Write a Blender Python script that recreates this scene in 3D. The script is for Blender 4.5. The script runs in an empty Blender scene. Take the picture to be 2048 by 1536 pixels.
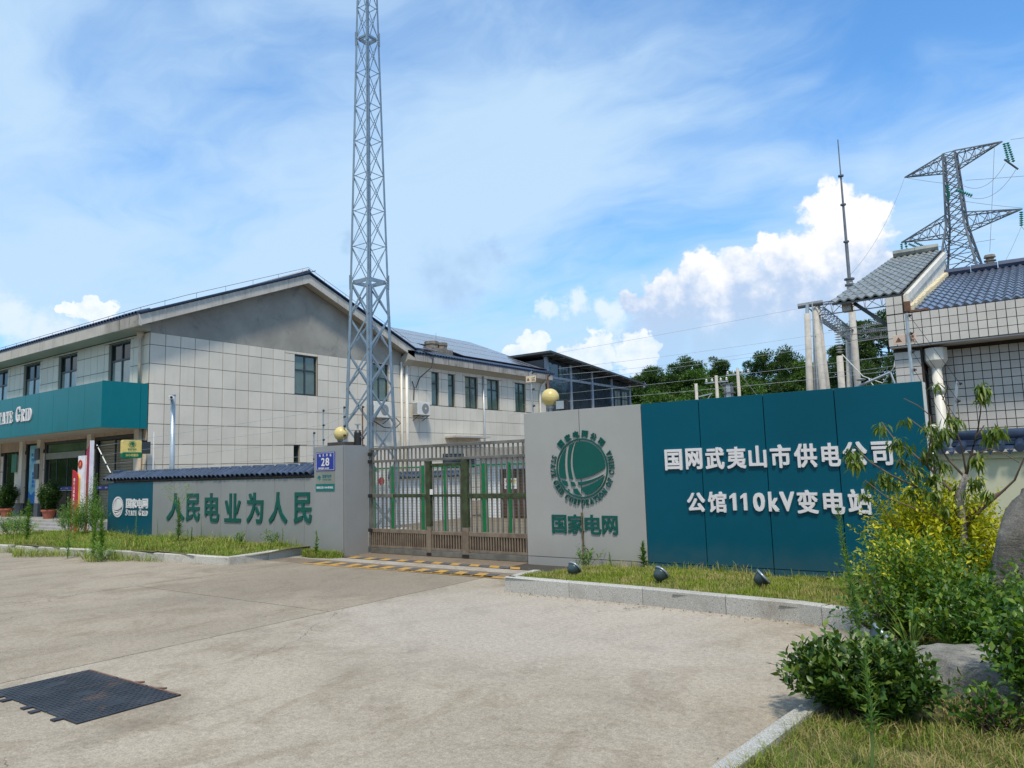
import bpy, bmesh, math, random
import numpy as np
from mathutils import Vector, Matrix
random.seed(7); RNG = np.random.default_rng(7)
PI = math.pi; R = math.radians
sc = bpy.context.scene
COL = sc.collection

# ------------------------------------------------------------------ camera
cam_d = bpy.data.cameras.new('camera'); cam = bpy.data.objects.new('camera', cam_d); COL.objects.link(cam)
YAW, PIT, ROL = 0.626591, 0.113856, -0.0292123
cy, sy, cp, sp = math.cos(YAW), math.sin(YAW), math.cos(PIT), math.sin(PIT)
fw = Vector((-sy*cp, cy*cp, sp)); r0 = Vector((cy, sy, 0)); u0 = r0.cross(fw)
rt = r0*math.cos(ROL) + u0*math.sin(ROL); up = -r0*math.sin(ROL) + u0*math.cos(ROL)
CAM = Vector((0, 0, 1.6))
cam.matrix_world = Matrix(((rt.x, up.x, -fw.x, CAM.x), (rt.y, up.y, -fw.y, CAM.y), (rt.z, up.z, -fw.z, CAM.z), (0, 0, 0, 1)))
cam_d.sensor_fit = 'HORIZONTAL'; cam_d.sensor_width = 36.0; cam_d.lens = 36.0*1484.97/2048
cam_d.clip_start = 0.05; cam_d.clip_end = 3000
sc.camera = cam

# ------------------------------------------------------------------ view
sc.view_settings.view_transform = 'Standard'; sc.view_settings.look = 'None'
sc.view_settings.exposure = 0.14; sc.view_settings.gamma = 1.0
sc.view_settings.use_curve_mapping = False

SUN_EL, SUN_AZ = 61.0, 140.0          # azimuth clockwise from +Y
# ------------------------------------------------------------------ node helpers
class NT:
    def __init__(s, tree): s.t = tree; s.n = tree.nodes; s.l = tree.links
    def node(s, typ, **kw):
        n = s.n.new(typ)
        for k, v in kw.items(): setattr(n, k, v)
        return n
    def put(s, sock, v):
        if v is None: return
        if isinstance(v, bpy.types.NodeSocket): s.l.new(v, sock)
        elif hasattr(sock.default_value, '__len__') and not hasattr(v, '__len__'): sock.default_value = [v]*len(sock.default_value)
        elif hasattr(v, '__len__') and sock.type == 'RGBA' and len(v) == 3: sock.default_value = (*v, 1)
        else: sock.default_value = v
    def math(s, op, a, b=None, c=None, clamp=False):
        n = s.node('ShaderNodeMath', operation=op); n.use_clamp = clamp
        for i, v in enumerate((a, b, c)): s.put(n.inputs[i], v)
        return n.outputs[0]
    def vmath(s, op, a, b=None, scale=None):
        n = s.node('ShaderNodeVectorMath', operation=op); s.put(n.inputs[0], a); s.put(n.inputs[1], b)
        if scale is not None: s.put(n.inputs['Scale'], scale)
        return n.outputs['Value'] if op in ('LENGTH', 'DISTANCE', 'DOT_PRODUCT') else n.outputs[0]
    def noise(s, vec, scale, detail=4, rough=.55, dist=0.0, out='Fac'):
        n = s.node('ShaderNodeTexNoise'); s.put(n.inputs['Vector'], vec); s.put(n.inputs['Scale'], scale)
        n.inputs['Detail'].default_value = detail; n.inputs['Roughness'].default_value = rough; n.inputs['Distortion'].default_value = dist
        return n.outputs[out]
    def voronoi(s, vec, scale, feature='F1', out='Distance', rnd=1.0):
        n = s.node('ShaderNodeTexVoronoi', feature=feature); s.put(n.inputs['Vector'], vec); s.put(n.inputs['Scale'], scale)
        n.inputs['Randomness'].default_value = rnd
        return n.outputs[out]
    def ramp(s, fac, stops, interp='LINEAR'):
        n = s.node('ShaderNodeValToRGB'); s.put(n.inputs[0], fac); cr = n.color_ramp; cr.interpolation = interp
        while len(cr.elements) < len(stops): cr.elements.new(0.5)
        for e, (p, c) in zip(cr.elements, stops):
            e.position = p; e.color = (*c, 1) if hasattr(c, '__len__') else (c, c, c, 1)
        return n.outputs[0]
    def mix(s, fac, a, b, blend='MIX'):
        n = s.node('ShaderNodeMix', data_type='RGBA', blend_type=blend); s.put(n.inputs[0], fac); s.put(n.inputs[6], a); s.put(n.inputs[7], b)
        return n.outputs[2]
    def map(s, vec, scale=(1, 1, 1), rot=(0, 0, 0), loc=(0, 0, 0)):
        n = s.node('ShaderNodeMapping'); s.put(n.inputs[0], vec)
        n.inputs['Location'].default_value = loc; n.inputs['Rotation'].default_value = rot; n.inputs['Scale'].default_value = scale
        return n.outputs[0]
    def smooth(s, v, a, b):
        n = s.node('ShaderNodeMapRange', interpolation_type='SMOOTHSTEP'); s.put(n.inputs[0], v)
        n.inputs[1].default_value = a; n.inputs[2].default_value = b; return n.outputs[0]

# ------------------------------------------------------------------ world: nishita sky, thin high cloud and cumulus banks
wd = bpy.data.worlds.new('World'); sc.world = wd; wd.use_nodes = True
w = NT(wd.node_tree); w.n.clear()
sky = w.node('ShaderNodeTexSky', sky_type='NISHITA'); sky.sun_disc = False
sky.sun_elevation = R(SUN_EL); sky.sun_rotation = R(SUN_AZ); sky.altitude = 200; sky.air_density = 1.0; sky.dust_density = 0.6; sky.ozone_density = 1.6
SKY_STRENGTH = 0.15
tc = w.node('ShaderNodeTexCoord').outputs['Generated']
sep = w.node('ShaderNodeSeparateXYZ'); w.put(sep.inputs[0], tc)
az = w.math('MULTIPLY', w.math('ARCTAN2', sep.outputs[0], sep.outputs[1]), 57.2958)
el = w.math('MULTIPLY', w.math('ARCSINE', sep.outputs[2]), 57.2958)
elc = w.math('MAXIMUM', el, 0.0)
# thin streaky cirrus on a flat layer far above
zc = w.math('ADD', w.math('MAXIMUM', sep.outputs[2], 0.0), 0.16)
cb = w.node('ShaderNodeCombineXYZ'); w.put(cb.inputs[0], w.math('DIVIDE', sep.outputs[0], zc)); w.put(cb.inputs[1], w.math('DIVIDE', sep.outputs[1], zc))
flat = cb.outputs[0]
st = w.map(flat, scale=(.42, .95, 1), rot=(0, 0, R(-18)), loc=(1.3, .4, 0))
warp = w.vmath('ADD', st, w.vmath('SCALE', w.noise(flat, 1.2, 3, .6, out='Color'), scale=.55))
c1 = w.noise(warp, 1.35, 7, .58)
c2 = w.noise(w.map(flat, scale=(.3, .5, 1), loc=(4.1, 2.2, 0)), .9, 3, .5)
cir = w.math('MULTIPLY', w.smooth(w.math('ADD', w.math('MULTIPLY', c1, .65), w.math('MULTIPLY', c2, .45)), .42, .62), .92)
skycol = w.vmath('SCALE', w.mix(1.0, sky.outputs[0], (0.60, 1.00, 1.26), 'MULTIPLY'), scale=SKY_STRENGTH*1.22)
hz = w.math('POWER', w.math('SUBTRACT', 1.0, w.math('DIVIDE', w.math('MINIMUM', elc, 40.0), 40.0)), 2.0)
base = w.mix(w.math('MULTIPLY', hz, .40), skycol, (.22, .48, .88))
base = w.mix(cir, base, (.52, .71, .91))
# cumulus banks
aecb = w.node('ShaderNodeCombineXYZ'); w.put(aecb.inputs[0], az); w.put(aecb.inputs[1], el)
ae = aecb.outputs[0]
BL = {
 'tower': [(-11.7,17.6,2.0),(-9.3,16.7,1.7),(-10.6,15.0,2.9),(-14.1,13.8,2.7),(-16.0,15.3,1.3),(-18.3,12.9,2.9),(-21.4,13.9,2.0),(-23.8,11.9,2.5),(-20.6,10.8,2.6),(-14.2,11.2,3.1),(-9.8,12.2,2.6),(-26.6,12.3,.9),(-24.6,10.6,2.0)],
 'low': [(-34.2,9.5,1.3),(-35.7,8.7,1.2),(-36.6,7.9,1.3),(-29.0,8.7,1.6),(-25.9,8.4,1.8),(-31.0,7.6,1.8),(-66.3,11.7,1.05),(-65.3,11.3,1.0),(-67.2,11.7,.5),
         (35,11,3),(38,9.5,3.2),(60,12,3),(63,10,3),(100,10,4),(106,8.5,4),(150,12,4),(155,10,4),(-110,11,4),(-116,9,4),(-150,10,4)],
 'soft': [(-30.8,12.8,1.3),(-32.7,12.2,1.0),(-70.3,10.4,2.0),(-68.4,9.8,1.9),(-66.7,9.9,1.7),(-72.5,11.0,2.2),(-28,11.6,1.5)]}
def field(vec, blobs):
    acc = None
    for a, e, r in blobs:
        d = w.node('ShaderNodeVectorMath', operation='DISTANCE'); w.put(d.inputs[0], vec); d.inputs[1].default_value = (a, e, 0)
        v = w.math('SUBTRACT', 1.0, w.math('DIVIDE', d.outputs['Value'], r))
        if acc is None: acc = v
        else:
            m = w.node('ShaderNodeMath', operation='SMOOTH_MAX'); w.put(m.inputs[0], acc); w.put(m.inputs[1], v); m.inputs[2].default_value = .22; acc = m.outputs[0]
    return acc
def wob(vec, s1, a1, s2, a2):
    o = w.vmath('SCALE', w.vmath('SUBTRACT', w.noise(vec, s1, 2, .5, out='Color'), (.5, .5, .5)), scale=a1)
    p = w.vmath('SCALE', w.vmath('SUBTRACT', w.noise(vec, s2, 5, .6, out='Color'), (.5, .5, .5)), scale=a2)
    n = w.vmath('ADD', vec, w.vmath('ADD', o, p))
    m = w.node('ShaderNodeVectorMath', operation='MULTIPLY'); w.put(m.inputs[0], n); m.inputs[1].default_value = (1, 1, 0)
    return m.outputs[0]
aw = wob(ae, .45, 2.2, 1.5, 1.5)
vor = w.voronoi(aw, .95, 'SMOOTH_F1'); vor2 = w.voronoi(aw, 2.3, 'SMOOTH_F1')
bump = w.math('ADD', w.math('MULTIPLY', w.math('SUBTRACT', .45, vor), .34), w.math('MULTIPLY', w.math('SUBTRACT', .4, vor2), .16))
gf_ = w.math('ADD', field(wob(ae, .3, 3.0, .9, 2.6), [(-48.5, 17.6, .9), (-47.3, 17.3, .7), (-41.5, 15.2, 2.0), (-38.8, 16.2, 1.8), (-36.8, 16.9, 1.2), (-40.0, 13.6, 1.8), (20, 14, 3), (80, 15, 3), (130, 13, 3)]), w.math('MULTIPLY', w.math('SUBTRACT', w.noise(ae, .7, 5, .6), .5), .9))
base = w.mix(w.math('MULTIPLY', w.smooth(gf_, -.3, 1.2), .6), base, (.36, .53, .78))
softf = w.math('ADD', field(wob(ae, .3, 3.0, 1.0, 2.2), BL['soft']), w.math('MULTIPLY', w.math('SUBTRACT', w.noise(ae, .6, 5, .6), .5), .7))
base = w.mix(w.math('MULTIPLY', w.smooth(softf, -.05, .7), .75), base, (.80, .88, .98))
fT = w.math('ADD', field(aw, BL['tower']), bump)
aT = w.math('MULTIPLY', w.smooth(fT, -.06, .27), w.smooth(w.math('ADD', el, w.math('MULTIPLY', w.noise(ae, .35, 4, .6), 4.0)), 10.0, 13.6))
shT = w.math('ADD', w.math('MULTIPLY', w.math('SUBTRACT', el, 12.2), 1/3.2), w.math('ADD', w.math('MULTIPLY', bump, 2.4), w.math('MULTIPLY', w.math('SUBTRACT', w.noise(ae, .42, 5, .6), .5), 4.2)))
colT = w.mix(w.smooth(shT, -.7, 1.5), (.46, .60, .82), (.95, .95, .97))
# bluish grey underside
und = w.math('MULTIPLY', w.smooth(w.math('ADD', field(w.map(ae, scale=(1, 1, 1), loc=(0, 2.6, 0)), BL['tower']), w.math('MULTIPLY', w.math('SUBTRACT', w.noise(ae, .4, 4, .6), .5), .8)), -.15, .6), .75)
base = w.mix(und, base, (.42, .60, .82))
base = w.mix(aT, base, colT)
fL = w.math('ADD', field(aw, BL['low']), bump)
aL = w.math('MULTIPLY', w.smooth(fL, -.02, .18), .88)
base = w.mix(aL, base, w.mix(w.smooth(w.noise(ae, .6, 4, .6), .3, .65), (.74, .84, .97), (.97, .98, 1.0)))
# pale haze towards the horizon
base = w.mix(w.math('MULTIPLY', w.smooth(el, 13.0, 2.0), .50), base, (.42, .64, .92))
base = w.mix(w.smooth(el, 0.0, -3.0), base, (.25, .26, .25))
bg = w.node('ShaderNodeBackground'); w.put(bg.inputs[0], base); bg.inputs[1].default_value = 1.0
wo = w.node('ShaderNodeOutputWorld'); w.l.new(bg.outputs[0], wo.inputs[0])

# ------------------------------------------------------------------ sun behind thin cloud
sd = bpy.data.lights.new('sun', 'SUN'); sun = bpy.data.objects.new('sun', sd); COL.objects.link(sun)
sd.energy = 3.3; sd.angle = R(7); sd.color = (1.0, .89, .72)
sdir = Vector((math.sin(R(SUN_AZ))*math.cos(R(SUN_EL)), math.cos(R(SUN_AZ))*math.cos(R(SUN_EL)), math.sin(R(SUN_EL))))
sun.rotation_euler = sdir.to_track_quat('Z', 'Y').to_euler(); sun.location = (0, 0, 60)

# ------------------------------------------------------------------ materials
MATS = {}
def new_mat(name):
    m = bpy.data.materials.new(name); m.use_nodes = True; t = NT(m.node_tree); t.n.clear()
    b = t.node('ShaderNodeBsdfPrincipled'); o = t.node('ShaderNodeOutputMaterial'); t.l.new(b.outputs[0], o.inputs[0])
    MATS[name] = m; return m, t, b, o
def wpos(t): return t.node('ShaderNodeNewGeometry').outputs['Position']
def mat(name, col, rough=.6, metal=0.0, var=.12, vscale=3.0, stain=0.0, stain_col=(.05, .05, .045), bump=0.0, bscale=60, rnd=0.0, spec=.5, coat=0.0, streak=0.0, fine=0.0, fscale=120, island=0.0, splash=0.0, wave=0.0):
    m, t, b, o = new_mat(name); P = wpos(t)
    n = t.noise(P, vscale, 5, .6)
    c = t.mix(t.math('MULTIPLY', t.smooth(n, .3, .7), 1.0), tuple(v*(1-var) for v in col), tuple(min(1, v*(1+var)) for v in col))
    if fine:
        f = t.noise(P, fscale, 3, .7); c = t.mix(1.0, c, t.ramp(f, [(.3, 1-fine), (.7, 1+fine*.6)]), 'MULTIPLY')
    if rnd:
        oi = t.node('ShaderNodeObjectInfo').outputs['Random']; c = t.mix(1.0, c, t.ramp(oi, [(0, 1-rnd), (1, 1+rnd)]), 'MULTIPLY')
    if island:
        oi = t.node('ShaderNodeNewGeometry').outputs['Random Per Island']; c = t.mix(1.0, c, t.ramp(oi, [(0, 1-island), (1, 1+island)]), 'MULTIPLY')
    if stain:
        s1 = t.noise(P, 1.3, 6, .68, .5); c = t.mix(t.math('MULTIPLY', t.smooth(s1, .5, .75), stain), c, stain_col)
    if streak:
        s2 = t.noise(t.map(P, scale=(1, 1, .06)), 9.0, 5, .65); c = t.mix(t.math('MULTIPLY', t.smooth(s2, .5, .74), streak), c, stain_col)
    t.put(b.inputs['Base Color'], c); b.inputs['Roughness'].default_value = rough; b.inputs['Metallic'].default_value = metal
    b.inputs['Specular IOR Level'].default_value = spec; b.inputs['Coat Weight'].default_value = coat
    if splash:
        sz = t.node('ShaderNodeSeparateXYZ'); t.put(sz.inputs[0], P); hgt_ = t.math('ADD', sz.outputs[2], t.math('MULTIPLY', t.math('SUBTRACT', t.noise(P, 4, 5, .7), .5), .5)); c = t.mix(t.math('MULTIPLY', t.smooth(hgt_, .55, .02), splash), c, (.20, .165, .12)); t.put(b.inputs['Base Color'], c)
    if wave:
        bn = t.node('ShaderNodeBump'); bn.inputs['Strength'].default_value = wave; bn.inputs['Distance'].default_value = .03; t.put(bn.inputs['Height'], t.noise(P, 1.1, 2, .5)); t.l.new(bn.outputs[0], b.inputs['Normal'])
    if bump:
        bn = t.node('ShaderNodeBump'); bn.inputs['Strength'].default_value = bump; bn.inputs['Distance'].default_value = .02
        t.put(bn.inputs['Height'], t.noise(P, bscale, 4, .6)); t.l.new(bn.outputs[0], b.inputs['Normal'])
    return m
def leaf_mat(name, c0, c1, c2=None, rough=.45, trans=.35, spec=.4):
    m, t, b, o = new_mat(name)
    ri = t.node('ShaderNodeNewGeometry').outputs['Random Per Island']; P = wpos(t)
    k = t.math('ADD', t.math('MULTIPLY', ri, .65), t.math('MULTIPLY', t.noise(P, 2.2, 3, .6), .42))
    c = t.ramp(k, [(.15, c0), (.6, c1), (.95, c2 or c1)])
    t.put(b.inputs['Base Color'], c); b.inputs['Roughness'].default_value = rough; b.inputs['Specular IOR Level'].default_value = spec
    tr = t.node('ShaderNodeBsdfTranslucent'); t.put(tr.inputs[0], t.mix(1.0, c, (1.25, 1.3, .6), 'MULTIPLY'))
    ms = t.node('ShaderNodeMixShader'); ms.inputs[0].default_value = trans; t.l.new(b.outputs[0], ms.inputs[1]); t.l.new(tr.outputs[0], ms.inputs[2]); t.l.new(ms.outputs[0], o.inputs[0])
    return m
mat('teal_panel', (.0, .078, .124), .38, var=.06, vscale=.8, rnd=.03, spec=.22, streak=.08, stain_col=(.01, .095, .14), splash=.14, wave=.35)
mat('teal_canopy', (.0, .145, .175), .30, var=.05, vscale=.8, rnd=.03, spec=.28, streak=.12, stain_col=(.03, .22, .25))
mat('grey_panel', (.285, .295, .30), .45, metal=.15, var=.04, vscale=1.2, rnd=.03, streak=.10, stain_col=(.21, .225, .24), splash=.14, wave=.35)
mat('pale_grey_panel', (.40, .40, .39), .40, metal=.15, var=.04, vscale=1.2, rnd=.02, streak=.12, stain_col=(.34, .345, .34), splash=.14, wave=.35)
mat('seam', (.02, .022, .025), .8)
mat('white_letter', (.70, .68, .70), .4, var=.02)
mat('green_letter', (.0, .085, .072), .4, var=.05)
mat('wall_tile', (.645, .60, .515), .5, var=.05, vscale=.9, rnd=.05, streak=.16, stain_col=(.47, .42, .33), fine=.03, fscale=40)
mat('joint_dark', (.045, .04, .034), .9)
mat('gable_render', (.30, .29, .26), .9, var=.14, vscale=.7, stain=.8, stain_col=(.165, .168, .165), bump=.15, bscale=25)
mat('soffit', (.40, .385, .33), .85, var=.06, vscale=.6, stain=.2, stain_col=(.30, .27, .2))
mat('fascia_concrete', (.48, .46, .42), .85, var=.10, vscale=1.0, stain=.25, stain_col=(.16, .15, .13), streak=.55, bump=.2)
mat('fascia_black', (.34, .32, .29), .85, var=.15, vscale=1.5, stain=.9, stain_col=(.03, .03, .028), streak=1.0, bump=.2)
mat('fascia_dirty', (.36, .34, .31), .85, var=.15, vscale=1.5, stain=.7, stain_col=(.06, .055, .05), streak=.9, bump=.2)
mat('blue_tile', (.028, .046, .092), .32, var=.18, vscale=6, rnd=.16, spec=.6, island=.0)
mat('dark_tile', (.10, .12, .165), .22, var=.2, vscale=6, rnd=.14, spec=.75, stain=.12, stain_col=(.10, .06, .05))
mat('pale_tile', (.20, .215, .205), .42, var=.25, vscale=5, rnd=.12, spec=.5, stain=.4, stain_col=(.45, .44, .38))
mat('pipe_pvc', (.70, .68, .62), .45, var=.06)
mat('pipe_beige', (.50, .42, .34), .5, var=.08)
mat('frame_dark', (.035, .045, .052), .4, var=.1)
mat('steel_blue', (.27, .335, .385), .38, metal=.45, var=.12, vscale=4, fine=.08, fscale=50)
mat('pylon_steel', (.15, .165, .185), .5, metal=.4, var=.2, vscale=2)
mat('galvanised', (.42, .47, .50), .38, metal=.5, var=.1)
mat('gate_steel', (.235, .225, .205), .42, metal=.55, var=.22, vscale=5, stain=.3, stain_col=(.10, .095, .08))
mat('gate_rusty', (.27, .215, .165), .5, metal=.45, var=.22, vscale=7, stain=.45, stain_col=(.13, .09, .065))
mat('gate_mossy', (.042, .058, .024), .75, metal=.1, var=.4, vscale=8, stain=.35, stain_col=(.03, .03, .02))
mat('gate_backing', (.035, .022, .018), .8)
mat('green_paint', (.010, .20, .065), .4, var=.1)
mat('wire_mesh', (.10, .16, .12), .6)
mat('white_paint', (.72, .72, .70), .5, var=.04)
mat('white_wall', (.70, .73, .76), .8, var=.05, streak=.15, stain_col=(.5, .5, .48))
mat('yellow_globe', (.62, .50, .20), .30, var=.04, vscale=5, spec=.4)
mat('black_metal', (.02, .02, .022), .4)
mat('dark_stone_cap', (.06, .05, .045), .7, var=.2)
mat('rust', (.16, .085, .055), .8, var=.3, vscale=12)
mat('blue_plate', (.02, .045, .30), .35)
mat('steel_plate', (.42, .43, .40), .3, metal=.6)
mat('teal_plate', (.0, .15, .15), .4)
mat('insulator_green', (.03, .30, .23), .15, spec=.8)
mat('insulator_brown', (.14, .12, .12), .3)
mat('insulator_white', (.60, .60, .58), .3)
mat('cable', (.16, .17, .18), .6)
mat('cable_black', (.03, .03, .03), .6)
mat('concrete_pole', (.42, .395, .355), .85, var=.12, vscale=3, streak=.3, stain_col=(.27, .25, .22))
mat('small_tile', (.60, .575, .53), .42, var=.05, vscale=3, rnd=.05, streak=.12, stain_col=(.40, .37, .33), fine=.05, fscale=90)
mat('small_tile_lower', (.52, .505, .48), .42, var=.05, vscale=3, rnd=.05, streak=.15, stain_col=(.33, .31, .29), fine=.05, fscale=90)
mat('parapet_white', (.66, .64, .58), .85, var=.08, stain=.5, stain_col=(.30, .28, .24), bump=.3, bscale=14)
mat('mortar_yellow', (.66, .58, .40), .9, var=.15, vscale=20, bump=.6, bscale=40)
mat('yellow_wall', (.52, .53, .40), .85, var=.04, vscale=.8, fine=.03)
mat('step_stone', (.34, .33, .32), .6, var=.12, fine=.08)
mat('pillar_base', (.13, .14, .155), .5, var=.1)
mat('shutter', (.23, .24, .20), .45, metal=.3, var=.1)
mat('interior_dark', (.018, .022, .020), .6)
mat('curtain', (.42, .45, .42), .8, var=.1)
mat('door_brown', (.085, .035, .025), .5, var=.15)
mat('banner_red', (.45, .012, .02), .45, var=.05)
mat('banner_deep_red', (.28, .01, .03), .45)
mat('gold', (.75, .42, .06), .4)
mat('banner_white', (.74, .72, .78), .5)
mat('banner_sky', (.20, .50, .66), .5, var=.25, vscale=1.5)
mat('banner_blue', (.02, .16, .48), .5, var=.2, vscale=4)
mat('lightbox_yellow', (.70, .55, .17), .35)
mat('lightbox_green', (.0, .14, .06), .35)
mat('terracotta', (.33, .10, .06), .7, var=.15)
mat('solar_cell', (.10, .105, .145), .18, metal=.2, var=.08, vscale=1, spec=.8)
mat('aluminium', (.55, .56, .57), .35, metal=.6)
mat('ac_white', (.66, .66, .62), .5, var=.05)
mat('ac_fan', (.22, .23, .23), .5)
mat('pavilion_frame', (.28, .33, .40), .4, metal=.2)
mat('pavilion_roof', (.045, .052, .055), .5)
mat('chimney_stone', (.20, .18, .15), .95, var=.3, vscale=6, bump=.6, bscale=12)
mat('bark', (.12, .10, .085), .95, var=.4, vscale=25, bump=.8, bscale=50)
mat('bark_pale', (.20, .185, .17), .9, var=.45, vscale=30, stain=.5, stain_col=(.07, .055, .05), bump=.6, bscale=60)
mat('twig', (.13, .085, .06), .8, var=.3)
mat('stem_green', (.10, .17, .04), .7, var=.2)
mat('stem_brown', (.16, .10, .06), .8, var=.2)
mat('lamp_body', (.055, .085, .095), .32, metal=.35, var=.15)
mat('lamp_rim', (.30, .36, .42), .35, metal=.5)
mat('lamp_lens', (.30, .36, .42), .10, spec=.9)
mat('soil', (.10, .075, .05), .95, var=.3, vscale=8, bump=.6, bscale=30)
mat('lawn_ground', (.13, .125, .045), .95, var=.4, vscale=5, bump=.6, bscale=50, stain=.4, stain_col=(.16, .115, .06))
mat('yellow_paint', (.44, .25, .05), .8, var=.15, vscale=8, stain=.95, stain_col=(.28, .23, .17))
mat('black_paint', (.085, .078, .072), .85, var=.2, vscale=8, stain=.35, stain_col=(.22, .19, .16))
leaf_mat('camellia_leaf', (.020, .050, .008), (.055, .125, .016), (.20, .25, .045), rough=.38, trans=.20, spec=.35)
leaf_mat('privet_yellow', (.26, .32, .015), (.54, .52, .02), (.76, .68, .03), rough=.45, trans=.35)
leaf_mat('privet_green', (.035, .095, .012), (.10, .20, .018), (.27, .33, .03), rough=.42, trans=.35)
leaf_mat('hedge_green', (.022, .075, .012), (.065, .155, .018), (.20, .28, .030), rough=.38, trans=.32)
leaf_mat('peach_leaf', (.045, .10, .012), (.12, .19, .02), (.24, .26, .03), rough=.4, trans=.35)
leaf_mat('weed_leaf', (.045, .12, .018), (.11, .23, .03), (.22, .33, .05), rough=.55, trans=.35)
leaf_mat('weed_pale', (.10, .20, .04), (.20, .33, .06), (.33, .42, .10), rough=.55, trans=.35)
leaf_mat('pot_leaf', (.015, .045, .012), (.04, .095, .02), (.10, .18, .035), rough=.35, trans=.25)
leaf_mat('pine_leaf', (.020, .052, .014), (.050, .110, .024), (.12, .19, .038), rough=.6, trans=.2)
leaf_mat('broad_leaf', (.030, .080, .014), (.075, .165, .025), (.18, .27, .045), rough=.6, trans=.25)
def grass_mat(name, g0, g1, dry, cov):
    m, t, b, o = new_mat(name); P = wpos(t)
    ri = t.node('ShaderNodeNewGeometry').outputs['Random Per Island']
    g = t.mix(ri, g0, g1); p = t.noise(P, 2.3, 4, .6)
    k = t.math('ADD', t.math('MULTIPLY', t.math('SUBTRACT', ri, .5), .5), p)
    c = t.mix(t.math('MULTIPLY', t.smooth(k, .62-cov, .86-cov), .9), g, dry)
    t.put(b.inputs['Base Color'], c); b.inputs['Roughness'].default_value = .65; b.inputs['Specular IOR Level'].default_value = .25
    tr = t.node('ShaderNodeBsdfTranslucent'); t.put(tr.inputs[0], c)
    ms = t.node('ShaderNodeMixShader'); ms.inputs[0].default_value = .35; t.l.new(b.outputs[0], ms.inputs[1]); t.l.new(tr.outputs[0], ms.inputs[2]); t.l.new(ms.outputs[0], o.inputs[0])
grass_mat('lawn_grass', (.13, .22, .02), (.34, .40, .04), (.52, .40, .19), .13)
grass_mat('fore_grass', (.085, .16, .02), (.30, .35, .04), (.46, .35, .17), .17)
grass_mat('weedy_grass', (.12, .21, .025), (.31, .38, .055), (.44, .36, .14), .06)
# concrete slabs
def concrete(name, col, seed, brown=.0):
    m, t, b, o = new_mat(name); P = wpos(t); P = t.map(P, loc=(seed, seed*.7, 0))
    big = t.noise(P, .45, 5, .62, .6); mid = t.noise(t.map(P, scale=(1.0, .55, 1), rot=(0, 0, .5)), 2.2, 6, .68, .8)
    c = t.mix(t.smooth(big, .3, .7), tuple(v*.88 for v in col), tuple(v*1.08 for v in col))
    c = t.mix(t.math('MULTIPLY', t.smooth(mid, .46, .70), .55), c, (col[0]*.60, col[1]*.56, col[2]*.50))
    lt = t.noise(P, 1.1, 6, .7, 1.0); c = t.mix(t.math('MULTIPLY', t.smooth(lt, .55, .75), .4), c, (.43, .385, .32))
    bl = t.noise(P, .75, 7, .72, 1.4); c = t.mix(t.math('MULTIPLY', t.smooth(bl, .50, .66), .42), c, (.19, .145, .10))
    ag = t.voronoi(P, 95); c = t.mix(1.0, c, t.ramp(ag, [(.15, 1.08), (.55, .91)]), 'MULTIPLY')
    if name == 'concrete_old':
        q = t.vmath('SUBTRACT', wpos(t), (-9.0, 8.2, 0)); q = t.vmath('MULTIPLY', q, (.30, .36, 0)); d = t.math('ADD', t.vmath('LENGTH', q), t.math('MULTIPLY', t.math('SUBTRACT', t.noise(P, .9, 6, .7, 1.0), .5), 1.2))
        c = t.mix(t.math('MULTIPLY', t.smooth(d, 1.3, .3), .6), c, (.20, .165, .125))
    if name == 'concrete_new':
        q = t.vmath('SUBTRACT', wpos(t), (-4.7, 6.6, 0)); q = t.vmath('MULTIPLY', q, (.36, .50, 0)); d = t.math('ADD', t.vmath('LENGTH', q), t.math('MULTIPLY', t.math('SUBTRACT', t.noise(P, .9, 6, .7, 1.0), .5), 1.5))
        c = t.mix(t.math('MULTIPLY', t.smooth(d, 1.25, .45), .55), c, (.43, .385, .34))
    if brown: c = t.mix(brown, c, (.20, .165, .125))
    g = t.noise(P, 75, 3, .75); c = t.mix(1.0, c, t.ramp(g, [(.30, .68), (.5, 1.0), (.72, 1.24)]), 'MULTIPLY')
    g2 = t.noise(P, 22, 4, .7); c = t.mix(1.0, c, t.ramp(g2, [(.3, .78), (.7, 1.16)]), 'MULTIPLY')
    sp = t.voronoi(P, 9.0); c = t.mix(t.math('MULTIPLY', t.math('LESS_THAN', sp, .035), .8), c, (.05, .045, .04))
    # faint tyre marks left by turning vehicles
    for cx_, cy_, rad_ in ((-9.5, 1.0, 6.2), (-9.5, 1.0, 4.7), (-2.5, 13.0, 8.3), (-2.5, 13.0, 6.9), (-14, 14, 9.5)):
        dd = t.math('ABSOLUTE', t.math('SUBTRACT', t.vmath('DISTANCE', wpos(t), (cx_, cy_, 0)), rad_)); mk = t.math('MULTIPLY', t.smooth(dd, .16, .05), t.smooth(t.noise(P, 1.7, 6, .75), .42, .70)); c = t.mix(t.math('MULTIPLY', mk, .30), c, (.15, .13, .11))
    # hairline cracks
    cr = t.voronoi(t.vmath('ADD', P, t.vmath('SCALE', t.noise(P, 1.5, 4, .6, out='Color'), scale=.8)), .42, 'DISTANCE_TO_EDGE')
    msk = t.smooth(t.noise(P, .35, 2, .5), .52, .60)
    c = t.mix(t.math('MULTIPLY', t.math('MULTIPLY', t.math('LESS_THAN', cr, .0022), msk), .6), c, (.06, .05, .04))
    t.put(b.inputs['Base Color'], c); b.inputs['Roughness'].default_value = .88; b.inputs['Specular IOR Level'].default_value = .3
    bn = t.node('ShaderNodeBump'); bn.inputs['Strength'].default_value = .45; bn.inputs['Distance'].default_value = .006
    t.put(bn.inputs['Height'], t.math('ADD', g, g2)); t.l.new(bn.outputs[0], b.inputs['Normal'])
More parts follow.
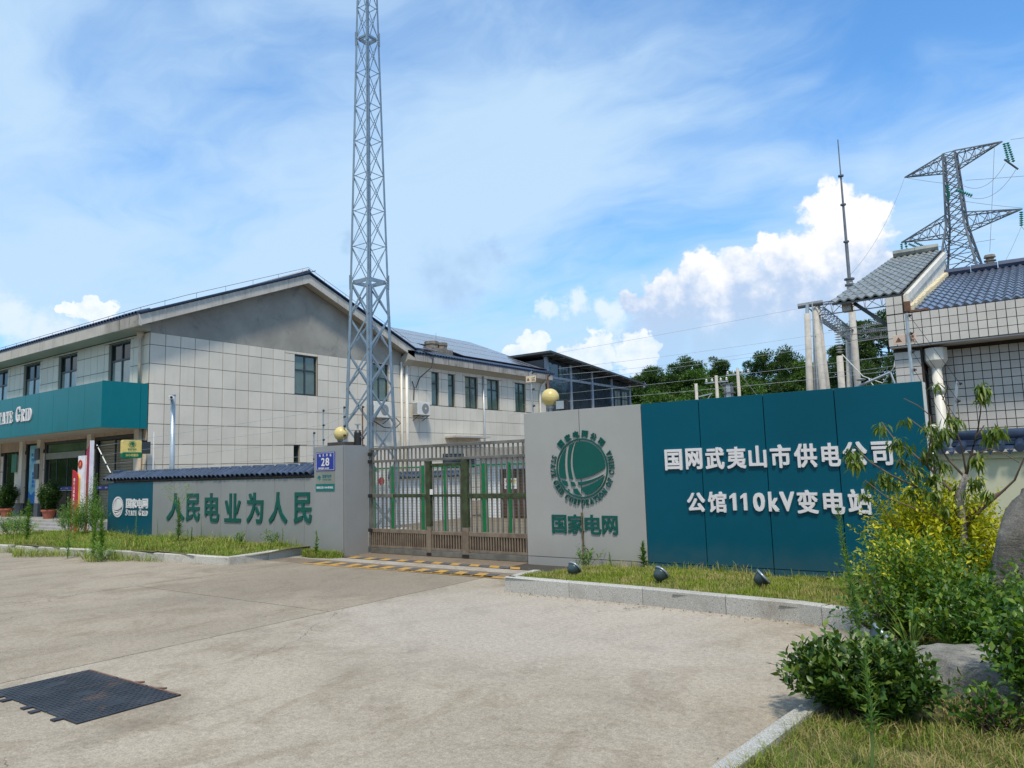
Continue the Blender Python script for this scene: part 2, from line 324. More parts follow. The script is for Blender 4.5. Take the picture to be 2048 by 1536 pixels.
concrete('concrete_new', (.385, .332, .260), 0)
concrete('concrete_old', (.345, .293, .226), 9.3)
concrete('concrete_worn', (.265, .225, .175), 17.1, .12)
concrete('concrete_pale', (.40, .36, .31), 23.0)
concrete('concrete_brown', (.21, .165, .12), 31.0, .15)
concrete('concrete_patch', (.40, .375, .315), 41.0)
def granite(name, col):
    m, t, b, o = new_mat(name); P = wpos(t)
    v = t.noise(P, 150, 2, .8); c = t.ramp(v, [(.34, tuple(x*.35 for x in col)), (.46, col), (.62, tuple(min(1, x*1.5) for x in col))])
    s = t.noise(P, 2.0, 5, .7); c = t.mix(t.math('MULTIPLY', t.smooth(s, .5, .75), .5), c, (.19, .15, .11))
    oi = t.node('ShaderNodeObjectInfo').outputs['Random']; c = t.mix(1.0, c, t.ramp(oi, [(0, .88), (1, 1.1)]), 'MULTIPLY')
    t.put(b.inputs['Base Color'], c); b.inputs['Roughness'].default_value = .7
    bn = t.node('ShaderNodeBump'); bn.inputs['Strength'].default_value = .25; bn.inputs['Distance'].default_value = .004; t.put(bn.inputs['Height'], v); t.l.new(bn.outputs[0], b.inputs['Normal'])
granite('granite', (.37, .36, .335)); granite('granite_old', (.42, .41, .37))
def rock(name, c0, c1, c2):
    m, t, b, o = new_mat(name); P = wpos(t)
    n = t.noise(P, 2.6, 8, .68, .6); c = t.ramp(n, [(.3, c0), (.5, c1), (.72, c2)])
    wv = t.noise(t.map(P, scale=(.7, 1, 3.2), rot=(.35, .3, 0)), 5, 7, .72, .8); c = t.mix(t.math('MULTIPLY', t.smooth(wv, .5, .72), .7), c, tuple(v*.35 for v in c0))
    f = t.noise(P, 90, 3, .8); c = t.mix(1.0, c, t.ramp(f, [(.3, .55), (.5, 1.0), (.72, 1.5)]), 'MULTIPLY')
    t.put(b.inputs['Base Color'], c); b.inputs['Roughness'].default_value = .85
    bn = t.node('ShaderNodeBump'); bn.inputs['Strength'].default_value = .9; bn.inputs['Distance'].default_value = .03
    t.put(bn.inputs['Height'], t.math('ADD', t.math('MULTIPLY', n, 1.0), t.math('ADD', t.math('MULTIPLY', wv, .8), t.math('MULTIPLY', f, .15)))); t.l.new(bn.outputs[0], b.inputs['Normal'])
rock('rock_tall', (.085, .075, .070), (.155, .145, .125), (.22, .205, .17)); rock('rock_low', (.09, .085, .08), (.20, .19, .165), (.32, .30, .26))
# glass panes: dark reflective
def glass(name, tint, rough=.04, refl=.5, var=.5):
    m, t, b, o = new_mat(name); P = wpos(t)
    n = t.noise(P, 1.4, 4, .6, .6); c = t.mix(t.smooth(n, .35, .7), tint, tuple(v*(1+var) for v in tint))
    t.put(b.inputs['Base Color'], c); b.inputs['Roughness'].default_value = rough; b.inputs['Specular IOR Level'].default_value = refl; b.inputs['IOR'].default_value = 1.6
    bn = t.node('ShaderNodeBump'); bn.inputs['Strength'].default_value = .06; bn.inputs['Distance'].default_value = .05
    t.put(bn.inputs['Height'], t.noise(P, 2.0, 2, .5)); t.l.new(bn.outputs[0], b.inputs['Normal'])
glass('glass_curtain', (.20, .23, .21), .05, .8); glass('glass_dark', (.010, .016, .013), .05, .25); glass('glass_green', (.075, .11, .085), .05, .8)
glass('glass_pavilion', (.025, .035, .048), .04, .6)
# checker plate steel
m, t, b, o = new_mat('tread_plate'); P = wpos(t)
c = t.mix(t.smooth(t.noise(P, 3.0, 5, .65), .4, .7), (.022, .025, .032), (.050, .052, .060))
c = t.mix(t.math('MULTIPLY', t.smooth(t.noise(P, 2.2, 6, .7, .7), .54, .70), .75), c, (.13, .075, .045))
t.put(b.inputs['Base Color'], c); b.inputs['Roughness'].default_value = .48; b.inputs['Metallic'].default_value = .35
# ------------------------------------------------------------------ object helpers
ORG = {}
def tag(o, label=None, cat=None, group=None, kind=None):
    if label: o['label'] = label
    if cat: o['category'] = cat
    if group: o['group'] = group
    if kind: o['kind'] = kind
    return o
def thing(name, label, cat, loc=(0, 0, 0), group=None):
    o = bpy.data.objects.new(name, None); COL.objects.link(o); o.location = loc; o.empty_display_size = .2
    ORG[o.name] = Vector(loc); return tag(o, label, cat, group)
def org(parent): return ORG[parent.name] if parent is not None else Vector((0, 0, 0))
class MB:
    def __init__(s): s.v = []; s.f = []; s.n = 0
    def add(s, verts, faces):
        s.v.extend([tuple(p) for p in verts]); s.f.extend([tuple(i+s.n for i in f) for f in faces]); s.n += len(verts); return s
    def box(s, x0, x1, y0, y1, z0, z1):
        v = [(x, y, z) for z in (z0, z1) for y in (y0, y1) for x in (x0, x1)]
        return s.add(v, [(0, 2, 3, 1), (4, 5, 7, 6), (0, 1, 5, 4), (2, 6, 7, 3), (0, 4, 6, 2), (1, 3, 7, 5)])
    def obox(s, c, ax, ay, az):     # centre, half axes
        c = Vector(c); ax, ay, az = Vector(ax), Vector(ay), Vector(az)
        v = [c+ax*i+ay*j+az*k for k in (-1, 1) for j in (-1, 1) for i in (-1, 1)]
        return s.add(v, [(0, 2, 3, 1), (4, 5, 7, 6), (0, 1, 5, 4), (2, 6, 7, 3), (0, 4, 6, 2), (1, 3, 7, 5)])
    def beam(s, p, q, w, h=None, upv=(0, 0, 1)):
        p, q = Vector(p), Vector(q); d = q-p; L = d.length
        if L < 1e-6: return s
        d /= L; u = Vector(upv)
        if abs(d.dot(u)) > .98: u = Vector((1, 0, 0))
        sx = d.cross(u).normalized(); sz = sx.cross(d); h = h or w
        return s.obox((p+q)/2, sx*w/2, d*L/2, sz*h/2)
    def tube(s, pts, r, n=8, caps=True):
        pts = [Vector(p) for p in pts]; rr = r if hasattr(r, '__len__') else [r]*len(pts); rings = []
        for i, p in enumerate(pts):
            d = (pts[min(i+1, len(pts)-1)]-pts[max(i-1, 0)]).normalized(); u = Vector((0, 0, 1)) if abs(d.z) < .9 else Vector((1, 0, 0))
            a = d.cross(u).normalized(); b = a.cross(d)
            rings.append([p+(a*math.cos(2*PI*k/n)+b*math.sin(2*PI*k/n))*rr[i] for k in range(n)])
        v = [x for rg in rings for x in rg]; f = []
        for i in range(len(pts)-1):
            for k in range(n):
                f.append((i*n+k, i*n+(k+1) % n, (i+1)*n+(k+1) % n, (i+1)*n+k))
        if caps: f.append(tuple(range(n-1, -1, -1))); f.append(tuple((len(pts)-1)*n+k for k in range(n)))
        return s.add(v, f)
    def lathe(s, c, prof, n=16, axis=(0, 0, 1)):
        c = Vector(c); z = Vector(axis).normalized(); a = z.cross(Vector((0, 1, 0)) if abs(z.y) < .9 else Vector((1, 0, 0))).normalized(); b = z.cross(a); v = []; f = []
        for r, h in prof:
            v += [c+z*h+(a*math.cos(2*PI*k/n)+b*math.sin(2*PI*k/n))*max(r, 1e-4) for k in range(n)]
        for i in range(len(prof)-1):
            for k in range(n): f.append((i*n+k, i*n+(k+1) % n, (i+1)*n+(k+1) % n, (i+1)*n+k))
        f.append(tuple(range(n-1, -1, -1))); f.append(tuple((len(prof)-1)*n+k for k in range(n)))
        return s.add(v, f)
    def prism(s, poly, e):          # polygon of 3d points extruded by vector e
        poly = [Vector(p) for p in poly]; e = Vector(e); n = len(poly)
        return s.add(poly+[p+e for p in poly], [tuple(range(n-1, -1, -1)), tuple(range(n, 2*n))]+[(i, (i+1) % n, (i+1) % n+n, i+n) for i in range(n)])
    def mesh(s, name, m, off=Vector((0, 0, 0)), smooth=False):
        me = bpy.data.meshes.new(name)
        me.from_pydata([(x-off.x, y-off.y, z-off.z) for x, y, z in s.v], [], s.f); me.update()
        if m: me.materials.append(MATS[m] if isinstance(m, str) else m)
        if smooth: me.polygons.foreach_set('use_smooth', [True]*len(me.polygons))
        bm = bmesh.new(); bm.from_mesh(me); bmesh.ops.recalc_face_normals(bm, faces=bm.faces); bm.to_mesh(me); bm.free()
        return me
    def build(s, name, m, parent=None, smooth=False, bevel=0.0):
        me = s.mesh(name, m, org(parent), smooth)
        o = bpy.data.objects.new(name, me); COL.objects.link(o); o.parent = parent; ORG[o.name] = org(parent)
        if bevel:
            md = o.modifiers.new('bevel', 'BEVEL'); md.width = bevel; md.segments = 2; md.limit_method = 'ANGLE'
        return o
def inst(name, me, parent, loc=(0, 0, 0), rot=None, scale=None):
    o = bpy.data.objects.new(name, me); COL.objects.link(o); o.parent = parent
    o.location = Vector(loc)-org(parent)
    if rot: o.rotation_euler = rot
    if scale: o.scale = scale
    ORG[o.name] = org(parent)
    return o
def pieces(name, me, parent, places, cap=290, near=None):
    """places: list of (loc, rot, scale). The `cap` nearest ones to the street are parts of their own, the rest one joined part."""
    near = near or (lambda p: (Vector(p[0])-CAM).length)
    pl = sorted(places, key=near)
    for loc, rot, scl in pl[:cap]: inst(name, me, parent, loc, rot, scl)
    if pl[cap:]:
        nv = len(me.vertices); co = np.empty(nv*3); me.vertices.foreach_get('co', co); co = co.reshape(-1, 3)
        fs = [tuple(p.vertices) for p in me.polygons]; V = []; F = []
        for loc, rot, scl in pl[cap:]:
            M = Matrix.LocRotScale(Vector(loc)-org(parent), __import__('mathutils').Euler(rot or (0, 0, 0)), Vector(scl or (1, 1, 1)))
            A = np.array(M); P = co@A[:3, :3].T+A[:3, 3]; b = len(V); V.extend(map(tuple, P)); F.extend([tuple(i+b for i in f) for f in fs])
        m2 = bpy.data.meshes.new(name); m2.from_pydata(V, [], F); m2.materials.append(me.materials[0]); m2.update()
        o = bpy.data.objects.new(name+'_field', m2); COL.objects.link(o); o.parent = parent; o['kind'] = 'stuff'; ORG[o.name] = org(parent)
# lettering: a glyph mesh fitted into a rectangle on a wall
def glyph(s, m, parent, o3, ex, ez, en, box, depth=.02, bold=.02, name='character', shear=0.0, res=3, serif=False, keep=False):
    cu = bpy.data.curves.new('t', 'FONT'); cu.body = s; cu.size = 1.0; cu.offset = 0; cu.extrude = .02; cu.resolution_u = res; cu.align_x = 'LEFT'; cu.shear = shear
    to = bpy.data.objects.new('t', cu); COL.objects.link(to)
    dg = bpy.context.evaluated_depsgraph_get(); me = bpy.data.meshes.new_from_object(to.evaluated_get(dg))
    bpy.data.objects.remove(to); bpy.data.curves.remove(cu)
    n = len(me.vertices); co = np.empty(n*3); me.vertices.foreach_get('co', co); co = co.reshape(-1, 3)
    if bold > 0:                    # heavier strokes: the same outline laid five times, each a hair deeper
        b_ = bold*1.05; SH = [(0, 0), (b_, .8*b_), (-.9*b_, .7*b_), (.75*b_, -b_), (-.8*b_, -.85*b_)]
        fs = [tuple(p.vertices) for p in me.polygons]; F_ = [tuple(i+n*k for i in f) for k in range(5) for f in fs]
        zf = co[:, 2] > 0
        co = np.concatenate([co+np.stack([np.full(n, a), np.full(n, c), np.where(zf, .0006*k, 0)], 1) for k, (a, c) in enumerate(SH)])
        bpy.data.meshes.remove(me); me = bpy.data.meshes.new(name); me.from_pydata(co.tolist(), [], F_); n = len(co)
    lo, hi = co.min(0), co.max(0); x0, x1, z0, z1 = box
    sx = (x1-x0)/(hi[0]-lo[0]); sz = (z1-z0)/(hi[1]-lo[1])
    if keep: sz = sx = min(sx, sz)
    X = x0+(co[:, 0]-lo[0])*sx; Z = z0+(co[:, 1]-lo[1])*sz; N = (co[:, 2]-lo[2])/(hi[2]-lo[2])*depth
    o3, ex, ez, en = map(lambda q: np.array(q, float), (o3, ex, ez, en))
    W = o3+X[:, None]*ex+Z[:, None]*ez+N[:, None]*en - np.array(org(parent))
    me.vertices.foreach_set('co', W.ravel()); me.materials.clear(); me.materials.append(MATS[m]); me.update()
    ob = bpy.data.objects.new(name, me); COL.objects.link(ob); ob.parent = parent; ORG[ob.name] = org(parent)
    return ob
# serif capitals as stroke polygons in a unit box (used for the STATE GRID lettering)
SER = {
 'T': [(0,.86,1,1),(.40,.0,.60,.9),(.26,0,.74,.08),(0,.66,.10,.9),(.90,.66,1,.9)],
 'E': [(0,0,.16,.09),(0,.91,.16,1),(.12,0,.34,1),(.3,.91,.94,1),(.3,0,.96,.09),(.3,.46,.64,.54),(.60,.36,.70,.65),(.84,.70,.94,1),(.86,0,.96,.30)],
 'I': [(.25,0,.75,1),(0,0,1,.09),(0,.91,1,1)],
 'H': [(.08,0,.34,1),(.66,0,.92,1),(.3,.44,.7,.56),(0,0,.42,.09),(0,.91,.42,1),(.58,0,1,.09),(.58,.91,1,1)],
 'F': [(0,0,.52,.09),(0,.91,.16,1),(.12,0,.40,1),(.3,.88,.96,1),(.3,.45,.70,.56),(.62,.36,.72,.65),(.86,.68,.96,1)],
}
def arcpoly(cx, cy_, rx, ry, a0, a1, tx, ty, n=14):
    out = []; inn = []
    for i in range(n+1):
        a = R(a0+(a1-a0)*i/n); out.append((cx+rx*math.cos(a), cy_+ry*math.sin(a))); inn.append((cx+(rx-tx)*math.cos(a), cy_+(ry-ty)*math.sin(a)))
    return [[out[i], out[i+1], inn[i+1], inn[i]] for i in range(n)]
def serif_polys(ch):
    if ch in SER: return [[(a, b), (c, b), (c, d), (a, d)] for a, b, c, d in SER[ch]]
    if ch == 'A': return [[(.38,1),(.58,1),(.96,0),(.66,0)],[(.38,1),(.48,1),(.20,0),(.10,0)],[(.22,.26),(.74,.26),(.72,.36),(.25,.36)],[(0,0),(.34,0),(.34,.08),(0,.08)],[(.54,0),(1,0),(1,.08),(.54,.08)]]
    if ch == 'N': return [[(.08,0),(.2,0),(.2,1),(.08,1)],[(.8,0),(.92,0),(.92,1),(.8,1)],[(.05,1),(.34,1),(.92,0),(.68,0)],[(0,0),(.32,0),(.32,.08),(0,.08)],[(.66,.92),(1,.92),(1,1),(.66,1)]]
    if ch == 'O': return arcpoly(.5,.5,.5,.5,0,360,.24,.10,24)
    if ch == 'C': return arcpoly(.52,.5,.52,.5,40,320,.25,.10,20)+[[(.84,.62),(.94,.62),(.94,1),(.84,1)]]
    if ch == 'G': return arcpoly(.5,.5,.5,.5,45,325,.25,.10,20)+[[(.82,.64),(.92,.64),(.92,1),(.82,1)],[(.66,.08),(.92,.08),(.92,.42),(.66,.42)],[(.52,.40),(1,.40),(1,.48),(.52,.48)]]
    if ch == 'D': return [[(.1,0),(.36,0),(.36,1),(.1,1)],[(0,0),(.45,0),(.45,.09),(0,.09)],[(0,.91),(.45,.91),(.45,1),(0,1)]]+arcpoly(.42,.5,.56,.5,-90,90,.26,.10)
    if ch in 'RP':
        p = [[(.1,0),(.36,0),(.36,1),(.1,1)],[(0,0),(.5,0),(.5,.08),(0,.08)],[(0,.92),(.5,.92),(.5,1),(0,1)],[(.3,.46),(.5,.46),(.5,.55),(.3,.55)]]+arcpoly(.48,.735,.46,.265,-90,90,.25,.09)
        return p+([[(.42,.5),(.64,.5),(1,0),(.74,0)],[(.70,0),(1.04,0),(1.04,.08),(.70,.08)]] if ch == 'R' else [])
    if ch == 'S': return arcpoly(.5,.745,.42,.255,60,270,.24,.10)+arcpoly(.5,.26,.45,.26,-120,90,.24,.10)+[[(.80,.68),(.90,.68),(.90,1),(.80,1)],[(.04,0),(.14,0),(.14,.34),(.04,.34)]]
    return []
def serif_char(ch, m, parent, place, depth, en, name='letter'):
    """place(u, v) -> 3d point for the unit box"""
    mb = MB(); e = Vector(en)*depth
    for k, poly in enumerate(serif_polys(ch)): mb.prism([place(*p)+Vector(en)*(.0004*k) for p in poly], e)
    return mb.build(name, m, parent)
def serif_word(word, m, parent, o3, ex, ez, en, box, depth, small=.80, gap=.13):
    x0, x1, z0, z1 = box; o3, ex, ez = Vector(o3), Vector(ex), Vector(ez)
    W = {'I': .45, 'A': .95, 'G': .95, 'O': .95, 'N': .95, 'T': .85, 'D': .9, 'R': .9}; sizes = []
    for i, ch in enumerate(word):
        big = i == 0 or word[i-1] == ' '; k = 1.0 if big else small
        sizes.append((.42 if ch == ' ' else W.get(ch, .75)*k, k))
    tot = sum(s[0] for s in sizes)+gap*(len(word)-1); x = x0; u = (x1-x0)/tot
    for ch, (wd_, k) in zip(word, sizes):
        if ch != ' ':
            def pl(a, b, x=x, wd_=wd_, k=k): return o3+ex*(x+a*wd_*u)+ez*(z0+b*(z1-z0)*k)
            serif_char(ch, m, parent, pl, depth, en)
        x += (wd_+gap)*u

# leaves: base, direction, normal, length, width -> folded, drooping blades
def leaf_arrays(B, D, N, L, W, droop=.15, fold=.18):
    B, D, N = np.asarray(B, float), np.asarray(D, float), np.asarray(N, float); L = np.asarray(L, float)[:, None]; W = np.asarray(W, float)[:, None]
    D = D/np.linalg.norm(D, axis=1, keepdims=True); S = np.cross(D, N); S /= np.linalg.norm(S, axis=1, keepdims=True)+1e-9; N = np.cross(S, D)
    dz = np.array([0, 0, -1.0])
    mid = B+D*L*.48+dz*L*droop*.25; tip = B+D*L+dz*L*droop
    l = mid+S*W*.5+N*W*fold; r = mid-S*W*.5+N*W*fold
    V = np.stack([B, r, mid, l, tip], 1).reshape(-1, 3); n = len(B); i = np.arange(n)[:, None]*5
    F = np.concatenate([i+np.array([[0, 1, 2]]), i+np.array([[0, 2, 3]]), i+np.array([[2, 1, 4]]), i+np.array([[2, 4, 3]])], 0)
    return V, F
def tri_mesh(name, V, F, m, parent=None, smooth=True):
    me = bpy.data.meshes.new(name); V = np.asarray(V, np.float32)-np.array(org(parent), np.float32)
    me.vertices.add(len(V)); me.vertices.foreach_set('co', V.ravel()); me.loops.add(len(F)*3); me.loops.foreach_set('vertex_index', F.ravel().astype(np.int32))
    me.polygons.add(len(F)); me.polygons.foreach_set('loop_start', np.arange(0, len(F)*3, 3, dtype=np.int32)); me.polygons.foreach_set('loop_total', np.full(len(F), 3, np.int32))
    if smooth: me.polygons.foreach_set('use_smooth', np.ones(len(F), bool))
    me.materials.append(MATS[m]); me.update(calc_edges=True); me.validate()
    o = bpy.data.objects.new(name, me); COL.objects.link(o); o.parent = parent; ORG[o.name] = org(parent); return o
def unit(v): return v/(np.linalg.norm(v, axis=-1, keepdims=True)+1e-9)
def wander(p0, p1, n, amp, rs):
    t = np.linspace(0, 1, n)[:, None]; P = (1-t)*np.array(p0)+t*np.array(p1)
    off = np.cumsum(rs.normal(0, amp, (n, 3)), 0); off -= t*off[-1]; off[0] = 0
    return P+off
def sprig_leaves(P, rs, step, L, W, spread=.9, start=.35, droop=.15, upb=.35):
    """leaves set alternately along a twig P (n,3)"""
    seg = np.diff(P, axis=0); ln = np.linalg.norm(seg, axis=1); cum = np.r_[0, np.cumsum(ln)]; tot = cum[-1]
    s = np.arange(start*tot, tot, step); k = np.searchsorted(cum, s, side='right')-1; k = np.clip(k, 0, len(seg)-1)
    f = (s-cum[k])/np.maximum(ln[k], 1e-6); B = P[k]+seg[k]*f[:, None]; T = unit(seg[k])
    a = unit(np.cross(T, rs.normal(0, 1, (1, 3))+np.array([[0, 0, .3]]))); b = np.cross(T, a)
    ang = np.arange(len(s))*2.4+rs.uniform(0, 6.28); D = T*(1-spread*.55)+(a*np.cos(ang)[:, None]+b*np.sin(ang)[:, None])*spread+np.array([0, 0, upb])*.6
    N = unit(np.array([0, 0, 1.0])+rs.normal(0, .35, (len(s), 3)))
    sz = rs.uniform(.5, 1.3, len(s))
    return B, D, N, L*sz, W*sz
class Leaves:
    def __init__(s): s.a = [[], [], [], [], []]
    def add(s, t):
        for q, v in zip(s.a, t): q.append(v)
    def build(s, name, m, parent, droop=.15, fold=.18):
        A = [np.concatenate(q) for q in s.a]; V, F = leaf_arrays(*A, droop=droop, fold=fold); return tri_mesh(name, V, F, m, parent, smooth=False)
def shrub(name, label, cat, base, ctr, rad, nsp, step, L, W, lm, seed, group=None, stem='twig', upb=.5, clip=None, lm2=None, split=None, stemn=40, spiky=.12, droop=.12, part_name='foliage'):
    rs = np.random.default_rng(seed); t = thing(name, label, cat, base, group); lv = Leaves(); lv2 = Leaves(); st = MB()
    base = np.array(base); ctr = np.array(ctr); rad = np.array(rad); k2 = 0
    for i in range(nsp):
        d = unit(rs.normal(0, 1, 3)); d[2] = abs(d[2])*1.0-.25*rs.random(); d = unit(d)
        rr = rs.uniform(.55, 1.0)**.6*(1+rs.normal(0, spiky)); end = ctr+d*rad*rr
        if end[2] < base[2]+.03: end[2] = base[2]+.03+rs.random()*.1
        if clip is not None and not clip(end): continue
        mid = base+(end-base)*.45*np.array([1, 1, .8])+rs.normal(0, .05, 3)*rad
        P = np.concatenate([wander(base+rs.normal(0, .06, 3)*np.array([1, 1, 0]), mid, 4, .01, rs), wander(mid, end, 6, .012, rs)[1:], [end+d*rad*.10+np.array([0, 0, upb*.08])]])
        if i < stemn: st.tube([tuple(p) for p in P[:-1]], list(np.linspace(.008, .002, len(P)-1)), 4, caps=False)
        q = sprig_leaves(P, rs, step, L, W, start=.42, upb=upb, droop=droop)
        (lv2 if (lm2 and split(end, rs)) else lv).add(q)
    st.build('stem', stem, t)
    tag(lv.build(part_name, lm, t, droop=droop), kind='stuff')
    if lv2.a[0]: tag(lv2.build(part_name, lm2, t, droop=droop), kind='stuff')
    return t
# ================================================================== GROUND
def structure(mb, name, m, **k):
    o = mb.build(name, m, **k); o['kind'] = 'structure'; return o
structure(MB().box(-400, 400, -200, 600, -.30, -.06), 'ground', 'soil')
yard_root = thing('forecourt', None, None, (0, 0, 0)); yard_root['kind'] = 'structure'
def slab(poly, m, top=0.0, parent=None, name='slab', g=.009):
    c = Vector((sum(p[0] for p in poly)/len(poly), sum(p[1] for p in poly)/len(poly)))
    pp = []
    for p in poly:
        v = Vector(p); d = c-v; pp.append(v+Vector((math.copysign(g, d.x), math.copysign(g, d.y))))
    return MB().prism([(p.x, p.y, -.12) for p in pp], (0, 0, .12+top)).build(name, m, parent)
def rect(x0, x1, y0, y1): return [(x0, y0), (x1, y0), (x1, y1), (x0, y1)]
joint = MB().box(-60, 14, -8, 12.5, -.14, -.018).build('joint_bed', 'joint_dark', yard_root)
for (x0, x1, y0, y1, m) in [
    (-7.05, 1.5, -6.0, 8.88, 'concrete_new'), (1.5, 8, -6.0, 1.0, 'concrete_new'),
    (-11.46, -7.05, 5.95, 8.88, 'concrete_old'), (-11.46, -7.05, -4.0, 5.95, 'concrete_old'),
    (-16.0, -11.46, 2.0, 8.9, 'concrete_old'), (-16.0, -11.46, -4.0, 2.0, 'concrete_old'),
    (-20.6, -16.0, 2.0, 8.9, 'concrete_old'), (-26, -20.6, 2.0, 11.0, 'concrete_old'), (-32, -26, 2.0, 11.0, 'concrete_old'), (-45, -32, 2.0, 11.0, 'concrete_old'), (-45, -16.0, -6, 2.0, 'concrete_old')]:
    slab(rect(x0, x1, y0, y1), m, parent=yard_root)
# the strips in front of the gate
slab(rect(-12.4, -6.0, 8.885, 9.42), 'concrete_brown', .0, yard_root, 'strip'); slab(rect(-12.4, -6.0, 9.425, 9.80), 'concrete_pale', .0, yard_root, 'strip'); slab(rect(-12.4, -7.42, 9.805, 10.75), 'concrete_brown', .0, yard_root, 'strip')
pale = [(-7.05, 8.2), (-6.0, 8.2), (-6.0, 9.42), (-7.05, 9.10)]
# hazard paint: skewed bars fading out
def hazard(y0, y1, xs, skew, jit, edge):
    t = thing('hazard_marking', None, None, (0, 0, 0)); rs = random.Random(int(y0*10))
    for i in range(len(xs)-1):
        a, b = xs[i], xs[i+1]; k = (b-a)*skew*(i/len(xs)-.1)
        z = .004
        MB().prism([(a+.01, y0, z), (b-.01, y0, z), (b-.01-k, y1, z), (a+.01-k, y1, z)], (0, 0, .003)).build('paint_bar', 'yellow_paint' if i % 2 else 'black_paint', t)
    if edge: MB().prism([(xs[0], y0-.09, .004), (xs[-1]+.28, y0-.02, .004), (xs[-1]+.20, y0+.10, .004), (xs[0], y0-.005, .004)], (0, 0, .003)).build('edge_line', 'yellow_paint', t)
    return t
hz1 = hazard(8.93, 9.24, [-11.25+.205*i for i in range(22)], .45, 0, True); tag(hz1, 'yellow and black hazard stripes with a solid yellow edge line, nearer the camera', 'road marking', 'hazard stripes before the gate'); 
hz2 = hazard(9.82, 10.02, [-11.35+.215*i for i in range(21)], .8, 0, False); tag(hz2, 'worn yellow and black hazard stripes right in front of the steel gate', 'road marking', 'hazard stripes before the gate')
# yard behind the gate, paving
structure(MB().box(-24.6, 16, 10.76, 60, -.12, -.004), 'yard_pavement', 'concrete_brown')
# ---------------------------------------------------------------- steel cover plates
pl = thing('cover_plates', 'three dark rusty steel tread plates covering a pit in the concrete', 'cover plate', (-6.1, 2.8, 0))
xs = [-6.82, -6.32, -5.86, -5.39]
for i in range(3):
    a, b = xs[i]+.009, xs[i+1]-.009
    p = MB().box(a, b, 2.43, 3.16, -.01, .009+.001*i).build('plate', 'tread_plate', pl, bevel=.002)
    MB().box((a+b)/2-.07, (a+b)/2+.07, 2.73, 2.86, .0092+.001*i, .0105+.001*i).build('blank_patch', 'tread_plate', p)
    MB().box(a+.01, b-.01, 3.135, 3.158, .0092+.001*i, .0102+.001*i).build('rusty_edge', 'rust', p)
    tr = MB()
    for r_ in range(26):
        for c_ in range(13):
            x = a+.03+c_*(b-a-.06)/12; y = 2.455+r_*.0272
            if abs(x-(a+b)/2) < .06 and 2.72 < y < 2.86: continue
            s_ = 1 if (r_+c_) % 2 else -1
            tr.beam((x-.008, y-.005*s_, .0105+.001*i), (x+.008, y+.005*s_, .0105+.001*i), .0035, .003)
    tr = tr.build('tread', 'tread_plate', p); tr['kind'] = 'stuff'
for x, y in [(-6.6, 2.41), (-6.45, 2.405), (-6.1, 2.41), (-5.95, 2.40), (-5.62, 2.41)]: MB().box(x-.03, x+.03, y-.04, y+.02, -.005, .012).build('lug', 'tread_plate', pl)
for x in (-6.05, -5.72): MB().beam((x-.03, 3.14, .008), (x+.05, 3.20, .008), .016, .008).build('hinge', 'rust', pl)
# rough patch of mortar beside the plates
pm = MB(); rs = np.random.default_rng(3); cx_, cy_ = -6.25, 1.98
ang = np.linspace(0, 2*PI, 26, endpoint=False); rr = .42*(1+rs.normal(0, .12, 26))
pm.prism([(cx_+1.3*r_*math.cos(a)*.9, cy_+r_*math.sin(a)*.32, .004) for a, r_ in zip(ang, rr)], (0, 0, .006)); structure(pm, 'mortar_patch', 'concrete_patch')

# ---------------------------------------------------------------- planting beds
def terrain(poly_fn, x0, x1, y0, y1, nx, ny, h_fn, name, m):
    V = []; idx = {}; F = []
    for j in range(ny+1):
        for i in range(nx+1):
            x = x0+(x1-x0)*i/nx; y = y0+(y1-y0)*j/ny
            idx[i, j] = len(V); V.append((x, y, h_fn(x, y)))
    for j in range(ny):
        for i in range(nx):
            x = x0+(x1-x0)*(i+.5)/nx; y = y0+(y1-y0)*(j+.5)/ny
            if poly_fn(x, y): F.append((idx[i, j], idx[i+1, j], idx[i+1, j+1], idx[i, j+1]))
    mb = MB(); mb.v = V; mb.f = F; mb.n = len(V); return structure(mb, name, m, smooth=True)
# right bed outline: inner edge of the kerb, kerb path points
KR = [(-6.02, 8.02), (-4.0, 7.95), (-2.2, 7.80), (-1.72, 7.66), (-1.42, 7.35), (-1.30, 6.9), (-1.30, 6.2), (-1.38, 5.4), (-1.46, 4.7), (-1.52, 4.0), (-1.60, 3.0), (-1.75, 2.0), (-2.0, 1.0)]
def kx(y):      # kerb x on the street side for the part that runs towards the viewer
    pts = sorted([(p[1], p[0]) for p in KR[3:]]); return float(np.interp(y, [p[0] for p in pts], [p[1] for p in pts]))
def ky(x):
    pts = [(p[0], p[1]) for p in KR[:4]]; return float(np.interp(x, [p[0] for p in pts], [p[1] for p in pts]))
def in_right(x, y, m=0.10):
    if y > 10.54 or x > 4.5 or y < 1.0: return False
    if x < -1.72: return x > -6.0+m and y > ky(x)+m
    return x > kx(min(y, 7.66))+m if y < 7.66 else True
def h_right(x, y):
    b = .155 if x < -1.3 and y > 7.6 else .10
    b += .015*math.sin(x*2.1+y)+.012*math.sin(3.3*y+x)-.11*max(0., min(1., (y-8.6)/1.9))*(x < 0)
    if y < 6.5: b = .04+.03*math.sin(x*2+y*1.3)+.04*min(1, max(0, x+1.4))
    return b
terrain(lambda x, y: in_right(x, y, .03), -6.1, 4.5, 1.0, 10.6, 106, 96, h_right, 'right_bed_ground', 'lawn_ground')
KL = [(-24.0, 7.05), (-20.5, 7.36), (-16.9, 7.75), (-13.5, 8.02), (-12.37, 8.11)]
def kly(x): return float(np.interp(x, [p[0] for p in KL], [p[1] for p in KL]))
def in_left(x, y, m=.1): return -24 < x < -12.4-m and y > kly(x)+m and y < (9.96 if x > -20.9 else 10.3)
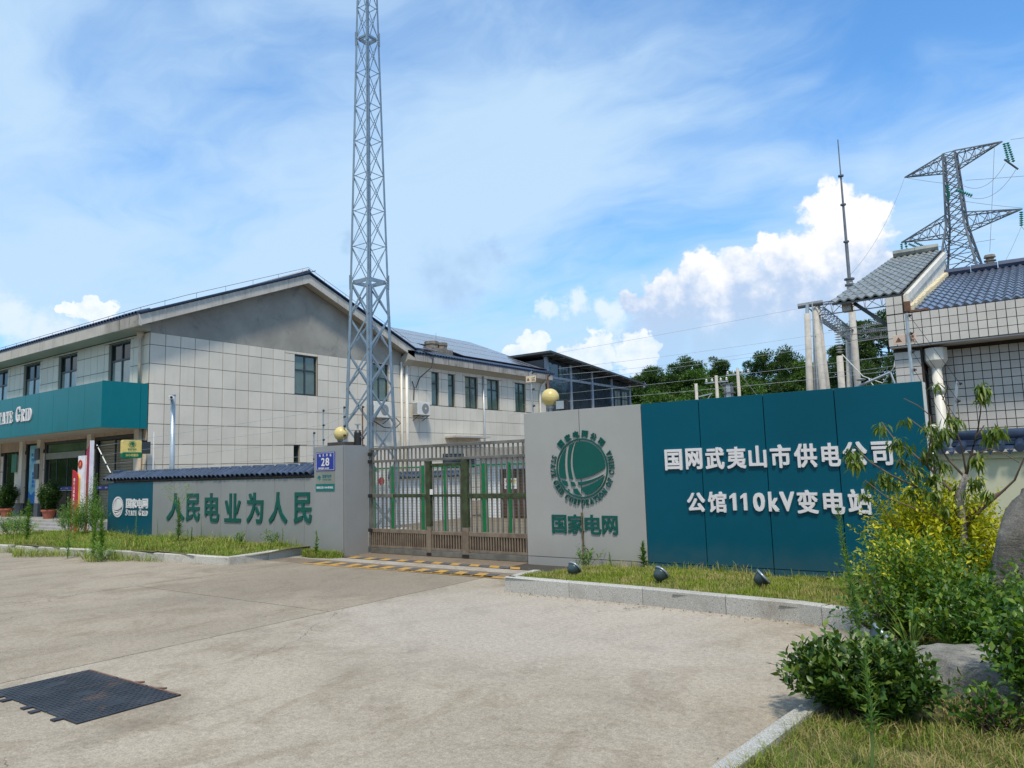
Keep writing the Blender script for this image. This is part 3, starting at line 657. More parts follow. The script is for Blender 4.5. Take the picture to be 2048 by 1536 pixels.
def h_left(x, y): return .145+.03*math.sin(x*1.3+y)+.03*math.exp(-((y-9.5)/.5)**2)
terrain(lambda x, y: in_left(x, y, .02), -24, -12.3, 7.0, 10.4, 110, 34, h_left, 'left_bed_ground', 'lawn_ground')
def kerb(path, seg, h, wdt, m, label, flip=1, top=None):
    t = thing('kerb', label, 'kerb', (*path[0], 0)); P = [Vector((*p, 0)) for p in path]; cum = [0]
    for a, b in zip(P, P[1:]): cum.append(cum[-1]+(b-a).length)
    def at(s):
        s = min(max(s, 0), cum[-1])
        for i in range(len(P)-1):
            if s <= cum[i+1]+1e-9: return P[i]+(P[i+1]-P[i])*((s-cum[i])/(cum[i+1]-cum[i]))
    n = max(1, round(cum[-1]/seg)); rsx = random.Random(5)
    for i in range(n):
        s0, s1 = cum[-1]*i/n+.004, cum[-1]*(i+1)/n-.004; ks = [s0]+[c for c in cum if s0 < c < s1]+[s1]; pts = [at(s) for s in ks]; hh = h(pts[0]) if callable(h) else h; hh += rsx.uniform(-.004, .004)
        out = []; inn = []
        for k, p in enumerate(pts):
            d = (pts[min(k+1, len(pts)-1)]-pts[max(k-1, 0)]).normalized(); nn = Vector((-d.y, d.x, 0))*flip*wdt; out.append(p); inn.append(p+nn)
        mb = MB(); c = .012
        for k in range(len(pts)-1):
            o0, o1, i0, i1 = out[k], out[k+1], inn[k], inn[k+1]; e0 = (i0-o0).normalized()*c; e1 = (i1-o1).normalized()*c
            Z = lambda p, z: (p.x, p.y, z)
            v = [Z(o0, -.08), Z(o1, -.08), Z(i1, -.08), Z(i0, -.08), Z(o0, hh-c), Z(o1, hh-c), Z(o0+e0, hh), Z(o1+e1, hh), Z(i0, hh), Z(i1, hh)]
            f = [(0, 1, 5, 4), (4, 5, 7, 6), (6, 7, 9, 8), (8, 9, 2, 3)]
            if k == 0: f.append((0, 4, 6, 8, 3))
            if k == len(pts)-2: f.append((1, 2, 9, 7, 5))
            mb.add(v, f)
        mb.build('kerb_stone', m, t)
    return t
kerb(KR, .98, lambda p: .19 if p.y > 7.3 else .13 if p.y > 6.5 else .09, .12, 'granite', 'speckled granite kerb curving round the right planting bed', 1)
kerb([(-6.02, 8.06), (-6.06, 8.75)], .7, .19, .12, 'granite', 'short granite kerb at the left end of the right bed, by the gate', -1)
kerb(KL, 1.0, .15, .12, 'granite_old', 'pale granite kerb along the front of the left bed', 1)
kerb([(-12.37, 8.125), (-12.46, 9.0), (-12.55, 9.93)], 1.0, .15, .12, 'granite_old', 'pale granite kerb turning back from the left bed corner to the grey wall', 1)

# ================================================================== SIGN WALLS
def wall_text(chars, boxes, m, parent, Y, depth=.03, bold=.028, name='character'):
    for ch, b in zip(chars, boxes):
        if ch == '1':
            w_ = b[1]-b[0]; h_ = b[3]-b[2]; q = [(.46, 0), (.86, 0), (.86, 1), (.56, 1), (.10, .82), (.10, .66), (.46, .76)]
            MB().prism([(b[0]+u*w_, Y, b[2]+v*h_) for u, v in q], (0, -depth, 0)).build(name, m, parent); continue
        glyph(ch, m, parent, (0, Y, 0), (1, 0, 0), (0, 0, 1), (0, -1, 0), b, depth, bold, name)
YR = 10.57
sw = thing('gate_sign_wall', 'tall grey and teal panelled sign wall with white characters, right of the gate', 'sign wall', (-4.4, YR, 0))
MB().box(-7.40, -1.30, YR+.03, YR+.20, -.02, 2.53).build('wall_core', 'seam', sw)
jx = [-7.42, -6.31, -5.18, -4.235, -3.28, -2.33, -1.28]
for i in range(6):
    a, b = jx[i]+(.006 if i else 0), jx[i+1]-(.006 if i < 5 else 0); m = 'pale_grey_panel' if i < 2 else 'teal_panel'
    MB().box(a, b, YR, YR+.03, .125, 2.55).build('panel', m, sw, bevel=.003)
    MB().box(a, b, YR+.002, YR+.03, -.02, .117).build('base_panel', m, sw)
MB().box(-1.30, -1.27, YR+.032, YR+.24, -.02, 2.545).build('end_panel', 'white_paint', sw)
MB().box(-7.42, -7.39, YR+.032, YR+.24, -.02, 2.545).build('end_panel', 'pale_grey_panel', sw)
MB().box(-7.389, -1.301, YR+.032, YR+.24, 2.532, 2.545).build('top_cap', 'pale_grey_panel', sw)
wall_text('国网武夷山市供电公司', [(-4.807,-4.531,1.511,1.824),(-4.471,-4.217,1.517,1.827),(-4.163,-3.882,1.509,1.827),(-3.842,-3.564,1.511,1.824),(-3.523,-3.275,1.519,1.827),(-3.22,-2.94,1.505,1.829),(-2.896,-2.6,1.503,1.829),(-2.538,-2.3,1.51,1.824),(-2.272,-1.974,1.517,1.825),(-1.921,-1.678,1.508,1.816)], 'white_letter', sw, YR)
wall_text('公馆110kV变电站', [(-4.485,-4.212,.893,1.172),(-4.162,-3.889,.887,1.186),(-3.85,-3.728,.92,1.163),(-3.69,-3.574,.922,1.162),(-3.502,-3.338,.908,1.167),(-3.287,-3.147,.91,1.181),(-3.133,-2.931,.912,1.18),(-2.902,-2.625,.885,1.202),(-2.561,-2.295,.881,1.206),(-2.252,-1.969,.879,1.209)], 'white_letter', sw, YR)
wall_text('国家电网', [(-6.904,-6.621,.516,.822),(-6.596,-6.286,.518,.832),(-6.272,-5.967,.514,.83),(-5.95,-5.671,.52,.817)], 'green_letter', sw, YR, .016, bold=.022)
# round emblem: globe with crossing white bands, ring and curved lettering
def clip_poly(poly, fn):
    out = []; n = len(poly)
    for i in range(n):
        p, q = poly[i], poly[(i+1) % n]; a, b = fn(p), fn(q)
        if a >= 0: out.append(p)
        if (a >= 0) != (b >= 0): t_ = a/(a-b); out.append((p[0]+(q[0]-p[0])*t_, p[1]+(q[1]-p[1])*t_))
    return out
def emblem(parent, o3, ex, ez, en, cx, cz, rad, m, depth=.02, text=True, m2=None, grid=84, ring=True, sx=1.0):
    """disc split by bands, drawn as a clipped grid so that the bands are real gaps"""
    o3, ex, ez, en = map(Vector, (o3, ex, ez, en))
    P = lambda u, v: o3+ex*(cx+u*rad*sx)+ez*(cz+v*rad)
    # bands: arcs of circles (centre, radius, half width) in unit disc coordinates
    def band(u, v):
        d = 9
        for (bx, bz, br, w0, w1) in BANDS:
            a = math.hypot(u-bx, v-bz)-br
            s_ = (v+1)/2 if w0 >= 0 else (u+1)/2
            hw = abs(w0)*(1-s_)+abs(w1)*s_
            d = min(d, abs(a)-hw)
        return d
    BANDS = [(1.62, .12, 2.22, .075, .045), (1.20, .18, 1.58, .075, .028), (-.28, 1.95, 2.36, -.030, -.080), (-.42, 1.60, 2.24, -.06, -.02)]
    mb = MB(); n = grid; Rr = .90
    for i in range(n):
        for j in range(n):
            u0, u1 = -Rr+2*Rr*i/n, -Rr+2*Rr*(i+1)/n; v0, v1 = -Rr+2*Rr*j/n, -Rr+2*Rr*(j+1)/n
            if min(math.hypot(u, v) for u in (u0, u1) for v in (v0, v1)) > Rr: continue
            poly = [(u0, v0), (u1, v0), (u1, v1), (u0, v1)]
            if max(math.hypot(*p) for p in poly) > Rr: poly = clip_poly(poly, lambda p: Rr-math.hypot(*p))
            if poly and min(band(*p) for p in poly) < 0: poly = clip_poly(poly, lambda p: band(*p))
            if len(poly) > 2: mb.add([P(*p)+en*depth for p in poly], [tuple(range(len(poly)))])
    me = mb.mesh('globe', m, org(parent)); bm = bmesh.new(); bm.from_mesh(me); bmesh.ops.remove_doubles(bm, verts=bm.verts, dist=1e-4*rad)
    r_ = bmesh.ops.extrude_face_region(bm, geom=bm.faces[:]); dv = -en*depth
    bmesh.ops.translate(bm, verts=[g for g in r_['geom'] if isinstance(g, bmesh.types.BMVert)], vec=dv); bmesh.ops.recalc_face_normals(bm, faces=bm.faces); bm.to_mesh(me); bm.free()
    g_ = bpy.data.objects.new('globe', me); COL.objects.link(g_); g_.parent = parent; ORG[g_.name] = org(parent)
    if ring:
        rg = MB(); N = 64
        for k in range(N):
            a, b = 2*PI*k/N, 2*PI*(k+1)/N
            rg.prism([P(.955*math.cos(a), .955*math.sin(a)), P(.955*math.cos(b), .955*math.sin(b)), P(1.0*math.cos(b), 1.0*math.sin(b)), P(1.0*math.cos(a), 1.0*math.sin(a))], en*depth)
        rg.build('ring', m, parent)
    if text:
        top = '国家电网公司'
        for i, ch in enumerate(top):
            a = R(133-86*i/5); c_ = P(1.155*math.cos(a), 1.155*math.sin(a)); tu = ex*math.sin(a)*sx-ez*math.cos(a); tv = ex*math.cos(a)*sx+ez*math.sin(a); h_ = .115*rad
            glyph(ch, m, parent, c_, tu, tv, en, (-h_, h_, -h_, h_), depth, .03, 'character')
        bot = 'STATE GRID CORPORATION OF CHINA'; n_ = len(bot); wts = {'I': .55, ' ': .55, 'A': 1.0, 'O': 1.0, 'G': 1.0, 'C': 1.0, 'N': 1.0, 'H': 1.0}; W_ = [wts.get(c, .85) for c in bot]; tot = sum(W_); acc = 0
        for c, w_ in zip(bot, W_):
            a = R(156+(388-156)*(acc+w_/2)/tot); acc += w_
            if c == ' ': continue
            hw = R(388-156)/tot*w_*.5*1.12*rad*.86; c_ = P(1.05*math.cos(a), 1.05*math.sin(a)); tu = -(ex*math.sin(a)-ez*math.cos(a)); tv = -(ex*math.cos(a)+ez*math.sin(a)); h_ = .185*rad
            def pl(p, q, c_=c_, tu=tu, tv=tv, hw=hw, h_=h_): return c_+tu*(p-.5)*2*hw+tv*(q-1)*h_
            serif_char(c, m, parent, pl, depth, en)
emblem(sw, (0, YR, 0), (1, 0, 0), (0, 0, 1), (0, -1, 0), -6.287, 1.58, .487, 'green_letter', .02)
# vine stem in the seam is built with the plants
YL = 9.98
lw = thing('left_sign_wall', 'low grey and teal panelled wall with green characters, left of the gate', 'sign wall', (-16, YL, 0))
MB().box(-20.83, -12.30, YL+.03, YL+.12, 0, 1.515).build('wall_core', 'seam', lw)
jl = [-20.85, -18.55, -17.55, -16.56, -15.57, -14.58, -13.58, -12.60, -12.27]
for i in range(8): MB().box(jl[i]+.005, jl[i+1]-.005, YL, YL+.03, .03, 1.535).build('panel', 'teal_panel' if i == 0 else 'grey_panel', lw, bevel=.003)
MB().box(-20.85, -20.82, YL+.032, YL+.2, .03, 1.53).build('end_panel', 'teal_panel', lw)
wall_text('人民电业为人民', [(-17.852,-17.061,.589,1.252),(-16.987,-16.402,.589,1.241),(-16.192,-15.609,.585,1.245),(-15.397,-14.773,.597,1.236),(-14.556,-13.96,.59,1.25),(-13.763,-13.14,.598,1.257),(-12.917,-12.35,.609,1.248)], 'green_letter', lw, YL, .022, .022)
emblem(lw, (0, YL, 0), (1, 0, 0), (0, 0, 1), (0, -1, 0), -20.29, .90, .235, 'white_letter', .015, text=False, grid=40, ring=False)
for k in range(30):
    a = 2*PI*k/30; c_ = Vector((-20.29+.262*math.cos(a), YL-.008, .90+.25*math.sin(a))); e1 = Vector((math.cos(a), 0, math.sin(a)))*.022; e2 = Vector((-math.sin(a), 0, math.cos(a)))*.019
    MB().obox(c_, e1, e2, (0, .007, 0)).build('letter', 'white_letter', lw)
wall_text('国家电网', [(-19.852+.277*i, -19.852+.277*i+.262, .867, 1.117) for i in range(4)], 'white_letter', lw, YL, .015, .03)
serif_word('STATE GRID', 'white_letter', lw, (0, YL, 0), (1, 0, 0), (0, 0, 1), (0, -1, 0), (-19.856, -18.748, .684, .844), .012)
# pillar block at the gate's left
pb = thing('gate_pillar', 'grey panelled pillar carrying the number 28 plate, left end of the gate', 'pillar', (-11.8, 10.2, 0))
MB().box(-12.25, -11.43, YL+.02, 10.60, 0, 2.12).build('pillar_core', 'seam', pb)
MB().box(-12.27, -11.41, YL-.012, YL+.018, .0, 2.165).build('panel', 'grey_panel', pb, bevel=.003)
MB().box(-11.418, -11.388, YL+.024, 10.62, .0, 2.165).build('panel', 'grey_panel', pb, bevel=.003)
MB().box(-12.27, -11.42, YL+.022, 10.62, 2.125, 2.16).build('top_cap', 'grey_panel', pb)
MB().box(-12.27, -12.24, YL+.024, 10.62, 1.4, 2.12).build('panel', 'grey_panel', pb)
np_ = thing('number_plate', 'blue enamel street plate reading 28 on the grey pillar', 'street plate', (-11.9, YL, 1.86))
Yp = YL-.013
MB().box(-12.203, -11.627, Yp-.012, Yp-.001, 1.674, 2.048).build('plate', 'blue_plate', np_, bevel=.004)
fr = MB()
for a in ((-12.185, -11.645, 2.028, 2.034), (-12.185, -11.645, 1.688, 1.694)): fr.box(a[0], a[1], Yp-.0145, Yp-.0125, a[2], a[3])
for a in ((-12.185, -12.178), (-11.652, -11.645)): fr.box(a[0], a[1], Yp-.0142, Yp-.0125, 1.6945, 2.0275)
fr.build('border', 'white_letter', np_)
for ch, x in zip('仙凡界路', (-12.08, -11.97, -11.86, -11.75)): glyph(ch, 'white_letter', np_, (0, Yp-.013, 0), (1, 0, 0), (0, 0, 1), (0, -1, 0), (x-.025, x+.025, 1.955, 2.012), .002, .015)
for ch, b in zip('28', ((-12.035, -11.925), (-11.905, -11.79))): glyph(ch, 'white_letter', np_, (0, Yp-.013, 0), (1, 0, 0), (0, 0, 1), (0, -1, 0), (*b, 1.770, 1.932), .002, .02)
glyph('邮政编码 354300', 'white_letter', np_, (0, Yp-.013, 0), (1, 0, 0), (0, 0, 1), (0, -1, 0), (-12.12, -11.80, 1.702, 1.744), .002, .01, 'lettering')
cp = thing('company_plate', 'small steel and teal company name plate below the number plate', 'name plate', (-11.9, YL, 1.45))
MB().box(-12.21, -11.643, Yp-.010, Yp-.001, 1.41, 1.645).build('upper_plate', 'steel_plate', cp); MB().box(-12.21, -11.643, Yp-.010, Yp-.001, 1.27, 1.408).build('lower_plate', 'teal_plate', cp)
emblem(cp, (0, Yp-.010, 0), (1, 0, 0), (0, 0, 1), (0, -1, 0), -12.10, 1.53, .055, 'teal_plate', .002, text=False, grid=14, ring=False)
glyph('国家电网', 'teal_plate', cp, (0, Yp-.010, 0), (1, 0, 0), (0, 0, 1), (0, -1, 0), (-12.0, -11.73, 1.53, 1.595), .002, .02, 'lettering'); glyph('STATE GRID', 'teal_plate', cp, (0, Yp-.010, 0), (1, 0, 0), (0, 0, 1), (0, -1, 0), (-12.0, -11.73, 1.475, 1.512), .002, .01, 'lettering')
glyph('国网公馆110kV变电站', 'white_letter', cp, (0, Yp-.010, 0), (1, 0, 0), (0, 0, 1), (0, -1, 0), (-12.18, -11.68, 1.315, 1.362), .002, .015, 'lettering')

# ---------------------------------------------------------------- walls with tile coping
def arc_tile(r, L, n=7, th=.014):
    """half round tile, axis along +Y"""
    mb = MB(); vs = []
    for k in range(n+1):
        a = PI*k/n
        vs.append((r*math.cos(a), r*math.sin(a)))
    out = [(x, 0, z) for x, z in vs]+[(x, L, z) for x, z in vs]; m_ = n+1
    inn = [((r-th)*math.cos(PI*k/n), 0, (r-th)*math.sin(PI*k/n)) for k in range(m_)]
    f = [(k, k+1, m_+k+1, m_+k) for k in range(n)]; b = 2*m_
    f += [(k, b+k, b+k+1, k+1) for k in range(n)]
    return mb.add(out+inn, f)
def coping(parent, x0, x1, Y, z, pitch, depth, hgt, tr=.42, ridge=.12, m='blue_tile', side=-1, axis='x', back=True, flare=.0):
    """two sloping rows of curved tiles with a ridge; runs along x (or y) at wall centre Y"""
    L = math.hypot(depth, hgt); sl = math.atan2(hgt, depth); me = arc_tile(pitch*tr, L, 7).mesh('tile', m)
    n = int(round((x1-x0)/pitch)); rsx = random.Random(3)
    pl_ = []
    for i in range(n):
        x = x0+pitch*(i+.5)
        if axis == 'x': pl_.append(((x, Y-depth+rsx.uniform(-.006, .006), z+rsx.uniform(-.004, .004)), (sl, 0, rsx.uniform(-.04, .04)), None))
        else: pl_.append(((Y+depth, x, z), (sl, 0, PI/2+rsx.uniform(-.03, .03)), None))
    pieces('roof_tile', me, parent, pl_)
    bed = MB(); rg = MB()
    if axis == 'x':
        bed.prism([(x0, Y-depth+.03, z-.012), (x0, Y, z+hgt-.02), (x0, Y+depth, z-.012)], (x1-x0, 0, 0))
        k = 0; x = x0+.06
        while x < x1-.05:
            e = min(x+.42, x1); MB().tube([(x, Y, z+hgt+.035), (e-.006, Y, z+hgt+.035)], [.062, .056], 10).build('ridge_tile', m, parent, smooth=True); x = e
        rg.box(x0+.05, x1-.03, Y-.075, Y+.075, z+hgt-.03, z+hgt+.01)
    else:
        bed.prism([(Y-depth, x0, z-.012), (Y, x0, z+hgt-.02), (Y+depth-.03, x0, z-.012)], (0, x1-x0, 0))
        x = x0+.06
        while x < x1-.05:
            e = min(x+.42, x1); MB().tube([(Y, x, z+hgt+.035), (Y, e-.006, z+hgt+.035)], [.062, .056], 10).build('ridge_tile', m, parent, smooth=True); x = e
        rg.box(Y-.075, Y+.075, x0+.05, x1-.03, z+hgt-.03, z+hgt+.01)
    bed.build('tile_bed', m, parent); rg.build('ridge_bed', m, parent)
fw_ = thing('tiled_boundary_wall', 'boundary wall with blue curved tile coping behind the low grey sign wall', 'wall', (-16, 10.25, 0))
MB().box(-20.75, -12.28, 10.12, 10.36, 0, 1.60).build('wall', 'fascia_concrete', fw_)
coping(fw_, -21.05, -12.28, 10.24, 1.60, .185, .30, .16, .46)
MB().box(-20.98, -20.6, 10.14, 10.34, 1.735, 1.88).build('end_block', 'blue_tile', fw_, bevel=.02)
yw = thing('yard_wall', 'pale yard wall with blue tile coping seen through the gate', 'wall', (-16.5, 15, 0))
MB().box(-16.62, -16.40, 10.7, 20.05, 0, 1.36).build('wall', 'white_wall', yw)
MB().box(-16.66, -16.36, 10.7, 20.05, 1.362, 1.40).build('wall_cap', 'pipe_pvc', yw)
coping(yw, 10.8, 20.0, -16.5, 1.41, .17, .2, .12, axis='y')
rw = thing('yellow_boundary_wall', 'pale yellow boundary wall with blue round tile coping at the right', 'wall', (1.5, 11.1, 0))
MB().box(-1.262, 6.0, 10.97, 11.20, 0, 1.56).build('wall', 'yellow_wall', rw); MB().box(-1.262, 6.0, 10.93, 11.24, 1.562, 1.635).build('wall_cap', 'yellow_wall', rw)
coping(rw, -1.26, 5.9, 11.08, 1.68, .205, .24, .075, .27)
MB().tube([(-1.24, 11.08, 1.845), (5.8, 11.08, 1.845)], .075, 12).build('ridge_cap', 'blue_tile', rw, smooth=True)
# gutter ends between the round tiles
for i in range(36):
    x = -1.26+.205*i
    if x > 5.8: break
    MB().lathe((x+.1025, 10.838, 1.682), [(.056, 0), (.056, .012), (.040, .014)], 14, (0, -1, 0)).build('end_disc', 'blue_tile', rw)
    if x > -1.2: MB().prism([(x-.04, 10.85, 1.66), (x+.04, 10.85, 1.66), (x, 10.85, 1.60)], (0, .01, 0)).build('drip_tile', 'blue_tile', rw)
# ================================================================== OFFICE BUILDING
XG = -24.6; YF = 13.0; YB = 25.1
Z0 = .28
ob = thing('office_building', 'two-storey office with cream wall tiles, grey gable and teal canopy', 'building', (XG, YF, 0))
# front windows of the upper floor (x0, x1)
UW = [(-27.40, -25.86), (-31.43, -29.89), (-35.2, -33.12), (-37.6, -35.64)]
UW = [(-27.40, -25.86), (-31.43, -29.87), (-34.67, -33.11), (-37.9, -36.3), (-42.0, -40.4), (-46, -44.4)]
GO = [(-39.2, -36.9, .28, 2.9), (-36.35, -35.13, .28, 2.9), (-34.1, -32.9, .28, 3.17), (-32.35, -28.62, .28, 3.17), (-28.21, -25.30, .28, 3.17)]
# core walls (joint colour shows between the stone panels)
w_ = MB()
edges = sorted(set([-60.0, XG]+[v for a in UW for v in a]))
for a, b in zip(edges, edges[1:]):
    if (a, b) in UW: w_.box(a, b, YF, YF+.25, 3.3, 4.4); w_.box(a, b, YF, YF+.25, 6.5, 6.9)
    else: w_.box(a, b, YF, YF+.25, 3.3, 6.9)
edges = sorted(set([-60.0, XG]+[v for a in GO for v in a[:2]]))
for a, b in zip(edges, edges[1:]):
    g = [q for q in GO if q[0] == a]
    if g: w_.box(a, b, YF, YF+.25, g[0][3], 3.298)
    else: w_.box(a, b, YF, YF+.25, 0, 3.298)
GW = [(18.98, 20.13, 4.85, 6.49), (23.17, 24.24, 4.83, 6.56), (18.95, 19.25, 2.1, 2.81), (21.0, 21.3, 2.1, 2.81)]
ys = sorted(set([YF+.252, YB]+[v for g in GW for v in g[:2]]))
for a, b in zip(ys, ys[1:]):
    gs = [g for g in GW if g[0] <= a and g[1] >= b]; zz = [0]+[v for g in sorted(gs, key=lambda g: g[2]) for v in g[2:]]+[6.62]
    for k in range(0, len(zz), 2): w_.box(XG-.25, XG, a, b, zz[k], zz[k+1])
w_.box(-60, XG-.252, YB-.25, YB, 0, 6.9)
w_.build('wall', 'joint_dark', ob)
# rendered gable triangle
RY = 19.3
def roofz(y): return 9.78-.395*abs(y-RY)
MB().prism([(XG-.25, YF+.01, 6.60), (XG-.25, YB, 6.60), (XG-.25, YB, roofz(YB)-.3), (XG-.25, RY, roofz(RY)-.32), (XG-.25, YF+.01, roofz(YF)-.3)], (.265, 0, 0)).build('gable', 'gable_render', ob)
# stone panels on the gable: 0.55 wide, rows
rows = [0, .70, 1.40, 2.09, 2.78, 3.47, 4.155, 4.84, 5.53, 6.18, 6.60]
tiles = {}
def tile_mesh(w, h, m='wall_tile', th=.022, g=.010):
    k = (round(w, 3), round(h, 3), m)
    if k not in tiles: tiles[k] = MB().box(g/2, w-g/2, -th, 0, g/2, h-g/2).mesh('wall_tile', m)
    return tiles[k]
def put_tiles(parent, face, a0, a1, plane, rows, width, holes, name='wall_tile', m='wall_tile', cap=300, gap=.019, th=.022):
    n = max(1, int(round((a1-a0)/width))); lst = []
    xs = [a0+(a1-a0)*i/n for i in range(n+1)]
    for i in range(n):
        for z0, z1 in zip(rows, rows[1:]):
            boxes = [(xs[i], xs[i+1], z0, z1)]
            for h in holes:
                nb = []
                for b in boxes:
                    x0, x1, c0, c1 = b
                    if h[1] <= x0+.01 or h[0] >= x1-.01 or h[3] <= c0+.01 or h[2] >= c1-.01: nb.append(b); continue
                    if c1-h[3] > .04: nb.append((x0, x1, h[3], c1))
                    if h[2]-c0 > .04: nb.append((x0, x1, c0, h[2]))
                    lo, hi = max(c0, h[2]), min(c1, h[3])
                    if h[0]-x0 > .04: nb.append((x0, h[0], lo, hi))
                    if x1-h[1] > .04: nb.append((h[1], x1, lo, hi))
                boxes = nb
            for b in boxes: lst.append(b)
    me = tile_mesh(1.0, 1.0, m, th, 0)
    res = []
    for x0, x1, c0, c1 in lst:
        s = (x1-x0-gap, 1, c1-c0-gap)
        j = random.uniform(-.0015, .0015)
        if face == 'y': res.append(((x0+gap/2, plane+j, c0+gap/2), (0, 0, 0), s))
        else: res.append(((plane+j, x0+gap/2, c0+gap/2), (0, 0, PI/2), s))
    return me, res
me, r1 = put_tiles(ob, 'x', YF+.0, YB, XG, rows, .55, GW)
pieces('wall_tile', me, ob, [p for p in r1 if p[0][2] > 1.3], cap=230); pieces('wall_tile', me, ob, [p for p in r1 if p[0][2] <= 1.3], cap=0)
me, r2 = put_tiles(ob, 'y', -40.2, XG, YF, [3.30, 3.47, 4.155, 4.84, 5.53, 6.18, 6.60], .52, [(a, b, 4.4, 6.52) for a, b in UW], gap=.020)
pieces('wall_tile', me, ob, [p for p in r2 if p[0][2] > 4.6], cap=70)
me, r3 = put_tiles(ob, 'y', -40.2, XG, YF, [.78, 1.42, 2.1, 2.77], .5, [(a, b, 0, 2.9) for a, b, _, _ in GO], gap=.020); pieces('wall_tile', me, ob, r3, cap=0)
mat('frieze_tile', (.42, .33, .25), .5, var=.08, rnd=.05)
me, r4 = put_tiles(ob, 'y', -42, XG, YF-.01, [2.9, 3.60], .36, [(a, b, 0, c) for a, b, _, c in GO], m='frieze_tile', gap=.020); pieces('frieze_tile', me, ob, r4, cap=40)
for x in (-34.3, -32.62, -28.42, -25.05, -36.75):
    MB().box(x-.16, x+.16, YF-.14, YF-.03, .80, 3.3).build('pilaster', 'wall_tile', ob); MB().box(x-.18, x+.18, YF-.16, YF-.03, .28, .795).build('pilaster_base', 'pillar_base', ob)
MB().box(-35.1, -34.15, YF-.06, YF-.024, .28, .78).build('plinth', 'pillar_base', ob)
# windows
def window(parent, face, a0, a1, plane, z0, z1, mull=(.5,), trans=.68, gl='glass_curtain', depth=.10, fw_=.05, blind=False):
    out = -1 if face == 'y' else 1
    def B(mb, u0, u1, d0, d1, c0, c1):
        if face == 'y': mb.box(u0, u1, plane+d0, plane+d1, c0, c1)
        else: mb.box(plane-d1, plane-d0, u0, u1, c0, c1)
    s = MB(); B(s, a0, a1, depth+.10, depth+.14, z0, z1); win = s.build('window', 'interior_dark', parent)
    fr = MB(); zt = z0+(z1-z0)*trans if trans else None
    B(fr, a0, a0+fw_, depth-.03, depth+.03, z0, z1); B(fr, a1-fw_, a1, depth-.03, depth+.03, z0, z1)
    B(fr, a0+fw_, a1-fw_, depth-.028, depth+.028, z0, z0+fw_); B(fr, a0+fw_, a1-fw_, depth-.028, depth+.028, z1-fw_, z1)
    if trans: B(fr, a0+fw_, a1-fw_, depth-.032, depth+.026, zt-fw_*.6, zt+fw_*.6)
    for q in mull:
        c = a0+(a1-a0)*q; B(fr, c-fw_*.6, c+fw_*.6, depth-.026, depth+.024, z0+fw_, z1-fw_)
    fr.build('frame', 'frame_dark', win)
    cols = [a0+fw_]+[a0+(a1-a0)*q for q in mull]+[a1-fw_]
    rws = [z0+fw_]+([zt] if trans else [])+[z1-fw_]
    for i in range(len(cols)-1):
        for j in range(len(rws)-1):
            p = MB(); off = .004*i+.006*j; B(p, cols[i]+.01, cols[i+1]-.01, depth+.004+off, depth+.012+off, rws[j]+.01, rws[j+1]-.01); p.build('pane', 'glass_dark' if (gl == 'glass_curtain' and j == 1) else gl, win)
    # reveals
    rv = MB(); B(rv, a0-.002, a0+.004, .0, depth, z0, z1); B(rv, a1-.004, a1+.002, .0, depth, z0, z1); B(rv, a0, a1, 0, depth, z1-.003, z1+.003); rv.build('reveal', 'soffit', win)
    return win
for a, b in UW[:4]: window(ob, 'y', a, b, YF, 4.4, 6.5, mull=(.5,), trans=.70, gl='glass_curtain')
window(ob, 'x', 18.98, 20.13, XG, 4.85, 6.49, mull=(.5,), trans=.62, gl='glass_green'); window(ob, 'x', 23.17, 24.24, XG, 4.83, 6.56, mull=(.5,), trans=.62, gl='glass_green')
window(ob, 'x', 18.95, 19.25, XG, 2.1, 2.81, mull=(), trans=0, gl='glass_dark'); window(ob, 'x', 21.0, 21.3, XG, 2.1, 2.81, mull=(), trans=0, gl='glass_dark')
# roof: eaves fascia, soffit, gable barge boards, tiled slopes
XB = XG+.50; YE = 12.35; YR2 = 25.5
MB().box(-60, XB-.002, YE, YE+.10, 6.68, 7.05).build('eaves_fascia', 'fascia_concrete', ob)
MB().box(-26.3, XB-.003, YE-.004, YE+.002, 6.70, 7.045).build('stained_fascia', 'fascia_black', ob)
MB().prism([(-60, YE+.10, 6.70), (-60, YE+.10, 6.78), (-60, YF+.2, 6.95), (-60, YF+.2, 6.60)], (60+XG+.01, 0, 0)).build('soffit', 'soffit', ob)
def barge(y0, y1):
    z0a, z1a = roofz(y0), roofz(y1)
    return [(XB-.10, y0, z0a-.36), (XB-.10, y1, z1a-.36), (XB-.10, y1, z1a), (XB-.10, y0, z0a)]
MB().prism(barge(YE+.0, RY), (.10, 0, 0)).build('barge_board', 'fascia_concrete', ob); MB().prism(barge(RY, YR2), (.10, 0, 0)).build('barge_board', 'fascia_concrete', ob)
for y0, y1 in ((YE+.1, RY), (RY, YR2)):
    MB().prism([(XG+.016, y0, roofz(y0)-.30), (XG+.016, y1, roofz(y1)-.30), (XG+.016, y1, roofz(y1)-.02), (XG+.016, y0, roofz(y0)-.02)], (.38, 0, 0)).build('barge_soffit', 'soffit', ob)
MB().prism([(XG+.01, YR2-.45, 6.5), (XB, YR2-.45, 6.85), (XB, YR2, 6.85), (XG+.01, YR2, 6.5)], (0, 0, .45)).build('eaves_return', 'soffit', ob)
def slope_roof(parent, x0, x1, y0, z0, y1, z1, m, name='roof', th=.06):
    return MB().prism([(x0, y0, z0), (x0, y1, z1), (x0, y1, z1+th), (x0, y0, z0+th)], (x1-x0, 0, 0)).build(name, m, parent)
slope_roof(ob, -60, XB-.01, YE+.0, roofz(YE)+.03, RY, roofz(RY)+.03, 'blue_tile'); slope_roof(ob, -60, XB-.01, RY+.001, roofz(RY)+.03, YR2, roofz(YR2)+.03, 'blue_tile')
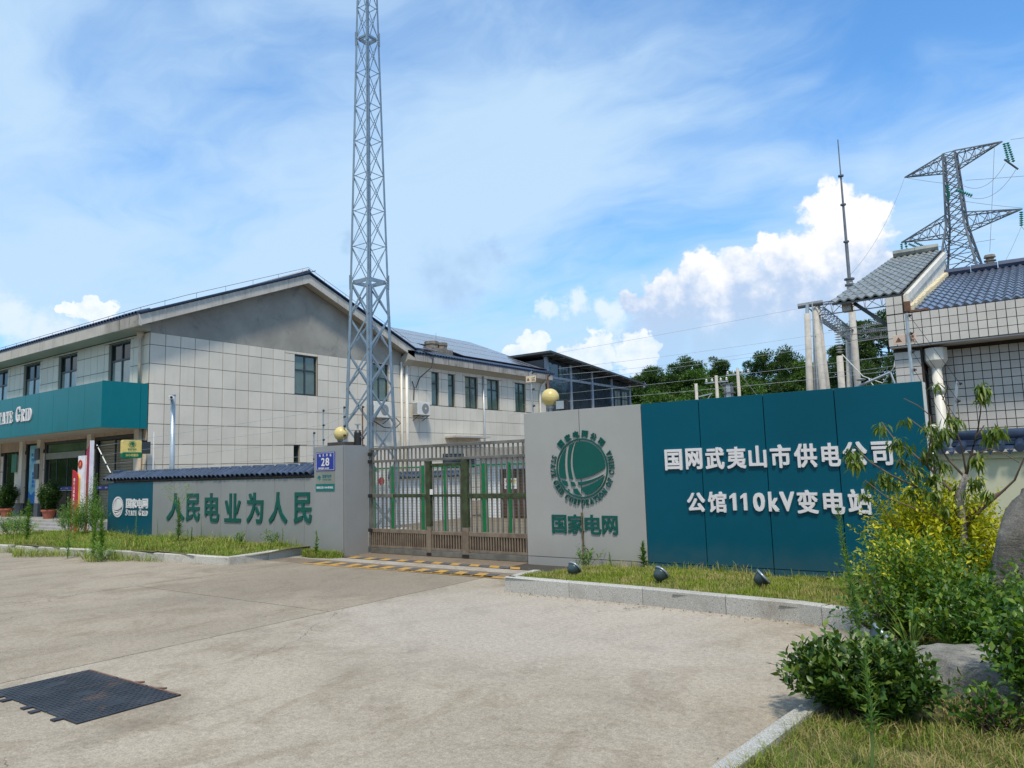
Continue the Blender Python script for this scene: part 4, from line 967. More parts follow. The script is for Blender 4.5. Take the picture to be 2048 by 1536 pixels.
# verge tiles along the barge and eaves tiles
vt = MB().box(-.08, .10, 0, .30, 0, .035).mesh('verge_tile', 'blue_tile'); pv = []
sl = math.atan(.395)
for i in range(25): y = YE+.29*i; pv.append(((XB-.02, y, roofz(y)+.07), (sl, 0, 0), None))
for i in range(22): y = RY+.29*i; pv.append(((XB-.02, y, roofz(y)+.07), (-sl, 0, 0), None))
pieces('verge_tile', vt, ob, pv)
et = arc_tile(.085, .5, 6).mesh('tile', 'blue_tile'); pieces('eaves_tile', et, ob, [((XB-.15-.21*i, YE-.03, roofz(YE)+.06), (sl, 0, 0), None) for i in range(90)], cap=90)
MB().tube([(-60, RY, roofz(RY)+.12), (XB, RY, roofz(RY)+.12)], .10, 10).build('ridge', 'blue_tile', ob, smooth=True)
# lightning strip on thin posts
lr = thing('lightning_strip', 'thin lightning protection rail on short posts along the eaves and verge', 'lightning rail', (XB, YE, 7.1))
pts = [(-60, YE+.1, roofz(YE)+.28), (XB-.05, YE+.1, roofz(YE)+.28)]+[(XB-.05, y, roofz(y)+.30) for y in (14, 16, 18, RY, 21, 23, 25.3)]
MB().tube(pts, .010, 4).build('rail', 'cable', lr)
for i in range(26): x = XB-.1-1.1*i; MB().tube([(x, YE+.1, roofz(YE)+.08), (x, YE+.1, roofz(YE)+.28)], .008, 4).build('post', 'cable', lr)
for i in range(11): y = YE+.9+1.15*i; MB().tube([(XB-.05, y, roofz(y)+.09), (XB-.05, y, roofz(y)+.30)], .008, 4).build('post', 'cable', lr)
# canopy with teal panels
cn = thing('teal_canopy', 'teal panelled box canopy with white STATE GRID letters over the office entrance', 'canopy', (XG, 11.48, 3.3))
MB().box(-50, XG-.006, 11.50, YF-.03, 3.34, 4.70).build('canopy_core', 'seam', cn); MB().box(-50, XG-.03, 11.51, YF-.03, 3.30, 3.338).build('underside', 'soffit', cn)
xj = [XG]; 
while xj[-1] > -49: xj.append(xj[-1]-1.155)
for a, b in zip(xj, xj[1:]): MB().box(b+.005, a-.005, 11.47, 11.50, 3.31, 4.80).build('panel', 'teal_canopy', cn, bevel=.003)
MB().box(XG-.004, XG+.026, 11.47, 12.72, 3.30, 4.82).build('end_panel', 'teal_canopy', cn, bevel=.003); MB().box(XG-.004, XG+.026, 12.73, YF-.03, 3.30, 4.82).build('end_panel', 'teal_canopy', cn)
MB().box(-50, XG-.01, 11.505, YF-.03, 4.70, 4.74).build('top', 'teal_canopy', cn)
serif_word('STATE GRID', 'white_letter', cn, (0, 11.47, 0), (1, 0, 0), (0, 0, 1), (0, -1, 0), (-33.1, -29.75, 3.85, 4.42), .035)
# steps and landing
stp = thing('entrance_steps', 'grey stone steps up to the office entrance', 'steps', (-33, 11.3, 0))
MB().box(-48, -25.2, 11.72, YF, 0, .28).build('landing', 'step_stone', stp)
for k in range(3): MB().box(-48, -25.2, 11.72-.33*(k+1), 11.72-.33*k-.004, 0, .28-.07*(k+1)).build('step', 'step_stone', stp)
# ground floor openings
def opening(x0, x1, z0, z1, name='window'):
    s = MB().box(x0, x1, YF+.20, YF+.24, z0, z1).build(name, 'interior_dark', ob); return s
dw = opening(-32.35, -28.62, .28, 3.17, 'entrance'); fr = MB()
for x in (-32.30, -28.67): fr.box(x-.05, x+.05, YF+.0, YF+.08, .285, 3.165)
fr.box(-32.25, -28.72, YF+.0, YF+.08, 3.08, 3.165); fr.build('frame', 'frame_dark', dw); MB().box(-32.25, -28.72, YF-.02, YF+.10, 2.50, 2.74).build('door_header', 'shutter', dw)
for i in range(4): a = -32.25+.885*i; MB().box(a+.02, a+.865, YF+.05, YF+.06, .30, 2.49).build('pane', 'glass_dark', dw); MB().box(a-.018, a+.018, YF+.03, YF+.08, .29, 2.495).build('door_stile', 'frame_dark', dw)
MB().box(-32.22, -28.74, YF+.05, YF+.06, 2.75, 3.07).build('pane', 'glass_green', dw)
MB().box(-32.22, -28.74, YF+.035, YF+.045, 1.30, 1.42).build('safety_strip', 'blue_plate', dw)
for i in range(7): x = -31.95+.5*i; glyph('国家电网', 'white_letter', dw, (0, YF+.034, 0), (1, 0, 0), (0, 0, 1), (0, -1, 0), (x-.09, x+.09, 1.335, 1.39), .002, .01, 'lettering')
MB().box(-32.22, -28.74, YF+.035, YF+.045, 1.275, 1.29).build('white_line', 'white_letter', dw)
sh = opening(-28.21, -25.30, .28, 3.17, 'shuttered_window'); fr = MB()
for x in (-28.16, -25.35): fr.box(x-.05, x+.05, YF+.0, YF+.08, .285, 3.165)
fr.box(-28.11, -25.40, YF+.0, YF+.08, 3.05, 3.165); fr.box(-26.8, -26.75, YF+.0, YF+.05, .285, 3.05); fr.build('frame', 'frame_dark', sh)
ml = MB().box(-28.10, -25.41, -.012, .012, -.045, .045).mesh('slat', 'shutter', Vector((0, 0, 0)))
for k in range(28): inst('slat', ml, sh, (0, YF+.13, .34+.098*k), (R(18), 0, 0))
MB().box(-28.10, -26.81, YF+.03, YF+.036, .29, 3.04).build('pane', 'glass_sheer', sh) if 'glass_sheer' in MATS else None
MB().box(-28.10, -25.41, YF+.04, YF+.045, 1.30, 1.42).build('safety_strip', 'blue_plate', sh)
for i in range(6): x = -27.85+.45*i; glyph('国家电网', 'white_letter', sh, (0, YF+.039, 0), (1, 0, 0), (0, 0, 1), (0, -1, 0), (x-.09, x+.09, 1.335, 1.39), .002, .01, 'lettering')
w0 = opening(-36.35, -35.13, .28, 2.9); MB().box(-36.3, -35.18, YF+.05, YF+.06, .30, 2.88).build('pane', 'glass_dark', w0); MB().box(-36.35, -36.30, YF, YF+.08, .29, 2.89).build('frame', 'frame_dark', w0); MB().box(-35.18, -35.13, YF, YF+.08, .29, 2.89).build('frame', 'frame_dark', w0)
w3 = opening(-34.1, -32.9, .28, 3.17); MB().box(-34.1, -34.03, YF, YF+.08, .29, 3.16).build('frame', 'frame_dark', w3); MB().box(-32.97, -32.9, YF, YF+.08, .29, 3.16).build('frame', 'frame_dark', w3); MB().box(-34.02, -32.98, YF+.06, YF+.07, .30, 3.16).build('pane', 'glass_dark', w3)
opening(-39.2, -36.9, .28, 2.9)
for x0, x1, z0, z1, mm in ((-35.02, -34.52, 2.05, 2.80, 'lightbox_green'), (-32.85, -32.46, 2.5, 2.95, 'frame_dark'), (-32.85, -32.46, 1.75, 2.35, 'frame_dark'), (-28.58, -28.28, 2.1, 2.75, 'seam'), (-28.58, -28.28, 1.3, 2.0, 'seam')):
    MB().box(x0, x1, YF-.19, YF-.165 if x0 > -33 else YF-.165, z0, z1).build('notice_board', mm, ob)
# banner in the window
bn = thing('window_banner', 'tall light blue poster with dark blue lettering in the window left of the doors', 'poster', (-33.4, YF, .78))
MB().box(-33.80, -32.98, YF+.015, YF+.03, .78, 3.10).build('sheet', 'banner_sky', bn)
MB().prism([(-33.80, YF+.011, .78), (-32.98, YF+.011, .78), (-32.98, YF+.011, 1.12), (-33.25, YF+.011, 1.28), (-33.55, YF+.011, 1.10), (-33.80, YF+.011, 1.30)], (0, .003, 0)).build('print', 'banner_blue', bn)
for s, b in (('网上国网', (-33.62, -33.04, 2.66, 2.80)), ('让电力更便捷', (-33.62, -33.04, 2.46, 2.60))): glyph(s, 'banner_blue', bn, (0, YF+.013, 0), (1, 0, 0), (0, 0, 1), (0, -1, 0), b, .003, .03, 'lettering')
for i in range(4):
    for j in range(2): MB().box(-33.5+.26*j, -33.3+.26*j, YF+.010, YF+.013, 1.42+.16*i, 1.55+.16*i).build('print', 'banner_blue', bn)
# yellow light box
lb = thing('light_box_sign', 'square yellow and green light box with a small green globe emblem', 'light box', (-25.2, 12.6, 2.6))
LBX, LY0, LY1 = -24.30, 12.04, 12.66
def rrect(y0, y1, z0, z1, r, x, n=5):
    out = []
    for cy__, cz, a0 in ((y1-r, z1-r, 0), (y0+r, z1-r, 90), (y0+r, z0+r, 180), (y1-r, z0+r, 270)):
        out += [(x, cy__+r*math.cos(R(a0+90*k/n)), cz+r*math.sin(R(a0+90*k/n))) for k in range(n+1)]
    return out
LA = dict(o3=(LBX, 0, 0), ex=(0, 1, 0), ez=(0, 0, 1), en=(1, 0, 0))
MB().prism(rrect(LY0, LY1, 2.31, 2.90, .06, LBX), (-.14, 0, 0)).build('box', 'lightbox_yellow', lb); MB().prism(rrect(LY0-.005, LY1+.005, 2.305, 2.50, .045, LBX+.005), (-.15, 0, 0)).build('lower_band', 'lightbox_green', lb)
emblem(lb, LA['o3'], LA['ex'], LA['ez'], LA['en'], 12.35, 2.755, .085, 'lightbox_green', .004, text=False, grid=22)
for k in range(20):
    a = 2*PI*k/20; MB().obox((LBX+.002, 12.35+.112*math.cos(a), 2.755+.112*math.sin(a)), Vector((0, math.cos(a), math.sin(a)))*.010, (.003, 0, 0), Vector((0, -math.sin(a), math.cos(a)))*.008).build('letter', 'lightbox_green', lb)
for s_, m_, bx_, q_ in (('国家电网', 'lightbox_green', (12.21, 12.49, 2.575, 2.625), 0), ('STATE GRID', 'lightbox_green', (12.23, 12.47, 2.53, 2.56), 0), ('24小时服务', 'lightbox_yellow', (12.14, 12.56, 2.36, 2.45), .006)):
    glyph(s_, m_, lb, (LBX+q_, 0, 0), (0, 1, 0), (0, 0, 1), (1, 0, 0), bx_, .003, .01, 'lettering')
MB().box(LBX-.12, LBX-.02, LY1+.001, 12.97, 2.45, 2.85).build('bracket', 'frame_dark', lb)
# down pipes
dp = thing('front_downpipe', 'beige drain pipe on the front wall by the building corner', 'drain pipe', (-24.9, 12.9, 0))
MB().tube([(-25.0, 12.88, 6.60), (-25.0, 12.88, 4.83)], .055, 10).build('pipe', 'pipe_beige', dp, smooth=True); MB().lathe((-25.0, 12.88, 6.42), [(.06, 0), (.12, .12), (.12, .24)], 10).build('hopper', 'pipe_beige', dp); MB().tube([(-24.86, 12.90, 3.29), (-24.86, 12.90, 0)], .055, 8).build('pipe', 'pipe_beige', dp, smooth=True)
dp = thing('corner_downpipe', 'pair of pale drain pipes at the joint of the gable and the rear wing', 'drain pipe', (XG, 25.1, 0))
for y in (25.0, 25.35): MB().tube([(XG+.10, y, 6.75), (XG+.10, y, 0)], .055 if y < 25.2 else .075, 10).build('pipe', 'pipe_pvc', dp, smooth=True)
MB().tube([(XG+.10, 25.2, 6.70), (XG+.10, 25.5, 6.80)], .09, 8).build('hopper', 'pipe_pvc', dp)
# ================================================================== REAR WING
wg = thing('rear_wing', 'long cream tiled rear wing with small dark windows under a low pitched roof', 'building', (XG, 31, 0)); YW0, YW1 = 25.12, 37.4
WW = [(27.18, 27.72), (28.42, 28.95), (29.77, 30.83), (31.63, 32.73), (34.23, 35.28)]
LWN = [(27.9, 30.4, 1.75, 2.45), (33.2, 34.6, 1.6, 2.45)]
w_ = MB(); ys = sorted(set([YW0, YW1]+[v for a in WW for v in a]))
for a, b in zip(ys, ys[1:]):
    if (a, b) in WW: w_.box(XG-.25, XG, a, b, 0, 4.82); w_.box(XG-.25, XG, a, b, 6.5, 6.72)
    else: w_.box(XG-.25, XG, a, b, 0, 6.72)
w_.box(-36, XG-.252, YW1-.25, YW1, 0, 6.7); w_.build('wall', 'joint_dark', wg)
me, r1 = put_tiles(wg, 'x', YW0, YW1, XG, rows[:-1]+[6.70], .55, [(a, b, 4.82, 6.5) for a, b in WW])
pieces('wall_tile', me, wg, [p for p in r1 if p[0][2] > 2.0], cap=240); pieces('wall_tile', me, wg, [p for p in r1 if p[0][2] <= 2.0], cap=0)
for a, b in WW: window(wg, 'x', a, b, XG, 4.82, 6.5, mull=(.5,) if b-a > .8 else (), trans=.66, gl='glass_green')
for i, (a, b, c, d) in enumerate(LWN): 
    lv_ = MB().box(XG+.02, XG+.06, a, b, c, d).build('louvre', 'frame_dark', wg)
    for k in range(7): MB().box(XG+.06, XG+.09, a+.05, b-.05, c+.05+k*.09, c+.09+k*.09).build('slat', 'pylon_steel', lv_)
MB().box(XG+.02, XG+.75, 28.1, 30.9, 3.24, 3.33).build('window_hood', 'fascia_concrete', wg)
MB().box(XB-.10, XB, YW0+.4, YW1+.1, 6.84, 7.14).build('eaves_fascia', 'fascia_dirty', wg); MB().prism([(XG+.022, YW0+.4, 6.66), (XB-.102, YW0+.4, 6.86), (XB-.102, YW0+.4, 6.95), (XG+.022, YW0+.4, 6.95)], (0, YW1-YW0-.3, 0)).build('soffit', 'soffit', wg)
def wz(x): return 7.14+(XB-x)*.40
MB().prism([(XB, YW0+.38, wz(XB)), (-31, YW0+.38, wz(-31)), (-31, YW0+.38, wz(-31)+.06), (XB, YW0+.38, wz(XB)+.06)], (0, YW1-YW0-.2, 0)).build('roof', 'blue_tile', wg)
MB().prism([(-31.01, YW0+.38, wz(-31)), (-38, YW0+.38, 7.1), (-38, YW0+.38, 7.16), (-31.01, YW0+.38, wz(-31)+.06)], (0, YW1-YW0-.2, 0)).build('roof', 'blue_tile', wg)
et2 = arc_tile(.085, .5, 6).mesh('tile', 'blue_tile'); pieces('eaves_tile', et2, wg, [((XB+.03, YW0+.5+.21*i, wz(XB)+.05), (math.atan(.4), 0, PI/2), None) for i in range(58)])
ch = thing('roof_chimney', 'squat weathered masonry chimney with twin flues on the wing roof', 'chimney', (-25.6, 28.6, 7.6))
for y in (28.25, 28.95): MB().lathe((-25.5, y, 7.5), [(.36, 0), (.34, .55), (.38, .6), (.38, .74), (.30, .74)], 9).build('flue', 'chimney_stone', ch)
MB().box(-25.95, -25.05, 27.8, 29.4, 7.4, 7.86).build('base', 'chimney_stone', ch); MB().tube([(-25.5, 28.6, 8.2), (-25.5, 28.6, 8.75)], .012, 4).build('rod', 'cable', ch)
sa = thing('solar_array', 'rows of dark glass solar panels covering the rear wing roof', 'solar panels', (-27, 31, 8))
sp = MB().box(0, 1.0, 0, 1.62, 0, .035).mesh('solar_panel', 'solar_cell'); fr = MB()
for a in ((0, .03), (.97, 1.0)): fr.box(a[0], a[1], -.002, 1.622, .030, .040)
for a in ((0, .03), (1.59, 1.62)): fr.box(.03, .97, a[0], a[1], .030, .040)
frm = fr.mesh('panel_frame', 'aluminium'); ang = math.atan(.40)
for i in range(4):
    for j in range(12):
        y = YW0+.6+1.02*j
        if i == 0 and j in (2, 3): continue
        x = XB-.55-1.55*i; z = wz(x)+.20
        p = inst('solar_panel', sp, sa, (x, y, z), None); p.rotation_euler = Matrix(((0, -math.cos(ang), math.sin(ang)), (1, 0, 0), (0, math.sin(ang), math.cos(ang)))).to_euler()
        f = inst('panel_frame', frm, p); f.location = (0, 0, 0)
def ac_unit(y, z, label, w=.86, h=.62):
    t = thing('air_conditioner', label, 'air conditioner', (XG+.2, y, z), 'air conditioner units on the tiled wall')
    MB().box(XG+.10, XG+.44, y, y+w, z, z+h).build('casing', 'ac_white', t, bevel=.015)
    MB().lathe((XG+.441, y+w*.62, z+h*.5), [(.24, 0), (.24, .012), (.21, .014)], 20, (1, 0, 0)).build('fan_grille', 'ac_fan', t); MB().lathe((XG+.456, y+w*.62, z+h*.5), [(.05, 0), (.05, .01)], 12, (1, 0, 0)).build('fan_hub', 'ac_white', t)
    vs_ = MB()
    for k in range(9): vs_.box(XG+.12, XG+.42, y-.008, y-.001, z+.06+k*.058, z+.085+k*.058)
    vs_.build('side_vent', 'ac_fan', t); bk = MB()
    for q in (y+.1, y+w-.1): bk.beam((XG+.02, q, z-.03), (XG+.48, q, z-.03), .03); bk.beam((XG+.02, q, z-.25), (XG+.42, q, z-.04), .025)
    bk.build('bracket', 'frame_dark', t); return t
ac_unit(22.95, 4.05, 'larger white air conditioner seen through the lattice mast', 1.0, .72); ac_unit(25.72, 4.28, 'small white air conditioner with a blue label right of the drain pipes')
cb_ = thing('roof_cable', 'black cable hanging from the wing eaves down to the air conditioner', 'cable', (XG+.3, 26.3, 6))
MB().tube([(XB, 26.05, 7.35), (XB+.08, 26.75, 7.2), (XB+.05, 26.6, 6.6), (XG+.15, 26.2, 6.1), (XG+.08, 26.0, 5.6)], .03, 6).build('cable', 'cable_black', cb_); MB().tube([(XG+.08, 25.75, 5.9), (XG+.06, 25.9, 5.6), (XG+.06, 25.85, 5.0)], .025, 6).build('cable', 'cable_black', cb_)
cb_ = thing('hanging_hose', 'black hose looping below the larger air conditioner', 'hose', (XG+.3, 23.5, 4)); MB().tube([(XG+.2, 23.0, 3.95), (XG+.35, 23.6, 3.62), (XG+.35, 24.3, 3.60), (XG+.3, 24.7, 3.85), (XG+.1, 24.6, 4.1)], .025, 6).build('hose', 'cable_black', cb_)
dpw = thing('wing_downpipe', 'thin grey drain pipe between two windows of the rear wing', 'drain pipe', (XG+.1, 31.2, 0)); MB().tube([(XG+.08, 31.25, 6.6), (XG+.08, 31.25, 0)], .045, 8).build('pipe', 'galvanised', dpw, smooth=True)
dpw = thing('end_downpipe', 'bent pale drain pipe at the far end of the rear wing', 'drain pipe', (XG+.1, 36.9, 0)); MB().tube([(XG+.3, 37.1, 6.85), (XG+.12, 36.8, 6.4), (XG+.12, 36.6, 6.0), (XG+.12, 36.6, 0)], .06, 8).build('pipe', 'pipe_pvc', dpw, smooth=True)
# ================================================================== GLASS PAVILION
pv_ = thing('glass_pavilion', 'steel framed glass pavilion with a dark shed roof behind the wing', 'pavilion', (XG, 43, 0)); PX0 = XG+.0
def prz(y): return 8.38-.083*(y-38.0)
for i in range(5):
    y = 37.75+2.72*i; MB().box(PX0-.2, PX0, y-.10, y+.10, 0, prz(y)-.05).build('post', 'pavilion_frame', pv_)
for z0, z1 in ((7.05, 7.20), (4.9, 5.02), (2.0, 2.15)): MB().box(PX0-.16, PX0-.02, 37.6, 48.7, z0, z1).build('rail', 'pavilion_frame', pv_)
for i in range(4):
    y0, y1 = 37.85+2.72*i, 37.75+2.72*(i+1)-.1; ym = (y0+y1)/2
    MB().box(PX0-.10, PX0-.08, y0, y1, 5.02, 7.05).build('pane', 'glass_pavilion', pv_)
    for a, b in ((y0, ym-.03), (ym+.03, y1)): MB().prism([(PX0-.10, a, 7.20), (PX0-.10, b, 7.20), (PX0-.10, b, prz(b)-.10), (PX0-.10, a, prz(a)-.10)], (.02, 0, 0)).build('pane', 'glass_pavilion', pv_)
    MB().box(PX0-.13, PX0-.05, ym-.03, ym+.03, 7.2, prz(ym)-.1).build('mullion', 'frame_dark', pv_)
    MB().box(PX0-.14, PX0-.09, y0, y1, 2.15, 4.9).build('lower_panel', 'wall_tile', pv_)
MB().box(-34, PX0-.21, 37.62, 37.74, 0, 8.2).build('end_wall', 'glass_pavilion', pv_); MB().box(-34, PX0-.21, 48.6, 48.72, 0, 7.3).build('end_wall', 'glass_pavilion', pv_); MB().box(-34.1, -34, 37.6, 48.7, 0, 7.3).build('rear_wall', 'pavilion_frame', pv_)
MB().prism([(-34.5, 37.0, prz(37.0)), (PX0+.75, 37.0, prz(37.0)), (PX0+.75, 50.0, prz(50.0)), (-34.5, 50.0, prz(50.0))], (0, 0, .13)).build('roof', 'pavilion_roof', pv_)
rb = MB()
for i in range(12): y = 37.4+1.1*i; rb.box(PX0-.1, PX0+.72, y, y+.06, prz(y)-.09, prz(y+.06)-.003)
rb.build('rafter', 'pylon_steel', pv_)
for i in range(2): 
    y = 46.25+1.1*i; wn_ = MB().box(PX0-.07, PX0-.05, y, y+.9, 5.1, 6.95).build('casement', 'frame_dark', pv_)
    for a in range(2):
        for b in range(3): MB().box(PX0-.05, PX0-.04, y+.08+.42*a, y+.40+.42*a, 5.2+.58*b, 5.68+.58*b).build('pane', 'glass_curtain', wn_)
# ================================================================== YARD STORE with brown door
ys_ = thing('yard_store', 'low white store with a flat concrete roof and brown door in the yard', 'shed', (-14.4, 20, 0))
MB().box(-15.95, -9.0, 20.0, 24.0, 0, 2.05).build('wall', 'white_wall', ys_); MB().box(-16.3, -8.7, 19.6, 24.3, 2.052, 2.32).build('roof', 'fascia_dirty', ys_)
ds = MB().box(-15.05, -13.95, 19.94, 19.998, .02, 1.60).build('door', 'door_brown', ys_)
for k in range(12): MB().box(-15.03, -13.97, 19.925, 19.938, .06+k*.128, .155+k*.128).build('slat', 'door_brown', ds)
MB().box(-14.85, -14.35, 19.915, 19.925, .95, 1.30).build('notice', 'white_paint', ds)
for x, z, mm in ((-14.74, 1.2, 'banner_red'), (-14.55, 1.2, 'banner_red'), (-14.42, 1.2, 'lightbox_yellow'), (-14.74, 1.02, 'blue_plate'), (-14.5, 1.02, 'blue_plate')): MB().lathe((x, 19.914, z), [(.05, 0), (.05, .003)], 12, (0, -1, 0)).build('symbol', mm, ds)
# ================================================================== LATTICE MAST (square, seen corner on)
TX, TY = -14.8, 13.9
mast = thing('lattice_mast', 'tall blue-grey steel lattice mast rising behind the gate', 'lattice mast', (TX, TY, 0))
def hs(z): return (1.10-.0534*z)/2 if z <= 6.8 else (.737-.0378*(z-6.8))/2
def corner(k, z): sx, sy_ = ((1, -1), (1, 1), (-1, 1), (-1, -1))[k]; h = hs(z); return Vector((TX+sx*h, TY+sy_*h, z))
ZT = 21.0
for k in range(4):
    sx, sy_ = ((1, -1), (1, 1), (-1, 1), (-1, -1))[k]
    for z0, z1, w_ in ((0, 6.8, .10), (6.8, 13.9, .062), (13.9, ZT, .055)):
        p, q = corner(k, z0), corner(k, z1-.002); mb = MB(); t_ = .012
        for (ax, ay) in ((-sx*w_, 0), (0, -sy_*w_)):
            e = Vector((ax, ay, 0)); nrm = Vector((0, -sy_*t_, 0)) if ax else Vector((-sx*t_, 0, 0))
            mb.prism([p, p+e, q+e, q], nrm)
        mb.build('leg', 'steel_blue', mast)
lv_lo = [0, .92, 1.9, 2.9, 3.88, 4.86, 5.83, 6.8]; lv_hi = [6.8+1.014*i for i in range(1, 8)]; lv_hi2 = [13.9+.95*i for i in range(1, 8)]
allz = lv_lo+lv_hi+lv_hi2
for i in range(len(allz)-1):
    z0, z1 = allz[i], allz[i+1]; lo = z1 < 6.9; wb = .050 if lo else .018
    for k in range(4):
        a, b = k, (k+1) % 4; sx = ((1, 0), (0, 1), (-1, 0), (0, -1))[k]; off = Vector((sx[0], sx[1], 0))
        MB().beam(corner(a, z0)-off*.016, corner(b, z1)-off*.016, wb, .012, off).build('brace', 'steel_blue', mast)
        MB().beam(corner(b, z0)-off*.034, corner(a, z1)-off*.034, wb, .012, off).build('brace', 'steel_blue', mast)
        if not lo: MB().beam(corner(a, z1)-off*.052, corner(b, z1)-off*.052, .018, .012, off).build('strut', 'steel_blue', mast)
for zf, h_ in ((6.8, .11), (13.9, .12)):
    for k in range(4):
        a, b = corner(k, zf), corner((k+1) % 4, zf); off = Vector((((1, 0), (0, 1), (-1, 0), (0, -1))[k][0], ((1, 0), (0, 1), (-1, 0), (0, -1))[k][1], 0))
        MB().beam(a-off*.07+(b-a).normalized()*.05, b-off*.07-(b-a).normalized()*.05, .02, h_, Vector((0, 0, 1))).build('collar_beam', 'steel_blue', mast)
        MB().obox(corner(k, zf)+Vector((0, 0, 0)), (.016, 0, 0), (0, .016, 0), (0, 0, .20)).build('splice_plate', 'steel_blue', mast)
        for dz in (-.15, -.07, .07, .15): 
            c_ = corner(k, zf+dz); s_ = ((1, -1), (1, 1), (-1, 1), (-1, -1))[k]
            MB().lathe((c_.x+s_[0]*.002, c_.y-s_[1]*.05, c_.z), [(.014, 0), (.014, .02)], 6, (s_[0], 0, 0)).build('bolt', 'galvanised', mast)
MB().box(TX-.75, TX+.75, TY-.75, TY+.75, -.02, .12).build('footing', 'concrete_pole', mast)
# ================================================================== GATE
YG = 10.67; GX0, GX1 = -11.385, -7.425
gt = thing('steel_gate', 'wide weathered steel bar gate with mossy posts and a wicket door', 'gate', (-9.5, YG, 0))
px = [(-9.80, -9.70), (-8.92, -8.78)]
def rail(x0, x1, z, h, m, d=.05, dy=0): return MB().box(x0, x1, YG-d/2+dy, YG+d/2+dy, z-h/2, z+h/2).build('rail', m, gt, bevel=.004)
L0, L1 = GX0+.06, px[0][0]
MB().box(GX0+.0, GX0+.055, YG-.03, YG+.03, .09, 2.09).build('post', 'gate_steel', gt)
MB().box(GX1-.05, GX1, YG-.03, YG+.03, .09, 2.12).build('post', 'gate_steel', gt)
for (a, b) in px:
    MB().box(a, b, YG-.045, YG+.035, .56, 1.80).build('post', 'gate_mossy', gt, bevel=.005); MB().box(a+.001, b-.001, YG-.043, YG+.033, .07, .558).build('post', 'gate_rusty', gt, bevel=.005)
    MB().box(a-.005, b+.005, YG-.05, YG+.04, .02, .068).build('roller', 'black_metal', gt)
rail(GX0+.056, GX1-.051, 2.085, .055, 'gate_steel'); rail(GX0+.056, GX1-.051, 1.83, .05, 'gate_steel')
rail(GX0+.056, L1-.001, 1.14, .07, 'gate_steel'); rail(px[0][1]+.001, px[1][0]-.001, 1.14, .05, 'gate_mossy', .045); rail(px[1][1]+.001, GX1-.051, 1.13, .09, 'gate_mossy')
MB().box(-10.7, L1-.002, YG-.029, YG-.0265, 1.108, 1.172).build('mossy_face', 'gate_mossy', gt)
rail(GX0+.056, L1-.001, .45, .075, 'gate_rusty'); rail(px[0][1]+.001, px[1][0]-.001, .44, .065, 'gate_rusty', .045); rail(px[1][1]+.001, GX1-.051, .44, .08, 'gate_rusty')
rail(px[0][1]+.001, px[1][0]-.001, 1.72, .05, 'gate_mossy', .045)
rail(GX0+.056, GX1-.051, .055, .10, 'gate_steel', .07); rail(GX0+.056, L1-.002, .135, .045, 'gate_rusty', .046); rail(px[1][1]+.002, GX1-.051, .135, .045, 'gate_rusty', .046); rail(px[0][1]+.002, px[1][0]-.002, .135, .045, 'gate_rusty', .044)
um = MB().box(-.014, .014, -.010, .010, 0, 1).mesh('bar', 'gate_steel'); lm_ = MB().box(-.013, .013, -.009, .009, 0, 1).mesh('bar', 'gate_rusty')
def bars(x0, x1, n, z0, z1, me, dy=0.0):
    for i in range(n):
        x = x0+(x1-x0)*(i+.5)/n; inst('bar', me, gt, (x, YG+dy, z0), None, (1, 1, z1-z0))
bars(GX0+.06, GX1-.05, 36, 1.857, 2.056, um)
bars(GX0+.06, L1, 13, 1.176, 1.804, um); bars(GX0+.06, L1, 13, .489, 1.104, um)
bars(px[0][1], px[1][0], 7, 1.166, 1.694, um); bars(px[0][1], px[1][0], 7, .474, 1.114, um)
bars(px[1][1], GX1-.05, 11, 1.176, 1.804, um); bars(px[1][1], GX1-.05, 11, .482, 1.084, um)
bars(GX0+.06, L1, 27, .159, .411, lm_, -.012); bars(px[0][1], px[1][0], 12, .159, .406, lm_, -.012); bars(px[1][1], GX1-.05, 22, .159, .399, lm_, -.012)
for a, b in ((GX0+.057, L1-.002), (px[0][1]+.002, px[1][0]-.002), (px[1][1]+.002, GX1-.052)): MB().box(a, b, YG+.004, YG+.010, .158, .41).build('kick_panel', 'gate_backing', gt)
MB().box(px[0][1]+.004, px[0][1]+.07, YG-.05, YG-.027, 1.16, 1.26).build('lock_box', 'white_paint', gt); MB().box(px[0][1]+.01, px[0][1]+.05, YG-.05, YG-.027, 1.04, 1.10).build('padlock', 'black_metal', gt)
for z in (1.83, 1.14, .45, 1.98): MB().box(GX0-.005, GX0+.10, YG-.055, YG-.032, z-.035, z+.035).build('hinge', 'black_metal', gt)
# ================================================================== GREEN MESH FENCE in the yard
gf = thing('green_mesh_fence', 'green painted posts and fine wire mesh fence just inside the gate', 'fence', (-11.5, 13.5, 0)); YFn = 12.6
fx = [(-13.35, .05), (-12.40, .09), (-11.40, .05), (-10.60, .05), (-9.72, .04), (-8.95, .17), (-8.0, .17)]
for x, w_ in [(-13.3, .05), (-12.68, .09), (-11.72, .13), (-11.56, .09), (-11.04, .045), (-9.94, .17), (-9.27, .06), (-8.74, .13), (-8.62, .04), (-6.6, .05)]:
    MB().box(x-w_/2, x+w_/2, YFn-.03, YFn+.03, .0, 1.74).build('post', 'green_paint', gf)
for z in (1.70, .12): MB().box(-13.32, -6.58, YFn-.015, YFn+.015, z-.018, z+.018).build('rail', 'green_paint', gf)
ms_ = MB()
for i in range(110): x = -13.28+.061*i; ms_.box(x-.0022, x+.0022, YFn-.003, YFn+.001, .14, 1.68)
for j in range(26): z = .16+.060*j; ms_.box(-13.3, -6.6, YFn+.002, YFn+.006, z-.0022, z+.0022)
o_ = ms_.build('mesh', 'wire_mesh', gf); o_['kind'] = 'stuff'
